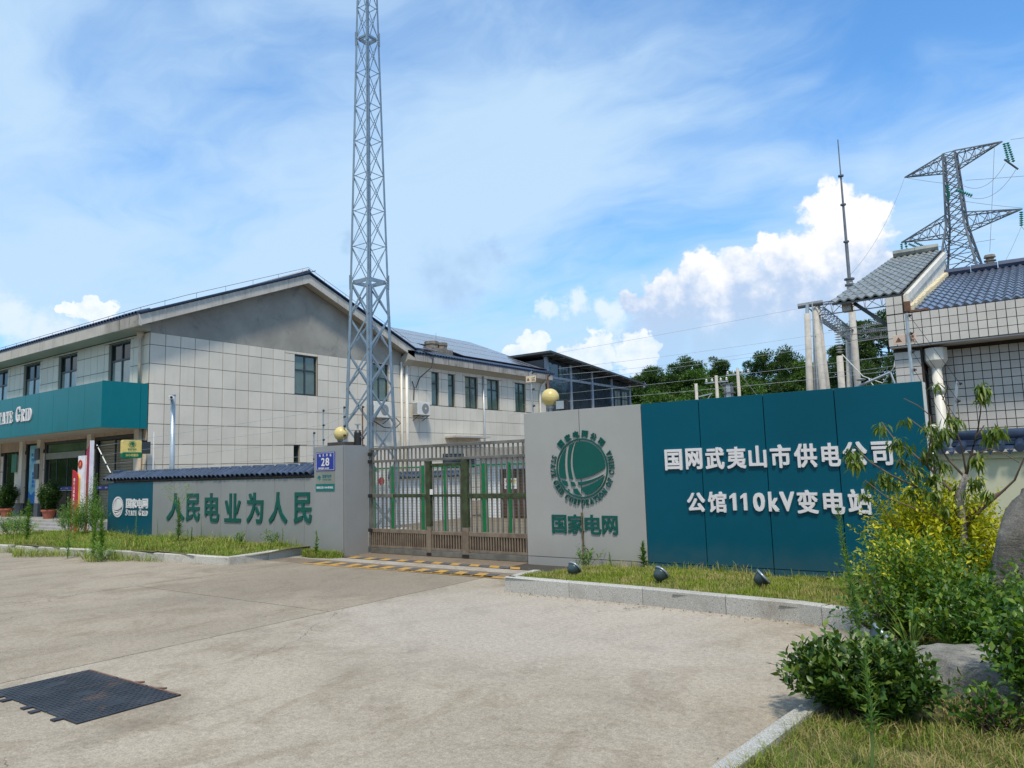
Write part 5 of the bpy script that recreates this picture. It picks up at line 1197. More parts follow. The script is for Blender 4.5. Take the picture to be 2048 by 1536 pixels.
nt = thing('yard_notice', 'white notice board with a red emblem behind the gate bars', 'notice board', (-12.5, 12.9, 1.2)); MB().box(-13.45, -13.05, 12.80, 12.82, 1.05, 1.62).build('board', 'white_paint', nt); MB().lathe((-13.25, 12.798, 1.40), [(.10, 0), (.10, .004), (.07, .004)], 14, (0, -1, 0)).build('emblem', 'banner_red', nt)
MB().box(-13.27, -13.23, 12.82, 12.86, 0, 1.62).build('post', 'galvanised', nt)
# ================================================================== GLOBE LAMPS, FLOODLIGHT, SIREN
def globe(x, y, z, r, label):
    t = thing('globe_lamp', label, 'globe lamp', (x, y, z-r-.1), 'yellow globe lamps')
    mb = MB(); n = 24; prof = [(r*math.sin(PI*i/18), -r*math.cos(PI*i/18)) for i in range(19)]; mb.lathe((x, y, z), prof, n); mb.build('globe', 'yellow_globe', t, smooth=True)
    MB().lathe((x, y, z), [(r*1.003, -.003), (r*1.006, 0), (r*1.003, .003)], 24).build('seam', 'mortar_yellow', t)
    MB().lathe((x, y, z-r-.09), [(.03, 0), (.035, .05), (.075, .085), (.085, .11)], 14).build('neck', 'lamp_rim', t); return t
globe(-6.93, 10.68, 2.80, .155, 'yellow plastic globe lamp on top of the tall grey sign panel'); globe(-11.83, 10.3, 2.42, .148, 'yellow plastic globe lamp on the dark cap of the number 28 pillar')
cpb = thing('pillar_cap', 'dark stone block on the left pillar under the globe lamp', 'cap stone', (-11.8, 10.3, 2.165)); MB().box(-12.05, -11.55, 10.12, 10.5, 2.166, 2.245).build('block', 'dark_stone_cap', cpb, bevel=.01)
fl = thing('floodlight', 'small black box floodlight beside the globe lamp on the sign wall', 'floodlight', (-6.72, 10.68, 2.56))
MB().obox((-6.70, 10.70, 2.655), (.085, .02, 0), (-.012, .055, 0), (0, 0, .085)).build('housing', 'black_metal', fl, bevel=.006); MB().obox((-6.713, 10.641, 2.655), (.068, .016, 0), (-.0007, .0035, 0), (0, 0, .068)).build('lens', 'lamp_lens', fl); MB().box(-6.76, -6.64, 10.69, 10.72, 2.55, 2.57).build('bracket', 'black_metal', fl)
si = thing('siren', 'black cylindrical siren on a short stub beside the left globe lamp', 'siren', (-11.48, 10.45, 2.165)); MB().lathe((-11.50, 10.45, 2.17), [(.075, 0), (.075, .26), (.06, .29), (.05, .31)], 14).build('body', 'black_metal', si, smooth=False); MB().lathe((-11.50, 10.45, 2.48), [(.02, 0), (.02, .10), (.06, .11), (.06, .13)], 10).build('top', 'galvanised', si)
# electric fence posts with insulators and wires
def epost(x, y, z0, z1, label, m='galvanised', lean=(0, 0), nins=4, r=.016):
    t = thing('electric_fence_post', label, 'fence post', (x, y, z0), 'electric fence posts on the walls'); top = (x+lean[0], y+lean[1], z1)
    MB().tube([(x, y, z0), top], r, 6).build('pole', m, t)
    pts = []
    for k in range(nins):
        f = .18+.78*k/max(1, nins-1); p = Vector((x, y, z0)).lerp(Vector(top), f)+Vector((.035, -.02, 0)); pts.append(p)
        MB().lathe(p-Vector((.012, 0, 0)), [(.008, 0), (.026, .008), (.008, .03), (.02, .036)], 8, (1, 0, 0)).build('insulator', 'black_metal', t)
    MB().box(x-.03, x+.03, y-.03, y+.03, z0, z0+.015).build('foot', m, t); return pts
A = epost(-7.33, 10.72, 2.55, 3.30, 'grey fence post with a small white sign, at the left end of the tall wall', nins=3)
A2 = epost(-7.02, 10.76, 2.55, 3.22, 'rusty red brown fence post behind the right globe lamp', 'rust', nins=2)
B_ = epost(-1.40, 10.72, 2.55, 3.46, 'grey fence post with a pink sign at the right end of the teal wall', nins=4, r=.022)
C_ = epost(-11.72, 10.28, 2.245, 2.98, 'grey fence post standing in front of the left globe lamp', nins=4); D_ = epost(-12.32, 10.24, 1.80, 2.97, 'grey fence post left of the number 28 pillar', nins=4); E_ = epost(-12.62, 10.24, 1.80, 2.50, 'short pale fence post on the tiled wall left of the pillar', nins=2)
F_ = epost(-11.41, 10.5, 2.165, 2.98, 'rusty brown fence post at the right edge of the left pillar', 'rust', (.0, 0), nins=2)
G_ = epost(-21.0, 10.2, 1.62, 2.62, 'leaning pale fence post with white insulators at the left end of the tiled wall', 'pipe_pvc', (-1.05, 0), nins=4)
H_ = epost(-1.08, 11.02, 1.70, 2.55, 'pale translucent fence post leaning behind the bare tree', 'galvanised', (.15, 0), nins=4, r=.02)
wr = thing('electric_fence_wires', 'thin horizontal electric fence wires strung along the tiled wall', 'wires', (-16, 10.2, 2)); wm = MB()
for k in range(4):
    wm.tube([D_[k], G_[k] if k < len(G_) else D_[k]], .0035, 3, False); wm.tube([C_[k], D_[k]], .0035, 3, False)
for k in range(2): wm.tube([C_[k+1], F_[k]], .0035, 3, False)
o_ = wm.build('wire', 'galvanised', wr)
wr = thing('sign_wall_wires', 'thin wires slanting down from the teal wall post towards the right', 'wires', (-1.3, 10.8, 3)); wm = MB()
for k in range(4): wm.tube([B_[k], H_[k]], .0035, 3, False)
wm.build('wire', 'cable_black', wr)
def tagsign(x, y, z, w_, h_, label, m):
    t = thing('warning_sign', label, 'warning sign', (x, y, z), 'small warning signs on the fence posts'); MB().box(x-w_/2, x+w_/2, y-.004, y+.004, z-h_/2, z+h_/2).build('plate', m, t, bevel=.002)
    glyph('止步', 'rust', t, (0, y-.005, 0), (1, 0, 0), (0, 0, 1), (0, -1, 0), (x+w_*.08, x+w_*.42, z+h_*.02, z+h_*.32), .001, .01, 'lettering'); glyph('危险', 'rust', t, (0, y-.005, 0), (1, 0, 0), (0, 0, 1), (0, -1, 0), (x+w_*.08, x+w_*.42, z-h_*.34, z-h_*.04), .001, .01, 'lettering')
    MB().prism([(x-w_*.40, y-.005, z-h_*.25), (x-w_*.12, y-.005, z-h_*.25), (x-w_*.26, y-.005, z+h_*.28)], (0, -.001, 0)).build('symbol', 'rust', t)
mat('sign_pink', (.66, .50, .42), .6); mat('sign_cream', (.62, .52, .38), .6)
tagsign(-7.33, 10.695, 3.16, .21, .11, 'small cream warning sign on the post at the left end of the tall wall', 'sign_cream'); tagsign(-1.45, 10.742, 3.13, .27, .125, 'small pink warning sign behind the post at the right end of the teal wall', 'sign_pink')
# CCTV pole
cc = thing('camera_pole', 'grey steel pole with a white security camera behind the tiled wall', 'camera pole', (-18.55, 10.5, 0)); MB().tube([(-18.57, 10.5, 0), (-18.62, 10.5, 3.78)], .062, 12).build('pole', 'galvanised', cc, smooth=True); MB().lathe((-18.62, 10.5, 3.78), [(.07, 0), (.07, .02), (.03, .03)], 12).build('cap', 'galvanised', cc)
MB().obox((-18.56, 10.42, 3.70), (.12, -.03, .01), (.01, .035, 0), (0, 0, .03)).build('bracket', 'white_paint', cc); cm = MB().lathe((-18.50, 10.36, 3.72), [(.045, 0), (.05, .02), (.05, .22), (.06, .24)], 12, (.9, -.4, -.12)).build('camera', 'white_paint', cc); MB().lathe((-18.50+.9*.235, 10.36-.4*.235, 3.72-.03), [(.035, 0), (.03, .02)], 12, (.9, -.4, -.12)).build('lens', 'black_metal', cm)
th_ = thing('thin_conduit', 'thin white conduit pipe standing just left of the camera pole', 'conduit', (-19.4, 10.6, 0)); MB().tube([(-19.9, 10.7, 0), (-19.9, 10.7, 2.9)], .018, 6).build('pipe', 'white_paint', th_)
# red party sign
ps = thing('red_slogan_sign', 'red and white upright slogan sign with a slanted top and round red emblem', 'slogan sign', (-24.0, 10.6, 0)); Yq = 10.6
mat('banner_crimson', (.30, .012, .05), .45)
MB().prism([(-23.80, Yq+.10, 0), (-23.46, Yq+.10, 0), (-23.46, Yq+.10, 2.80), (-23.58, Yq+.10, 2.74), (-23.80, Yq+.10, 2.50)], (0, .05, 0)).build('rear_panel', 'banner_crimson', ps); MB().box(-23.458, -23.43, Yq+.05, Yq+.16, 0, 2.82).build('white_edge', 'banner_white', ps)
MB().box(-24.16, -23.72, Yq+.04, Yq+.095, 0, 2.38).build('middle_panel', 'banner_white', ps)
MB().prism([(-24.42, Yq, .0), (-24.0, Yq, .0), (-24.0, Yq, 1.68), (-24.05, Yq, 1.80), (-24.28, Yq, 1.92), (-24.42, Yq, 1.96)], (0, .035, 0)).build('front_panel', 'banner_red', ps)
MB().prism([(-23.998, Yq+.003, .0), (-23.968, Yq+.003, .0), (-23.968, Yq+.003, 1.70), (-24.04, Yq+.003, 1.84), (-24.05, Yq+.003, 1.805), (-23.998, Yq+.003, 1.68)], (0, .03, 0)).build('gold_edge', 'gold', ps)
MB().lathe((-24.0, Yq+.039, 2.12), [(.135, 0), (.135, .012), (.12, .014)], 20, (0, -1, 0)).build('emblem', 'banner_red', ps)
glyph('☭', 'gold', ps, (0, Yq+.022, 0), (1, 0, 0), (0, 0, 1), (0, -1, 0), (-24.07, -23.93, 2.05, 2.19), .004, .01, 'symbol')
for i, ch in enumerate('践行人民电业为人民的企业宗旨'):
    z = 1.66-.118*i; glyph(ch, 'banner_white', ps, (0, Yq-.001, 0), (1, 0, 0), (0, 0, 1), (0, -1, 0), (-24.32, -24.22, z-.05, z+.05), .004, .02)
# ================================================================== RIGHT SWITCH HOUSE
swh = thing('switch_house', 'small-tiled switch house with dark glazed wave tile roof, behind the teal wall', 'building', (0, 15, 0))
FX0, FX1, FY = -2.29, 4.5, 15.0; FZ0, FZ1 = 3.62, 4.20
MB().box(FX0, FX1, FY, FY+.62, FZ0, FZ1).build('parapet', 'joint_dark', swh); MB().box(FX0, -1.99, FY+.001, FY+.9, FZ1, 4.60).build('end_pier', 'joint_dark', swh)
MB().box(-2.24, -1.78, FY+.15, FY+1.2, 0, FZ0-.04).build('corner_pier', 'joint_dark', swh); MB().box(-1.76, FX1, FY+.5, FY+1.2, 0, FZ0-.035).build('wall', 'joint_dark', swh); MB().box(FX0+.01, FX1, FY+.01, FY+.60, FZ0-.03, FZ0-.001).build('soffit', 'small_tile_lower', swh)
tm = MB().box(.006, .135, -.014, 0, .006, .138).mesh('wall_tile', 'small_tile'); tml = MB().box(.006, .135, -.014, 0, .006, .138).mesh('wall_tile', 'small_tile_lower')
P_ = []
for i in range(48):
    for j in range(4): P_.append(((FX0+.141*i, FY-random.uniform(0, .0015), FZ0+.145*j), None, (1, 1, 1.02)))
for i in range(2):
    for j in range(2): P_.append(((FX0+.141*i, FY-.001, FZ1+.01+.145*j), None, (1, 1, 1.3)))
pieces('wall_tile', tm, swh, P_, cap=105, near=lambda p: abs(p[0][0]+1.2))
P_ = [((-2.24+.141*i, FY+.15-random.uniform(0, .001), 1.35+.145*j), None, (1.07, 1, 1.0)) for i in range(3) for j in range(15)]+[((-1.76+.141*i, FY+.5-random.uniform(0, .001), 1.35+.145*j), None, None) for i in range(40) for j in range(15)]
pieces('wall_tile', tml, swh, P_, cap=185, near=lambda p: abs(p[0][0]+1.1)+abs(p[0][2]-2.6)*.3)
# wave tiles: one wave wide, overlapping courses
def wave_tile(w, L, amp, th, m, n=8):
    mb = MB(); rows_ = []
    for (y, dz) in ((0, 0), (L, -.0)):
        rows_.append([(w*k/n, y, amp*math.cos(2*PI*k/n)+dz) for k in range(n+1)])
    low = [(x, 0, z-th) for x, y, z in rows_[0]]; v = rows_[0]+rows_[1]+low; a = n+1
    f = [(k, k+1, a+k+1, a+k) for k in range(n)]+[(2*a+k, 2*a+k+1, k+1, k) for k in range(n)]
    mb.add(v, f); return mb.mesh('roof_tile', m, smooth=False)
SLR = .285; aR = math.atan(SLR); TL = 7.6/15/math.cos(aR)
wt = wave_tile(.148, TL*1.03, .024, .05, 'dark_tile'); wt.materials[0] = MATS['dark_tile']
P_ = [((-1.92+.148*i, FY+.05+7.6/15*j, FZ1-.0+SLR*(.05+7.6/15*j)+.035), (aR-.035, 0, 0), None) for i in range(30) for j in range(15)]
pieces('roof_tile', wt, swh, P_, cap=195, near=lambda p: p[0][0])
MB().prism([(-1.95, FY+.05, FZ1-.06), (-1.95, 22.6, FZ1+SLR*7.6-.06), (-1.95, 22.6, FZ1+SLR*7.6-.16), (-1.95, FY+.05, FZ1-.16)], (6.4, 0, 0)).build('roof_deck', 'joint_dark', swh)
MB().prism([(-1.95, 22.61, FZ1+SLR*7.6-.06), (-1.95, 30.2, FZ1), (-1.95, 30.2, FZ1-.1), (-1.95, 22.61, FZ1+SLR*7.6-.16)], (6.4, 0, 0)).build('roof_deck', 'dark_tile', swh)
x = -1.95
while x < 4.3: MB().tube([(x, 22.62, FZ1+SLR*7.6+.09), (x+.58, 22.62, FZ1+SLR*7.6+.09)], [.12, .105], 8).build('ridge_tile', 'blue_tile', swh); x += .6
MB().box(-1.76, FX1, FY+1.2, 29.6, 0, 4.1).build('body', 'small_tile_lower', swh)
MB().tube([(-.93, 22.9, 6.2), (-.93, 22.9, 6.70)], .09, 12).build('vent_pipe', 'mortar_yellow', swh, smooth=True); MB().lathe((-.93, 22.9, 6.66), [(.14, 0), (.14, .03), (.09, .04), (.09, .09), (.14, .10), (.12, .17)], 12).build('vent_cap', 'chimney_stone', swh)
# white raking parapet between the two roofs
def lz(y): return 4.63+.325*(y-15.0)
MB().prism([(-2.06, FY+.03, FZ1+.02), (-2.06, 23.1, FZ1+SLR*7.6+.1), (-2.06, 23.1, lz(23.1)-.09), (-2.06, FY+.03, lz(15.03)-.09)], (.10, 0, 0)).build('raking_parapet', 'parapet_white', swh)
MB().prism([(-1.958, FY+.10, lz(15.1)-.22), (-1.958, 23.0, lz(23.0)-.24), (-1.958, 23.0, lz(23.0)-.10), (-1.958, FY+.10, lz(15.1)-.08)], (.05, 0, 0)).build('parapet_moulding', 'parapet_white', swh)
mt = MB(); rs = np.random.default_rng(4)
for k in range(90):
    y = FY+.15+7.4*k/90; mt.obox((-1.93+rs.uniform(-.02, .02), y, FZ1+SLR*(y-15)+.07), (rs.uniform(.035, .06), 0, 0), (0, .06, .02), (0, 0, rs.uniform(.03, .055)))
mt.build('mortar_fillet', 'mortar_yellow', swh)
MB().box(-1.955, -1.60, FY-.01, FY+.10, 4.215, 4.25).build('rusty_tray', 'rust', swh); MB().box(-1.985, -1.89, FY-.02, FY+.08, 4.24, 4.42).build('broken_brick', 'rust', swh)
# left roof overhanging to the west
lw_t = wave_tile(.155, 8.1/15/math.cos(aR)*1.03, .022, .03, 'pale_tile')
P_ = [((-3.22+.155*i, 14.98+8.1/15*j, lz(14.98+8.1/15*j)), (math.atan(.325)-.03, 0, 0), None) for i in range(8) for j in range(15)]
lr_ = thing('side_roof', 'pale weathered tile roof overhanging the left end of the switch house', 'roof', (-2.6, 15, 4.6))
pieces('roof_tile', lw_t, lr_, P_, cap=150)
MB().prism([(-3.21, 15.0, lz(15.0)-.05), (-3.21, 23.1, lz(23.1)-.05), (-3.21, 23.1, lz(23.1)-.09), (-3.21, 15.0, lz(15.0)-.09)], (1.22, 0, 0)).build('deck', 'frame_dark', lr_); x = -3.2
while x < -2.1: MB().tube([(x, 23.05, lz(23.05)+.07), (x+.55, 23.05, lz(23.05)+.07)], [.12, .105], 8).build('ridge_tile', 'pale_tile', lr_); x += .56
MB().prism([(-3.21, 23.16, lz(23.1)-.05), (-3.21, 29, 4.7), (-3.21, 29, 4.6), (-3.21, 23.16, lz(23.1)-.15)], (1.22, 0, 0)).build('rear_slope', 'pale_tile', lr_)
MB().beam((-2.85, 15.15, 4.56), (-2.27, 15.15, 4.02), .05, .07).build('brace', 'frame_dark', lr_); MB().box(-3.06, -2.90, 15.1, 15.3, 4.42, 4.58).build('box', 'fascia_concrete', lr_)
dp = thing('switch_house_downpipe', 'thick white drain pipe with a tapered hopper on the switch house', 'drain pipe', (-1.5, 15.6, 0)); PXd = -1.59
MB().lathe((PXd, 15.26, 3.18), [(.09, 0), (.15, .08), (.19, .14), (.19, .36)], 8).build('hopper', 'pipe_pvc', dp); MB().tube([(PXd, 15.26, 0), (PXd, 15.26, 3.2)], .085, 14).build('pipe', 'pipe_pvc', dp, smooth=True); MB().tube([(PXd, 15.26, 2.72), (PXd, 15.26, 2.86)], .10, 14).build('collar', 'white_paint', dp, smooth=True); MB().tube([(PXd-.02, 15.26, 2.12), (PXd-.42, 15.2, 2.15)], .045, 10).build('branch', 'pipe_pvc', dp, smooth=True)
cd = thing('wall_conduits', 'thin dark and white conduits in the recess left of the drain pipe', 'conduit', (-1.78, 15.5, 0)); MB().tube([(-1.765, 15.4, 3.1), (-1.755, 15.4, 0)], .018, 6).build('conduit', 'frame_dark', cd); MB().tube([(-1.84, 15.12, 1.62), (-1.76, 15.2, 1.66), (-1.73, 15.3, 1.60), (-1.73, 15.3, 1.1)], .016, 6).build('conduit', 'white_paint', cd)
lb_ = thing('lamp_arm', 'grey tube lamp arm leaning up over the teal wall near the switch house', 'lamp', (-2.9, 12.4, 2.6)); MB().tube([(-2.48, 12.0, 2.60), (-2.13, 12.0, 2.95)], .016, 6).build('tube', 'galvanised', lb_) if False else None
MB().tube([(-3.05, 14.0, 2.72), (-2.15, 14.0, 3.05)], .022, 8).build('arm', 'galvanised', lb_); MB().tube([(-2.15, 14.0, 3.05), (-2.06, 14.0, 2.70)], .018, 6).build('support', 'galvanised', lb_); MB().tube([(-2.50, 14.0, 2.98), (-2.44, 14.0, 2.86), (-2.25, 14.0, 2.74), (-2.07, 14.0, 2.62)], .009, 6).build('wire', 'white_paint', lb_); MB().lathe((-2.62, 13.98, 2.95), [(.05, 0), (.09, .02), (.02, .04)], 10).build('lamp_head', 'galvanised', lb_)
# ================================================================== SUBSTATION GANTRY
def pole(parent, p, q, r0_, r1_, m='concrete_pole', name='pole'): return MB().tube([p, q], [r0_, r1_], 14).build(name, m, parent, smooth=True)
def truss(parent, p, q, w, m='pylon_steel', n=8, name='beam'):
    p, q = Vector(p), Vector(q); d = (q-p); L = d.length; d /= L; s = d.cross(Vector((0, 0, 1))).normalized()*w*.5; mb = MB(); C3 = [s, -s, Vector((0, 0, -w*.85))]
    for c in C3: mb.beam(p+c, q+c, .06)
    for i in range(n):
        a, b = p+d*L*i/n, p+d*L*(i+1)/n
        for u, v in ((0, 1), (1, 2), (2, 0)): mb.beam(a+C3[u], b+C3[v], .03); mb.beam(b+C3[u], b+C3[v], .025)
    return mb.build(name, m, parent)
gn = thing('substation_gantry', 'concrete pole gantry with lattice beams behind the teal wall', 'gantry', (-11.2, 46.6, 0))
pole(gn, (-11.75, 46.3, 0), (-11.35, 46.3, 10.4), .24, .17); MB().tube([(-11.35, 46.3, 10.38), (-11.30, 46.3, 10.95)], .11, 8).build('pole_cap', 'galvanised', gn)
pole(gn, (-11.75, 47.9, 0), (-10.95, 46.7, 10.85), .26, .17); pole(gn, (-10.9, 48.6, 0), (-10.85, 46.75, 10.85), .26, .17)
pole(gn, (-10.60, 45.9, 0), (-10.95, 46.6, 10.8), .24, .17)
MB().tube([(-11.9, 46.45, 10.95), (-10.5, 46.7, 11.02)], .16, 10).build('head', 'pylon_steel', gn); rg = MB()
for k in range(10): rg.beam((-11.24, 46.42, 1+k*1.0), (-11.24+.30, 46.3, 1+k*1.0), .03)
rg.build('climbing_rungs', 'galvanised', gn); MB().tube([(-11.12, 46.3, 0), (-11.02, 46.3, 11.1)], .04, 6).build('conduit', 'galvanised', gn)
truss(gn, (-10.95, 46.9, 10.8), (-11.35, 57.8, 10.8), .8, n=12); truss(gn, (-10.9, 46.7, 10.95), (3.5, 46.7, 10.95), .8, n=16)
pole(gn, (-11.9, 57.6, 0), (-11.45, 57.9, 10.8), .25, .17); pole(gn, (-11.2, 59.8, 0), (-11.3, 58.1, 10.8), .25, .17)
truss(gn, (-11.3, 58, 10.8), (4.5, 58, 10.8), .8, n=16)
for y in (50.5, 53.4, 56.0):
    MB().tube([(-11.15, y, 9.9), (5, y-1, 9.9)], .022, 5).build('busbar', 'cable', gn); ins = MB()
    for k in range(12): ins.lathe((-9.1-.35*(y-50)/3+.12*k, y-.1, 9.9), [(.05, 0), (.13, .03), (.05, .06)], 8, (1, 0, 0))
    ins.build('insulator_string', 'insulator_brown', gn)
ct = thing('cable_terminal', 'thin concrete post topped by a stack of pale green insulator discs', 'insulator post', (-10.9, 52, 0))
pole(ct, (-11.05, 52.2, 0), (-10.95, 52.2, 8.4), .27, .2); ins = MB()
for k in range(12): ins.lathe((-10.93, 52.2, 8.6+.17*k), [(.06, 0), (.25, .05), (.06, .10)], 10)
ins.build('insulator_stack', 'insulator_white', ct); MB().tube([(-10.9, 52.2, 10.6), (-10.9, 52.2, 11.1)], .05, 6).build('tip', 'galvanised', ct); MB().tube([(-10.8, 52.2, 8.5), (-9.6, 52, 6.9), (-8.4, 51.5, 6.3), (-7.6, 51, 7.2), (-7.2, 51, 9.2)], .035, 6).build('lead', 'insulator_white', ct)
lrod = thing('lightning_rod', 'slender stepped lightning rod on a tall concrete pole', 'lightning rod', (-11.2, 57.5, 0)); pole(lrod, (-11.0, 57.3, 0), (-10.95, 57.3, 14.6), .26, .22)
MB().tube([(-10.95, 57.3, 14.6), (-10.95, 57.3, 17.4)], .12, 8).build('rod_section', 'pylon_steel', lrod)
for a, b, r_ in ((17.4, 20.2, .10), (20.2, 22.4, .075), (22.4, 25.2, .045)): MB().tube([(-10.95, 57.3, a), (-10.95, 57.3, b)], [r_, r_*.85], 8).build('rod_section', 'pylon_steel', lrod)
for z in (14.6, 17.4, 20.2, 22.4): MB().lathe((-10.95, 57.3, z-.06), [(.20 if z > 15 else .36, 0), (.20 if z > 15 else .36, .10)], 10).build('flange', 'pylon_steel', lrod)
MB().lathe((-10.95, 57.3, 14.1), [(.34, 0), (.34, .12)], 10).build('flange', 'pylon_steel', lrod)
# ================================================================== PYLON
pyx, pyy = -5.35, 77.0; AD = Vector((.992, -.125, 0)); BD = Vector((.125, .992, 0))
py = thing('transmission_pylon', 'steel lattice power pylon with two cross arms and green glass insulators', 'pylon', (pyx, pyy, 0))
def phs(z): return .50+(28.6-z)*.036 if z >= 22.4 else .723+(22.4-z)*.175
def pc(k, z): a, b = ((1, -1), (1, 1), (-1, 1), (-1, -1))[k]; h = phs(z); return Vector((pyx, pyy, z))+AD*a*h+BD*b*h
for k in range(4):
    MB().tube([pc(k, 0), pc(k, 22.4), pc(k, 29.2)], [.12, .10, .085], 5).build('leg', 'pylon_steel', py)
zs = [0, 4.5, 8.5, 12, 14.6, 16.8, 18.6, 20.0, 21.2, 22.4, 23.6, 24.7, 25.7, 26.7, 27.7, 28.6, 29.2]
for z0, z1 in zip(zs, zs[1:]):
    br = MB()
    for k in range(4):
        a, b = k, (k+1) % 4; br.beam(pc(a, z0), pc(b, z1), .07); br.beam(pc(b, z0), pc(a, z1), .07); br.beam(pc(a, z1), pc(b, z1), .055)
    br.build('bracing', 'pylon_steel', py)
def parm(z0, z1, side, L, zt):
    mb = MB(); tip = Vector((pyx, pyy, zt))+AD*side*L; h = phs(z0); n = 5
    root = [Vector((pyx, pyy, z))+AD*side*phs(z)+BD*b*phs(z) for z in (z0, z1) for b in (-1, 1)]
    for r_ in root: mb.beam(r_, tip, .09)
    for i in range(n):
        A_ = [r_.lerp(tip, i/n) for r_ in root]; B2 = [r_.lerp(tip, (i+1)/n) for r_ in root]
        for u, v in ((0, 1), (1, 3), (3, 2), (2, 0)): mb.beam(A_[u], B2[v], .05); mb.beam(B2[u], B2[v], .04)
    mb.build('cross_arm', 'pylon_steel', py); return tip
t1 = parm(27.6, 29.1, -1, 3.9, 28.1); t2 = parm(27.7, 29.2, 1, 4.1, 29.0); t3 = parm(21.6, 23.4, -1, 4.7, 21.9); t4 = parm(21.8, 23.3, 1, 5.0, 22.6)
def istring(a, b, m='insulator_green', n=9, r_=.19):
    r_ *= .8
    a, b = Vector(a), Vector(b); d = (b-a).normalized(); mb = MB(); L = (b-a).length
    for k in range(n): mb.lathe(a+d*L*k/n, [(.05, 0), (r_, L/n*.35), (.06, L/n*.8)], 10, tuple(d))
    mb.build('insulator', m, py)
istring(t2+Vector((.1, 0, -.2)), t2+Vector((.3, 0, -2.0)), n=9); istring(t2+Vector((.35, 0, -.2)), t2+Vector((.65, 0, -2.1)), n=9); MB().beam(t2+Vector((.0, -.3, -1.75)), t2+Vector((.9, .3, -2.7)), .10, .12).build('yoke', 'frame_dark', py)
for o_, e_ in (((0, 0, -.1), (0, 0, -1.35)), ((.35, 0, -.1), (.5, 0, -1.9)), ((.6, 0, -.25), (1.3, 0, -.75)), ((1.1, 0, -.2), (1.9, 0, -.8))): istring(t3+Vector(o_), t3+Vector(e_), n=7, r_=.17)
for o_, e_ in (((-.1, 0, -.2), (-.2, 0, -1.5)), ((.6, 0, -.5), (1.2, 0, -1.2)), ((1.2, 0, -.4), (1.9, 0, -1.2))): istring(t4+Vector(o_), t4+Vector(e_), n=7, r_=.22)
istring((pyx-.3, pyy-1.3, 25.9), (pyx-.35, pyy-1.3, 24.4), n=8, r_=.22); istring((pyx+.3, pyy-1.3, 25.3), (pyx+1.5, pyy-1.4, 24.4), n=8, r_=.22)
def sag(a, b, s, r_=.022, n=12):
    a, b = Vector(a), Vector(b); return MB().tube([a.lerp(b, i/n)-Vector((0, 0, 4*s*(i/n)*(1-i/n))) for i in range(n+1)], r_, 4, False)
pw = thing('pylon_wires', 'thin conductors and jumper loops hanging from the pylon arms', 'power lines', (pyx, pyy, 24))
for a, b, s in ((t2+Vector((.05, 0, -2)), (pyx+.9, pyy-1, 25.6), 1.0), (t2+Vector((.8, 0, -2.7)), (pyx+.9, pyy-1, 24.7), 1.2), (t2+Vector((.6, 0, 0)), (12, 60, 22.5), .3), (t4+Vector((0, 0, .1)), (pyx+.8, pyy-1, 24.2), .05), (t1, (pyx+.9, pyy-1, 25.7), .1), ((pyx+1, pyy, 26.4), (12, 62, 19.5), .2), (t4+Vector((1.9, 0, -1.0)), (12, 60, 17.8), .2), (t4+Vector((-.2, 0, -1.5)), (-2.6, 60, 13), .2), (t3+Vector((0, 0, -1.3)), (-8.5, 60, 14), .1), (t3+Vector((1.9, 0, -.9)), (-2.5, 74.0, 19.8), .1), (t1, (-10.95, 57.3, 14.8), .9), (t4+Vector((-.2, 0, -1.5)), t4+Vector((2.0, 0, -1.3)), 1.3), (t3+Vector((0, 0, -1.4)), t3+Vector((1.9, 0, -.9)), 1.1), (t2+Vector((-.6, 0, -.1)), (-3.0, 75, 19), .1)):
    sag(a, b, s, .016).build('wire', 'cable', pw)
# background wires and small poles
up_ = []
for i, (x, y, z, lab) in enumerate(((-19.15, 47.6, 6.95, 'short plain concrete pole, leftmost behind the teal wall top'), (-17.98, 48.3, 7.45, 'small utility pole with white insulators, middle of the group behind the teal wall'), (-16.8, 49.2, 7.95, 'small utility pole carrying a transformer, right of its group behind the teal wall'))):
    t = thing('utility_pole', lab, 'utility pole', (x, y, 0), 'small utility poles behind the teal wall'); pole(t, (x, y, 0), (x, y, z), .15, .10); up_.append((x, y, z))
    if i: 
        MB().beam((x-.8, y, z-.45), (x+.8, y, z-.45), .08).build('cross_arm', 'galvanised', t)
        for k in (-.7, -.3, .3, .7): MB().lathe((x+k, y, z-.40), [(.03, 0), (.09, .05), (.04, .10), (.08, .15), (.03, .22)], 8).build('insulator', 'insulator_white', t)
        MB().beam((x+.2, y, z-.5), (x+1.6, y, z-2.6), .03).build('stay', 'cable', t)
    else: MB().beam((x+.1, y, z-.9), (x+1.1, y, z-.75), .08).build('cross_arm', 'galvanised', t); MB().beam((x+.15, y, z-1.9), (x+1.0, y, z-.8), .06).build('stay', 'galvanised', t)
tb = thing('transformer_frame', 'grey switchgear frame beside the right utility pole', 'switchgear', (-17.3, 49.2, 5)); fr = MB()
for x in (-17.75, -17.25): fr.box(x-.06, x+.06, 49.1, 49.3, 0, 7.0)
for z in (5.6, 6.3, 6.9): fr.box(-17.9, -17.1, 49.05, 49.35, z-.04, z+.04)
fr.build('frame', 'pylon_steel', tb); MB().box(-17.66, -17.34, 49.1, 49.3, 5.0, 6.9).build('cabinet', 'galvanised', tb)
bw = thing('overhead_wires', 'long thin overhead wires crossing the sky and trees behind the walls', 'power lines', (-20, 45, 9))
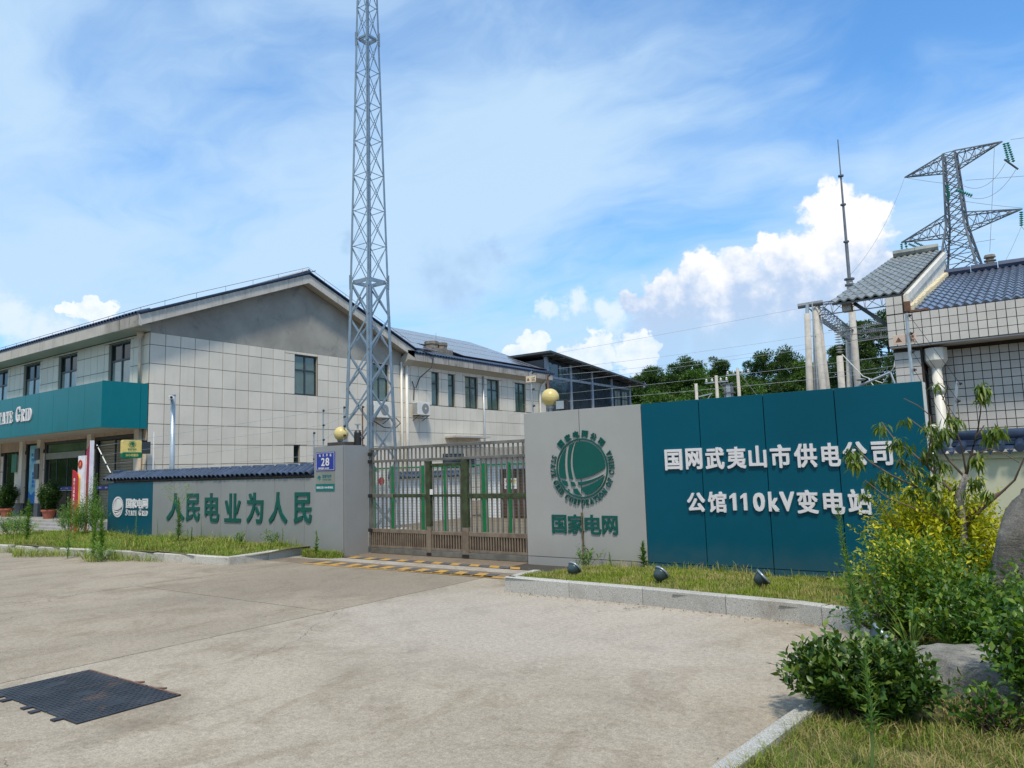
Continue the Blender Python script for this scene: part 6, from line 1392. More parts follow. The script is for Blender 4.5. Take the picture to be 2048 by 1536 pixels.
for a, b, s in (((-40, 40, 8.6), (-2.2, 52, 12.6), .3), ((-24.0, 38, 7.6), (-2.2, 50, 10.2), .3), ((-36, 36, 6.4), (-2.0, 44, 8.3), .25), ((-36, 36, 5.9), (-2.0, 44, 7.2), .25), ((-30, 34, 5.3), (-2.0, 40, 5.9), .2), ((-28, 33, 4.7), (-2, 38, 5.0), .2), ((-11.3, 46.5, 6.8), (-2.2, 30, 5.2), .2), ((-11.3, 46.5, 8.6), (-24, 38, 7.2), .2)):
    sag(a, b, s, .008).build('wire', 'galvanised', bw)
# ground floodlights
def spot(x, y, z, label, yaw=0.0, s=1.0):
    t = thing('ground_floodlight', label, 'floodlight', (x, y, z), 'round ground floodlights in the grass'); d = Vector((math.sin(yaw)*.75+.35, math.cos(yaw), .95)).normalized()
    c_ = Vector((x, y, z+.11*s))
    MB().lathe(c_-d*.09*s, [(.02*s, 0), (.055*s, .012*s), (.08*s, .05*s), (.095*s, .10*s), (.10*s, .12*s)], 18, tuple(d)).build('housing', 'lamp_body', t, smooth=True)
    MB().lathe(c_+d*.03*s, [(.112*s, 0), (.118*s, .012*s), (.112*s, .026*s), (.096*s, .028*s)], 20, tuple(d)).build('rim', 'lamp_rim', t, smooth=True)
    for k in range(5): 
        a = -.8+.4*k; u_ = d.cross(Vector((0, 0, 1))).normalized(); v_ = u_.cross(d); MB().beam(c_-d*.085*s+u_*.02*s*math.sin(a*3)+v_*.01, c_+d*.02*s+(u_*math.sin(a)+v_*math.cos(a))*.098*s*(-1), .008*s, .02*s).build('fin', 'lamp_body', t)
    MB().tube([(x, y, z-.05), (x, y, z+.06*s)], .018*s, 8).build('stake', 'black_metal', t); MB().beam((x-.10*s, y, z+.10*s), (x, y, z+.02), .018*s).build('bracket', 'lamp_body', t)
spot(-5.42, 8.78, h_right(-5.42, 8.78), 'round dark ground floodlight in the grass, leftmost below the emblem', 0, .9); spot(-4.10, 8.68, h_right(-4.1, 8.68), 'round dark ground floodlight in the grass below the first teal panel', .2, .9); spot(-2.86, 8.72, h_right(-2.86, 8.72), 'round dark ground floodlight in the grass, third along, left of the yellow shrub', 1.1, .9); spot(-1.22, 6.45, .10, 'round dark ground floodlight between the dark shrub and the flat boulder', 1.2, 1.0)
# ================================================================== ROCKS
def boulder(name, label, ctr, rad, seed, m, sub=4, flat=0, tilt=0, pl=()):
    t = thing(name, label, 'boulder', (ctr[0], ctr[1], 0)); rs = np.random.default_rng(seed); bm = bmesh.new(); bmesh.ops.create_icosphere(bm, subdivisions=5, radius=1.0)
    from mathutils import noise as mn
    for v in bm.verts:
        p = v.co.copy(); q = p+Vector((seed*3.1, 0, 0)); k = 1+.28*mn.noise(q*1.1)+.13*mn.noise(q*2.6)+.05*mn.noise(q*6)+.02*mn.noise(q*15)-.10*abs(mn.noise(q*3.7))-.05*abs(mn.noise(q*9))
        p = p*k
        for (n, d) in pl:
            n = Vector(n).normalized(); e = p.dot(n)-d
            if e > 0: p -= n*e*.85
        v.co = Vector((p.x*rad[0], p.y*rad[1], p.z*rad[2]))
    me = bpy.data.meshes.new('stone'); bm.to_mesh(me); bm.free(); me.polygons.foreach_set('use_smooth', [True]*len(me.polygons)); me.materials.append(MATS[m])
    o = bpy.data.objects.new('stone', me); COL.objects.link(o); o.parent = t; o.location = (0, 0, ctr[2]); o.rotation_euler = (0, tilt, 0); return t
boulder('standing_boulder', 'tall grey-brown standing boulder at the right edge behind the shrubs', (-.06, 7.40, .42), (.70, .42, 1.08), 3, 'rock_tall', pl=[((-1, 0, .35), .62), ((0, -1, .05), .75), ((-.5, -.3, 1), .80)])
boulder('flat_boulder', 'low flat-topped boulder with dark streaks beside the dark shrub', (-.32, 5.95, .10), (.70, .48, .24), 8, 'rock_low', pl=[((0, -.1, 1), .72), ((-.6, -.6, .2), .8)])
# ================================================================== LAWNS (blades of grass)
def grass(name, fn, hfn, x0, x1, y0, y1, n, hgt, wid, m, seed, clump=None, lean=.5):
    rs = np.random.default_rng(seed); X = rs.uniform(x0, x1, n*2); Y = rs.uniform(y0, y1, n*2); k = np.array([fn(a, b) for a, b in zip(X, Y)]); X, Y = X[k][:n], Y[k][:n]; n = len(X)
    Z = np.array([hfn(a, b) for a, b in zip(X, Y)])-.01
    from mathutils import noise as mn
    pn = np.array([mn.noise(Vector((a*1.7, b*1.7, seed))) for a, b in zip(X, Y)]); pn2 = np.array([mn.noise(Vector((a*6, b*6, seed+3))) for a, b in zip(X, Y)])
    bare = (pn+.7*pn2+rs.normal(0, .12, n) > -.22) | (rs.random(n) < .28)
    X, Y, Z, pn, pn2 = X[bare], Y[bare], Z[bare], pn[bare], pn2[bare]; n = len(X)
    H = hgt*(rs.uniform(.35, 1.2, n))*(1+.55*pn+.35*pn2); H = np.maximum(H, .02)
    A = rs.uniform(0, 6.283, n); L = rs.uniform(.1, lean*1.6, n)*H; dx, dy = np.cos(A), np.sin(A); B = np.stack([X, Y, Z], 1)
    D = np.stack([dx*L, dy*L, H], 1); S = np.stack([-dy, dx, 0*dx], 1)*(wid*rs.uniform(.6, 1.3, n))[:, None]*.5
    mid = B+D*np.array([.35, .35, .6]); tip = B+D*np.array([1, 1, 1-.25*lean])
    V = np.stack([B-S, B+S, mid+S*.8, mid-S*.8, tip], 1).reshape(-1, 3); i = np.arange(n)[:, None]*5
    F = np.concatenate([i+np.array([[0, 1, 2]]), i+np.array([[0, 2, 3]]), i+np.array([[3, 2, 4]])], 0)
    o = tri_mesh(name, V, F, m, None, smooth=False); return o
def G_(o, label, cat='grass'): tag(o, label, cat, kind='stuff')
G_(grass('lawn_grass', in_right, h_right, -6.0, -1.2, 7.6, 10.54, 60000, .068, .006, 'lawn_grass', 1), 'short patchy green and straw grass in front of the tall sign wall')
G_(grass('lawn_grass', lambda x, y: in_right(x, y) and y < 7.6, h_right, -1.75, 2.2, 4.6, 7.6, 30000, .10, .006, 'fore_grass', 2, lean=.8), 'grass under the shrubs and boulders on the right')
G_(grass('lawn_grass', lambda x, y: in_right(x, y, .10) and y < 4.9, h_right, -1.95, 1.4, 2.0, 4.9, 62000, .10, .0042, 'fore_grass', 3, lean=.9), 'patchy yellow-green grass in the near right corner')
G_(grass('lawn_grass', in_left, h_left, -24, -12.4, 7.05, 10.1, 40000, .115, .010, 'weedy_grass', 4, lean=1.0), 'bright green weedy grass in the left bed')
G_(grass('verge_grass', lambda x, y: kly(x)-.42-.25*math.sin(x*2.3) < y < kly(x)-.01, lambda x, y: 0.0, -20.2, -14.2, 6.6, 8.1, 2600, .22, .010, 'weedy_grass', 5, lean=1.3), 'straggling green grass growing out along the front of the left kerb')
G_(grass('verge_grass', lambda x, y: in_left(x, y) and math.sin(x*2.7+y*3)+math.sin(x*5.1-y*2) > .5, h_left, -24, -12.4, 7.05, 10.0, 4200, .25, .011, 'weedy_grass', 15, lean=1.0), 'taller grass tufts standing out of the left bed')
G_(grass('verge_grass', lambda x, y: (x+11.75)**2/.55**2+(y-9.75)**2/.22**2 < 1, lambda x, y: 0.0, -12.4, -11.1, 9.5, 9.97, 2600, .15, .009, 'weedy_grass', 6, lean=.8), 'tuft of bright green grass at the foot of the number 28 pillar')
# tall grass tufts at the foot of the sign wall
G_(grass('verge_grass', lambda x, y: in_right(x, y), h_right, -6.8, -1.3, 10.25, 10.54, 1100, .15, .007, 'lawn_grass', 7, lean=.6), 'longer grass blades along the foot of the tall sign wall')
# ================================================================== WEEDS
def spire(label, x, y, z, h, seed, L=.10, W=.016, n=None, m='weed_leaf', top=1.0, plume=False, cat='weed', grp='tall narrow weeds', lean=(0, 0), gap=.0):
    rs = np.random.default_rng(seed); t = thing('horseweed', label, cat, (x, y, z), grp); P = wander((x, y, z), (x+lean[0], y+lean[1], z+h), 8, .006, rs)
    MB().tube([tuple(p) for p in P], list(np.linspace(.010*max(1, h), .003, 8)), 5).build('stem', 'stem_green', t)
    lv = Leaves(); n = n or int(h*150); s = np.linspace(.05+gap, 1.0, n); f = s*(len(P)-1); k = np.minimum(f.astype(int), len(P)-2); B = P[k]+(P[k+1]-P[k])*(f-k)[:, None]
    a = np.arange(n)*2.399; prof = (1.15-.75*s)*np.minimum(1, s*6); D = np.stack([np.cos(a), np.sin(a), .45+1.1*s+rs.normal(0, .35, n)], 1); N = np.tile([0, 0, 1.0], (n, 1))+rs.normal(0, .2, (n, 3))
    lv.add((B, D, N, L*prof*rs.uniform(.4, 1.4, n), W*np.ones(n)*np.clip(prof*1.2, .5, 1.2)))
    if plume:
        q = 260; ph = rs.uniform(0, 6.283, q); hh = rs.uniform(.0, .42, q); R_ = .05+.30*np.sin(np.clip(hh/.42, 0, 1)*2.4); B2 = np.array([x+lean[0], y+lean[1], z+h*.86])+np.stack([np.cos(ph)*R_*rs.random(q)**.5, np.sin(ph)*R_*rs.random(q)**.5, hh], 1)
        D2 = np.stack([np.cos(ph), np.sin(ph), 1.2+0*ph], 1); pl_ = Leaves(); pl_.add((B2, D2, rs.normal(0, 1, (q, 3)), rs.uniform(.05, .10, q), np.full(q, .008))); tag(pl_.build('flower_head', 'weed_pale', t), kind='stuff')
    tag(lv.build('foliage', m, t, droop=.25), kind='stuff'); return t
for k, (x, y, h, lab, kw) in enumerate([
    (-15.68, 9.02, .98, 'pale feathery flowering weed in front of the first green character', dict(plume=True, L=.17, W=.024, n=260)),
    (-20.85, 8.05, 1.05, 'dense dark green weed spire at the left kerb, leftmost of the tall ones', dict(L=.20, W=.028, n=360)),
    (-15.9, 7.5, .95, 'tall dense weed spire before the kerb in front of the small teal panel', dict(L=.20, W=.028, n=360)),
    (-16.3, 7.55, .80, 'slightly shorter weed stalk beside the dense spire at the kerb', dict(L=.18, W=.026, n=240)),
    (-17.0, 7.35, .55, 'weedy stalk growing out of the kerb joint left of the dense spire', dict(L=.16, W=.026)),
    (-18.39, 9.5, .70, 'dry brownish weed in front of the white characters of the teal panel', dict(L=.07, W=.012, m='weed_pale')),
    (-18.06, 9.85, .50, 'thin weed stalk just right of the small teal panel', dict(L=.04, W=.008)),
    (-15.69, 9.35, .32, 'short dark weed spire right of the flowering weed', dict(L=.06, W=.014, n=110)),
    (-16.17, 10.0-.12, .52, 'thin weed stalk below the third green character', dict(L=.04, W=.009)),
    (-16.6, 9.8, .25, 'tiny weed spire left of the thin stalk', dict(L=.05, W=.01)),
    (-13.13, 9.85, .38, 'thin weed stalk below the last green character', dict(L=.05, W=.012)),
    (-17.7, 9.3, .28, 'small weed sprout at the right foot of the small teal panel', dict(L=.07, W=.012)),
    (-19.0, 9.6, .30, 'small weed sprout in front of the teal panel', dict(L=.07, W=.012))]):
    spire(lab, x, y, h_left(x, y) if y > kly(x) else 0, h, 50+k, **kw)
spire('tall narrow weed spire in front of the yellow-green shrub', -1.42, 6.72, .08, 1.12, 71, L=.12, W=.016, n=330, lean=(-.10, .0)); spire('young horseweed on a dark stem in front of the dark shrub, nearest the camera', -.83, 4.02, .05, .64, 72, L=.10, W=.010, n=150, gap=.32)
spire('leafy weed standing at the right end of the left kerb', -11.9, 9.72, 0, .50, 73, L=.13, W=.035, n=70, grp='broad leaved weeds'); spire('dense bright green weed at the seam of grey and teal sign panels', -5.16, 10.38, .05, .40, 74, L=.12, W=.03, n=150, grp='broad leaved weeds')
spire('small dark weed below the last character of the emblem panel', -5.75, 10.4, .05, .22, 75, L=.06, W=.02, n=40, grp='broad leaved weeds')
def bushy(label, x, y, z, h, r_, seed, m='weed_leaf', L=.07, W=.022, n=26, name='weed_bush', cat='weed', grp='bushy weeds in the left bed'):
    return shrub(name, label, cat, (x, y, z), (x, y, z+h*.5), (r_, r_, h*.52), n, .022, L, W, m, seed, group=grp, stem='stem_green', stemn=10, spiky=.2)
bushy('big bushy green weed between the red slogan sign and the teal panel', -20.6, 9.35, .15, 1.0, .42, 21, n=110); bushy('bushy green weed at the foot of the red slogan sign', -22.1, 9.6, .15, .80, .40, 22, n=50, m='weed_leaf'); bushy('dark stemmed shrubby weed left of the dense weed spire', -23.2, 8.6, .12, .75, .45, 23, n=50)
bushy('low green weed between the steps and the left kerb', -24.2, 9.2, .1, .55, .40, 24, n=36, m='weed_pale'); bushy('low tangled weed in front of the office steps', -25.4, 9.4, .05, .55, .45, 25, n=36); bushy('leafy green weed right of the office steps, behind the slogan sign', -23.4, 10.1, .1, .95, .30, 26, n=40)
bushy('tangled grassy weed hanging over the left kerb', -15.6, 7.4, .02, .42, .36, 27, n=40, m='weed_pale', L=.09, W=.010); bushy('small leafy weed at the wall below the sixth green character', -13.5, 9.8, .17, .26, .16, 28, n=14); bushy('small leafy weed at the wall below the fifth green character', -14.5, 9.8, .17, .22, .14, 29, n=12)
bushy('leafy weed at the foot of the vine on the emblem panel', -6.15, 10.38, .05, .26, .20, 30, n=16, grp='weeds at the tall sign wall'); bushy('tall vine-like green plant climbing beside the red slogan sign', -22.6, 10.4, .1, 1.7, .18, 31, n=34)
vn = thing('seam_vine', 'thin vine climbing the dark seam of the emblem panel up to the characters', 'vine', (-6.31, 10.55, .04)); rs = np.random.default_rng(9); P = wander((-6.31, 10.54, .04), (-6.315, 10.548, .86), 14, .003, rs)
MB().tube([tuple(p) for p in P], .012, 5).build('stem', 'stem_brown', vn); lv = Leaves(); q = sprig_leaves(P, rs, .008, .03, .014, spread=1.0, start=.3); lv.add((q[0], q[1]*np.array([1, .3, 1])-np.array([0, .4, 0]), q[2], q[3], q[4])); tag(lv.build('foliage', 'weed_leaf', vn), kind='stuff')
# arching grass clump behind the low lamp
ag = Leaves(); rs = np.random.default_rng(12); t = thing('grass_clump', 'clump of broad arching grass blades behind the low ground floodlight', 'grass clump', (-1.02, 6.75, .1)); n = 26
for cx_, cy_, hh in ((-1.05, 6.7, .62), (-.74, 6.6, .55)):
    a = rs.uniform(0, 6.28, n); e = rs.uniform(1.0, 3.2, n); B = np.array([cx_, cy_, .1])+rs.normal(0, .015, (n, 3))*np.array([1, 1, 3])+np.array([0, 0, .0]); D = np.stack([np.cos(a), np.sin(a), e], 1); ag.add((B, D, np.tile([0, 0, 1.0], (n, 1))+rs.normal(0, .2, (n, 3)), rs.uniform(.5, 1.0, n)*hh, np.full(n, .017)))
tag(ag.build('blades', 'weed_pale', t, droop=.30), kind='stuff')
# ================================================================== SHRUBS ON THE RIGHT
shrub('golden_privet', 'large golden privet shrub, bright yellow on top, behind the bare tree trunk', 'shrub', (-.98, 8.75, .1), (-.98, 8.75, .62), (.72, .50, .70), 740, .025, .060, .027, 'privet_yellow', 31, upb=.5, lm2='privet_green', split=lambda e, rs: (e[2] < .62+rs.normal(0, .12)) or rs.random() < .06, spiky=.12)
shrub('golden_privet', 'yellow-green shrub with light sprays leaning over the kerb end, left of the tree', 'shrub', (-1.06, 7.5, .1), (-1.08, 7.5, .44), (.54, .44, .46), 400, .026, .058, .026, 'privet_green', 32, upb=.6, lm2='privet_yellow', split=lambda e, rs: rs.random() < .14 and e[2] > .5, spiky=.17, group=None)
shrub('privet_bush', 'bright green shrub with arching sprays in front of the standing boulder', 'shrub', (-.52, 6.75, .1), (-.52, 6.75, .32), (.48, .42, .36), 380, .025, .058, .028, 'hedge_green', 33, upb=.6, lm2='privet_green', split=lambda e, rs: rs.random() < .45 and e[2] > .35, spiky=.18)
shrub('privet_bush', 'green shrub at the right edge overhanging the flat boulder', 'shrub', (-.10, 5.45, .1), (-.12, 5.5, .40), (.32, .36, .40), 300, .025, .056, .028, 'hedge_green', 34, upb=.5, lm2='privet_green', split=lambda e, rs: rs.random() < .45 and e[2] > .4, spiky=.18)
shrub('privet_bush', 'small leafy dark shrub tucked at the kerb under the yellow-green shrub', 'shrub', (-1.22, 6.95, .1), (-1.20, 6.95, .30), (.36, .24, .26), 110, .026, .055, .030, 'hedge_green', 35, upb=.3, spiky=.25)
shrub('privet_bush', 'low trailing sprigs in front of the flat boulder', 'shrub', (-.40, 5.02, .05), (-.42, 5.05, .16), (.26, .16, .16), 46, .028, .058, .032, 'hedge_green', 38, upb=.3, spiky=.25)
shrub('privet_bush', 'light green sprays rising in front of the standing boulder at the frame edge', 'shrub', (-.22, 6.75, .1), (-.20, 6.75, .50), (.20, .20, .36), 26, .024, .055, .026, 'privet_green', 39, upb=.8, spiky=.2)
shrub('camellia_bush', 'dark glossy leaved low shrub in front of the flat boulder', 'shrub', (-1.10, 5.08, .05), (-1.10, 5.08, .22), (.42, .36, .24), 440, .020, .062, .032, 'camellia_leaf', 36, upb=.65, spiky=.14, droop=.05)
# ================================================================== BARE PEACH TREE
tr_ = thing('peach_tree', 'sparse young tree with drooping leaf clusters in front of the pale yellow wall', 'tree', (-.81, 8.45, .15)); rs = np.random.default_rng(44)
mb = MB(); tk = [(-.81, 8.5, .1), (-.80, 8.5, .55), (-.79, 8.5, .95), (-.80, 8.5, 1.20), (-.72, 8.5, 1.42)]; mb.tube(tk, [.050, .045, .040, .036, .026], 9); mb.build('trunk', 'bark_pale', tr_, smooth=True)
Y8 = 8.5
def P8(px_, py_):   # point of the branch plane from metric offsets measured on the photograph
    return None
brs = [ # (points x,z with y wobble, radius)
 ([(-.72, 1.42), (-.66, 1.60), (-.60, 1.78), (-.52, 1.88)], .018), ([(-.80, 1.18), (-.92, 1.34), (-1.05, 1.50), (-1.20, 1.66), (-1.33, 1.76), (-1.46, 1.98)], .016),
 ([(-.82, 1.02), (-1.0, 1.16), (-1.18, 1.30), (-1.40, 1.42), (-1.60, 1.56), (-1.72, 1.70)], .016), ([(-.82, .85), (-1.0, 1.02), (-1.2, 1.10), (-1.42, 1.20), (-1.6, 1.38)], .012),
 ([(-.78, .90), (-.62, 1.08), (-.45, 1.24), (-.33, 1.36), (-.24, 1.56), (-.10, 1.75)], .017), ([(-.76, 1.0), (-.5, 1.22), (-.42, 1.26)], .02),
 ([(-.74, 1.40), (-.86, 1.56), (-.95, 1.72), (-1.05, 1.86), (-1.22, 2.02)], .012), ([(-.72, 1.44), (-.74, 1.70), (-.80, 1.95), (-.86, 2.16), (-.90, 2.36)], .010),
 ([(-.60, 1.78), (-.55, 2.0), (-.52, 2.18), (-.50, 2.28)], .008), ([(-1.05, 1.50), (-1.02, 1.66), (-.98, 1.82), (-.97, 2.0)], .009), ([(-.66, 1.60), (-.50, 1.66), (-.38, 1.60), (-.28, 1.52)], .008),
 ([(-1.18, 1.30), (-1.30, 1.50), (-1.34, 1.66)], .008), ([(-.97, 2.0), (-1.08, 2.12), (-1.2, 2.2)], .006), ([(-.86, 2.16), (-.80, 2.26), (-.78, 2.36)], .005), ([(-.92, 1.34), (-1.15, 1.42), (-1.28, 1.60)], .007)]
lvs = Leaves(); ends = []
for i, (pts, r_) in enumerate(brs):
    yo = rs.uniform(-.25, .25); P = [(x, Y8+yo*(k/(len(pts)-1))+rs.normal(0, .01), z) for k, (x, z) in enumerate(pts)]
    MB().tube(P, list(np.linspace(r_, max(.0035, r_*.3), len(P))), 6).build('branch', 'twig', tr_, smooth=True); ends.append(np.array(P))
def cluster(c, n, s, seed):
    rs2 = np.random.default_rng(seed); a = rs2.uniform(0, 6.28, n); B = np.array(c)+rs2.normal(0, 1, (n, 3))*np.array([s*.55, s*.55, s*.45]); D = np.stack([np.cos(a)*.55, np.sin(a)*.55, rs2.uniform(-1.3, .1, n)], 1)
    lvs.add((B, D, np.stack([np.cos(a), np.sin(a), .6+0*a], 1), rs2.uniform(.065, .12, n), rs2.uniform(.020, .030, n)))
cl = [((-1.74, 1.66), .09, 42), ((-1.66, 1.58), .07, 26), ((-1.46, 1.42), .09, 34), ((-1.38, 1.36), .06, 18), ((-1.33, 1.76), .08, 30), ((-1.42, 1.92), .06, 22), ((-1.22, 1.70), .06, 18), ((-1.06, 1.62), .09, 34), ((-1.14, 1.48), .08, 30), ((-1.02, 1.40), .08, 24), ((-.96, 1.76), .08, 36), ((-.98, 1.90), .06, 24), ((-.86, 1.86), .07, 28), ((-.90, 1.52), .06, 20), ((-.78, 1.96), .07, 28), ((-.50, 1.80), .08, 34), ((-.42, 1.86), .07, 22), ((-.60, 1.56), .06, 22), ((-.66, 1.36), .07, 26), ((-.80, 1.30), .06, 20), ((-.50, 2.26), .055, 26), ((-.52, 2.16), .05, 20), ((-.90, 2.33), .03, 8), ((-1.60, 1.36), .05, 12), ((-1.62, 1.24), .04, 10), ((-1.20, 1.26), .07, 24), ((-1.0, 1.24), .08, 26), ((-.55, 1.24), .05, 14), ((-1.18, 1.98), .04, 10), ((-.92, 1.12), .06, 14), ((-1.27, 1.58), .05, 12)]
for i, ((x, z), s, n) in enumerate(cl): cluster((x, Y8+rs.uniform(-.2, .15), z), int(n*1.7), s*.85, 500+i)
tag(lvs.build('foliage', 'peach_leaf', tr_, droop=.35), kind='stuff')
# ================================================================== POTTED PLANTS
for (x, y, lab, seed) in ((-34.3, 12.45, 'round dark green potted shrub by the left window of the office', 61), (-30.1, 12.3, 'round dark green potted shrub beside the office doors', 62)):
    t = shrub('potted_shrub', lab, 'potted plant', (x, y, .28), (x, y, 1.12), (.40, .38, .46), 220, .036, .09, .045, 'pot_leaf', seed, group='potted shrubs at the entrance', spiky=.10, stemn=14)
    MB().lathe((x, y, .285), [(.16, 0), (.23, .26), (.26, .27), (.26, .33), (.22, .33), (.21, .28)], 18).build('pot', 'terracotta', t, smooth=False); MB().lathe((x, y, .55), [(.215, 0), (.215, .01)], 12).build('soil', 'soil', t); MB().tube([(x, y, .6), (x+.03, y, 1.1)], [.05, .035], 7).build('trunk', 'bark', t)
# ================================================================== TREES BEYOND
def tree(label, x, y, h, r_, seed, kind='pine', n=4200, crown0=.28, grp='trees on the rise behind the substation'):
    rs = np.random.default_rng(seed); t = thing('pine_tree' if kind == 'pine' else 'broadleaf_tree', label, 'tree', (x, y, 0), grp); top = np.array([x+rs.normal(0, .3), y, h]); P = wander((x, y, 0), top, 7, .12, rs)
    MB().tube([tuple(p) for p in P], list(np.linspace(.22, .05, 7)), 7).build('trunk', 'bark', t); nb = 34 if kind == 'pine' else 46; lb_ = MB(); C = []
    for i in range(nb):
        f = crown0+(1-crown0)*(i+.5)/nb; k = f*(len(P)-1); j = min(int(k), len(P)-2); b = P[j]+(P[j+1]-P[j])*(k-j); a = i*2.399+rs.uniform(-.5, .5)
        prof = (math.sin(PI*min(1, (f-crown0)/(1-crown0)*.92+.10))**.7) if kind != 'pine' else (math.sin(PI*min(1, (f-crown0)/(1-crown0)*.80+.20))**.8)
        l = r_*prof*rs.uniform(.55, 1.15); e = b+np.array([math.cos(a)*l, math.sin(a)*l, l*rs.uniform(.15, .5)]); lb_.tube([tuple(b), tuple((b+e)/2-np.array([0, 0, .05*l])), tuple(e)], [.05, .035, .012], 4, False)
        for q in range(4 if kind == 'pine' else 5): C.append((b+(e-b)*rs.uniform(.45, 1.05)+rs.normal(0, .16*r_, 3)*np.array([1, 1, .55]), rs.uniform(.32, .62)*(r_/2.4)))
    lb_.build('limb', 'bark', t); C.append((top, .4)); cc_ = np.array([c for c, _ in C]); ss = np.array([s for _, s in C]); id_ = rs.integers(0, len(C), n); d = unit(rs.normal(0, 1, (n, 3))); rad = rs.random(n)**.45
    B = cc_[id_]+d*(rad*ss[id_])[:, None]*np.array([1, 1, .62]); D = d+np.array([0, 0, .7 if kind == 'pine' else .25]); 
    if kind == 'pine': L, W = rs.uniform(.15, .30, n), rs.uniform(.05, .09, n)
    else: L, W = rs.uniform(.13, .24, n), rs.uniform(.09, .15, n)
    V, F = leaf_arrays(B, D, unit(rs.normal(0, 1, (n, 3))+np.array([0, 0, .6])), L, W, droop=.08); o = tri_mesh('crown', V, F, 'pine_leaf' if kind == 'pine' else 'broad_leaf', t, smooth=False); o['kind'] = 'stuff'; return t
TREES = [(-33.2, 60, 10.4, 2.0, 'pine', 'small pine top, leftmost of the far trees beside the pavilion roof'), (-32.0, 63.5, 9.6, 2.4, 'broad', 'leafy tree just right of the leftmost pine'), (-30.4, 64, 11.0, 2.5, 'pine', 'pine second from the left in the far row'), (-29.0, 66, 10.4, 2.6, 'broad', 'round leafy crown left of the centre of the far row'), (-27.5, 66, 11.8, 2.6, 'pine', 'tall pine above the first utility pole'), (-26.3, 65, 10.4, 2.4, 'broad', 'brighter leafy tree right of the tall pine'), (-25.0, 68, 11.6, 2.3, 'pine', 'pine with uneven top near the centre of the far row'), (-23.4, 67, 10.0, 2.3, 'broad', 'low leafy tree behind the utility poles'),
 (-22.3, 70, 12.2, 2.5, 'pine', 'tall spreading pine with gaps right of the utility poles'), (-20.0, 71, 12.4, 2.5, 'pine', 'open crowned pine left of the concrete poles'), (-18.2, 71, 11.0, 2.4, 'broad', 'dark leafy tree just left of the concrete poles'), (-16.9, 72, 10.2, 2.4, 'broad', 'leafy tree between the two pairs of concrete poles'), (-15.2, 73, 9.0, 2.2, 'broad', 'yellowish leafy tree low between the concrete poles'), (-14.2, 66, 10.8, 1.9, 'pine', 'spiky pine with open branches left of the big dark pine'), (-12.2, 66, 12.6, 2.5, 'pine', 'big dark pine beside the switch house'), (-10.4, 67, 13.4, 2.6, 'pine', 'tall dark pine right against the switch house corner'),
 (-28.2, 61, 8.3, 2.3, 'broad', 'low leafy tree in front of the far row, left'), (-24.4, 62, 8.2, 2.4, 'broad', 'low leafy tree in front of the far row, centre'), (-20.6, 65, 8.6, 2.5, 'broad', 'low leafy tree in front of the far row, right'), (-31.2, 59, 8.0, 2.2, 'broad', 'low leafy tree beside the pavilion')]
for i, (x, y, h, r_, k, lab) in enumerate(TREES): tree(lab, x, y, h*(.94 if x < -15 else 1.0), r_, 100+i, 'pine' if k == 'pine' else 'broad', n=22000 if k == 'pine' else 20000, crown0=.30 if k == 'pine' else .22)
# wooded rise that closes the view behind the tree row
V = []; F = []; nx_, ny_ = 90, 10; rs = np.random.default_rng(8)
for j in range(ny_+1):
    for i in range(nx_+1):
        x = -150+300*i/nx_; y = 78+60*j/ny_; V.append((x, y, -.2+9.6*math.sin(min(1, j/ny_*2.4)*PI/2)*(1+.12*math.sin(x*.11)+.1*math.sin(x*.31+2))))
for j in range(ny_):
    for i in range(nx_): a = j*(nx_+1)+i; F.append((a, a+1, a+nx_+2, a+nx_+1))
mb = MB(); mb.v = V; mb.f = F; structure(mb, 'hill', 'broad_leaf', smooth=True)
rs = np.random.default_rng(77); n = 110000; X = rs.uniform(-120, 110, n); Yv = rs.uniform(76, 112, n); t_ = np.clip((Yv-78)/60*2.4, 0, 1); Zv = 9.6*np.sin(t_*PI/2)*(1+.12*np.sin(X*.11)+.1*np.sin(X*.31+2))+rs.uniform(0, 1, n)**.6*(3.0+1.0*np.sin(X*.9)+.8*np.sin(Yv*1.1+X*.3)); B = np.stack([X, Yv, Zv], 1)
V, F = leaf_arrays(B, unit(rs.normal(0, 1, (n, 3)))+np.array([0, 0, .4]), unit(rs.normal(0, 1, (n, 3))), rs.uniform(.35, .75, n), rs.uniform(.2, .4, n)); o = tri_mesh('woodland', V, F, 'broad_leaf', None, smooth=False); tag(o, 'distant woodland closing the view behind the far trees', 'woodland', kind='stuff')

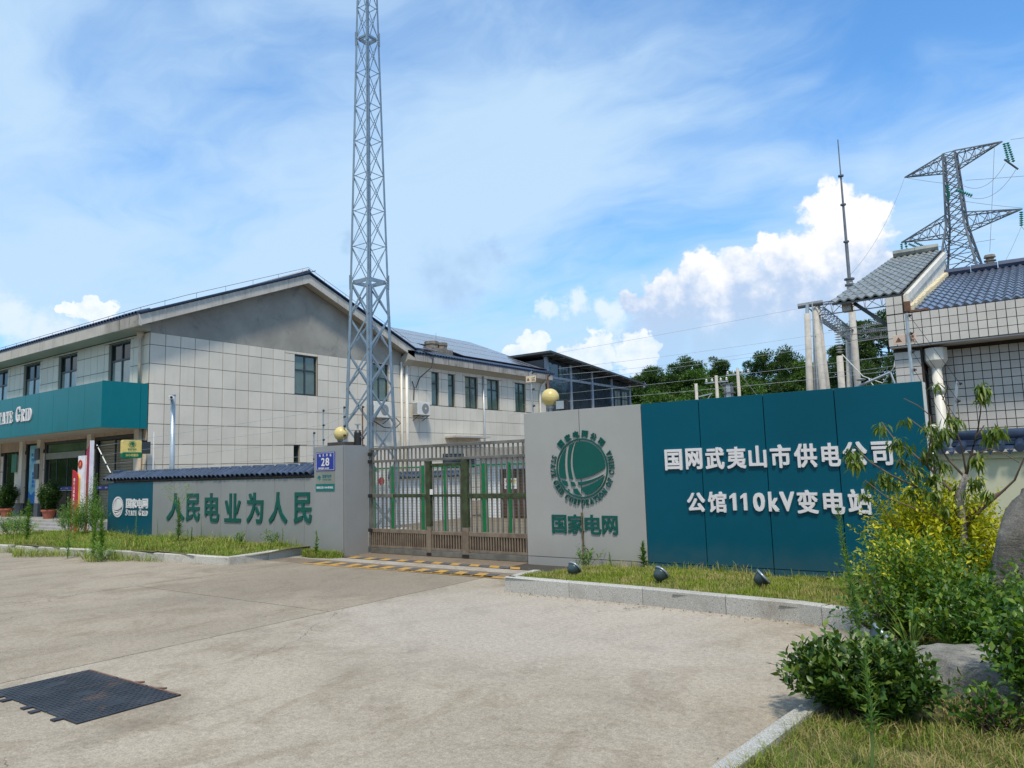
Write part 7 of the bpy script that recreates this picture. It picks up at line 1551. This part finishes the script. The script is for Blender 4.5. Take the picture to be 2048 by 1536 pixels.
# wooded slope on the far side of the road, behind the viewer (seen in the window reflections)
V = []; F = []; nx_, ny_ = 60, 6
for j in range(ny_+1):
    for i in range(nx_+1):
        x = -260+340*i/nx_; y = -34-40*j/ny_; V.append((x, y, -.2+11.0*math.sin(min(1, j/ny_*1.5)*PI/2)*(1+.15*math.sin(x*.09)+.1*math.sin(x*.27+1))))
for j in range(ny_):
    for i in range(nx_): a = j*(nx_+1)+i; F.append((a, a+nx_+1, a+nx_+2, a+1))
mb = MB(); mb.v = V; mb.f = F; structure(mb, 'hill', 'broad_leaf', smooth=True)
n = 24000; X = rs.uniform(-260, 80, n); Yv = rs.uniform(-74, -30, n); t_ = np.clip((-34-Yv)/40*1.5, 0, 1); Zv = 11.0*np.sin(t_*PI/2)*(1+.15*np.sin(X*.09)+.1*np.sin(X*.27+1))+rs.uniform(0, 1, n)**.6*(3.5+1.2*np.sin(X*.5)); B = np.stack([X, Yv, Zv], 1)
V, F = leaf_arrays(B, unit(rs.normal(0, 1, (n, 3)))+np.array([0, 0, .4]), unit(rs.normal(0, 1, (n, 3))), rs.uniform(1.2, 2.2, n), rs.uniform(.7, 1.3, n)); o = tri_mesh('woodland', V, F, 'broad_leaf', None, smooth=False); tag(o, 'wooded slope across the road behind the viewer', 'woodland', kind='stuff')

# dry leaves and grit gathered along the kerbs and joints
lit = Leaves(); rs = np.random.default_rng(90); n = 420; a = rs.random(n); X = np.concatenate([rs.uniform(-6, -1.8, n//2), rs.uniform(-20, -12.4, n-n//2)]); d = np.abs(rs.normal(0, .10, n))+.01
Y = np.array([ky(x)-q if x > -7 else kly(x)-q for x, q in zip(X, d)]); lit.add((np.stack([X, Y, np.full(n, .004)], 1), np.stack([rs.normal(0, 1, n), rs.normal(0, 1, n), rs.uniform(0, .3, n)], 1), np.tile([0, 0, 1.0], (n, 1))+rs.normal(0, .3, (n, 3)), rs.uniform(.010, .038, n), rs.uniform(.005, .016, n)))
X = rs.uniform(-9, -1.6, 90); Y = rs.uniform(2.2, 8.0, 90); lit.add((np.stack([X, Y, np.full(90, .004)], 1), np.stack([rs.normal(0, 1, 90), rs.normal(0, 1, 90), rs.uniform(0, .3, 90)], 1), np.tile([0, 0, 1.0], (90, 1)), rs.uniform(.008, .022, 90), rs.uniform(.004, .010, 90)))
tag(lit.build('leaf_litter', 'bark', None, droop=0), 'scattered dry leaf bits and grit along the kerbs', 'litter', kind='stuff')
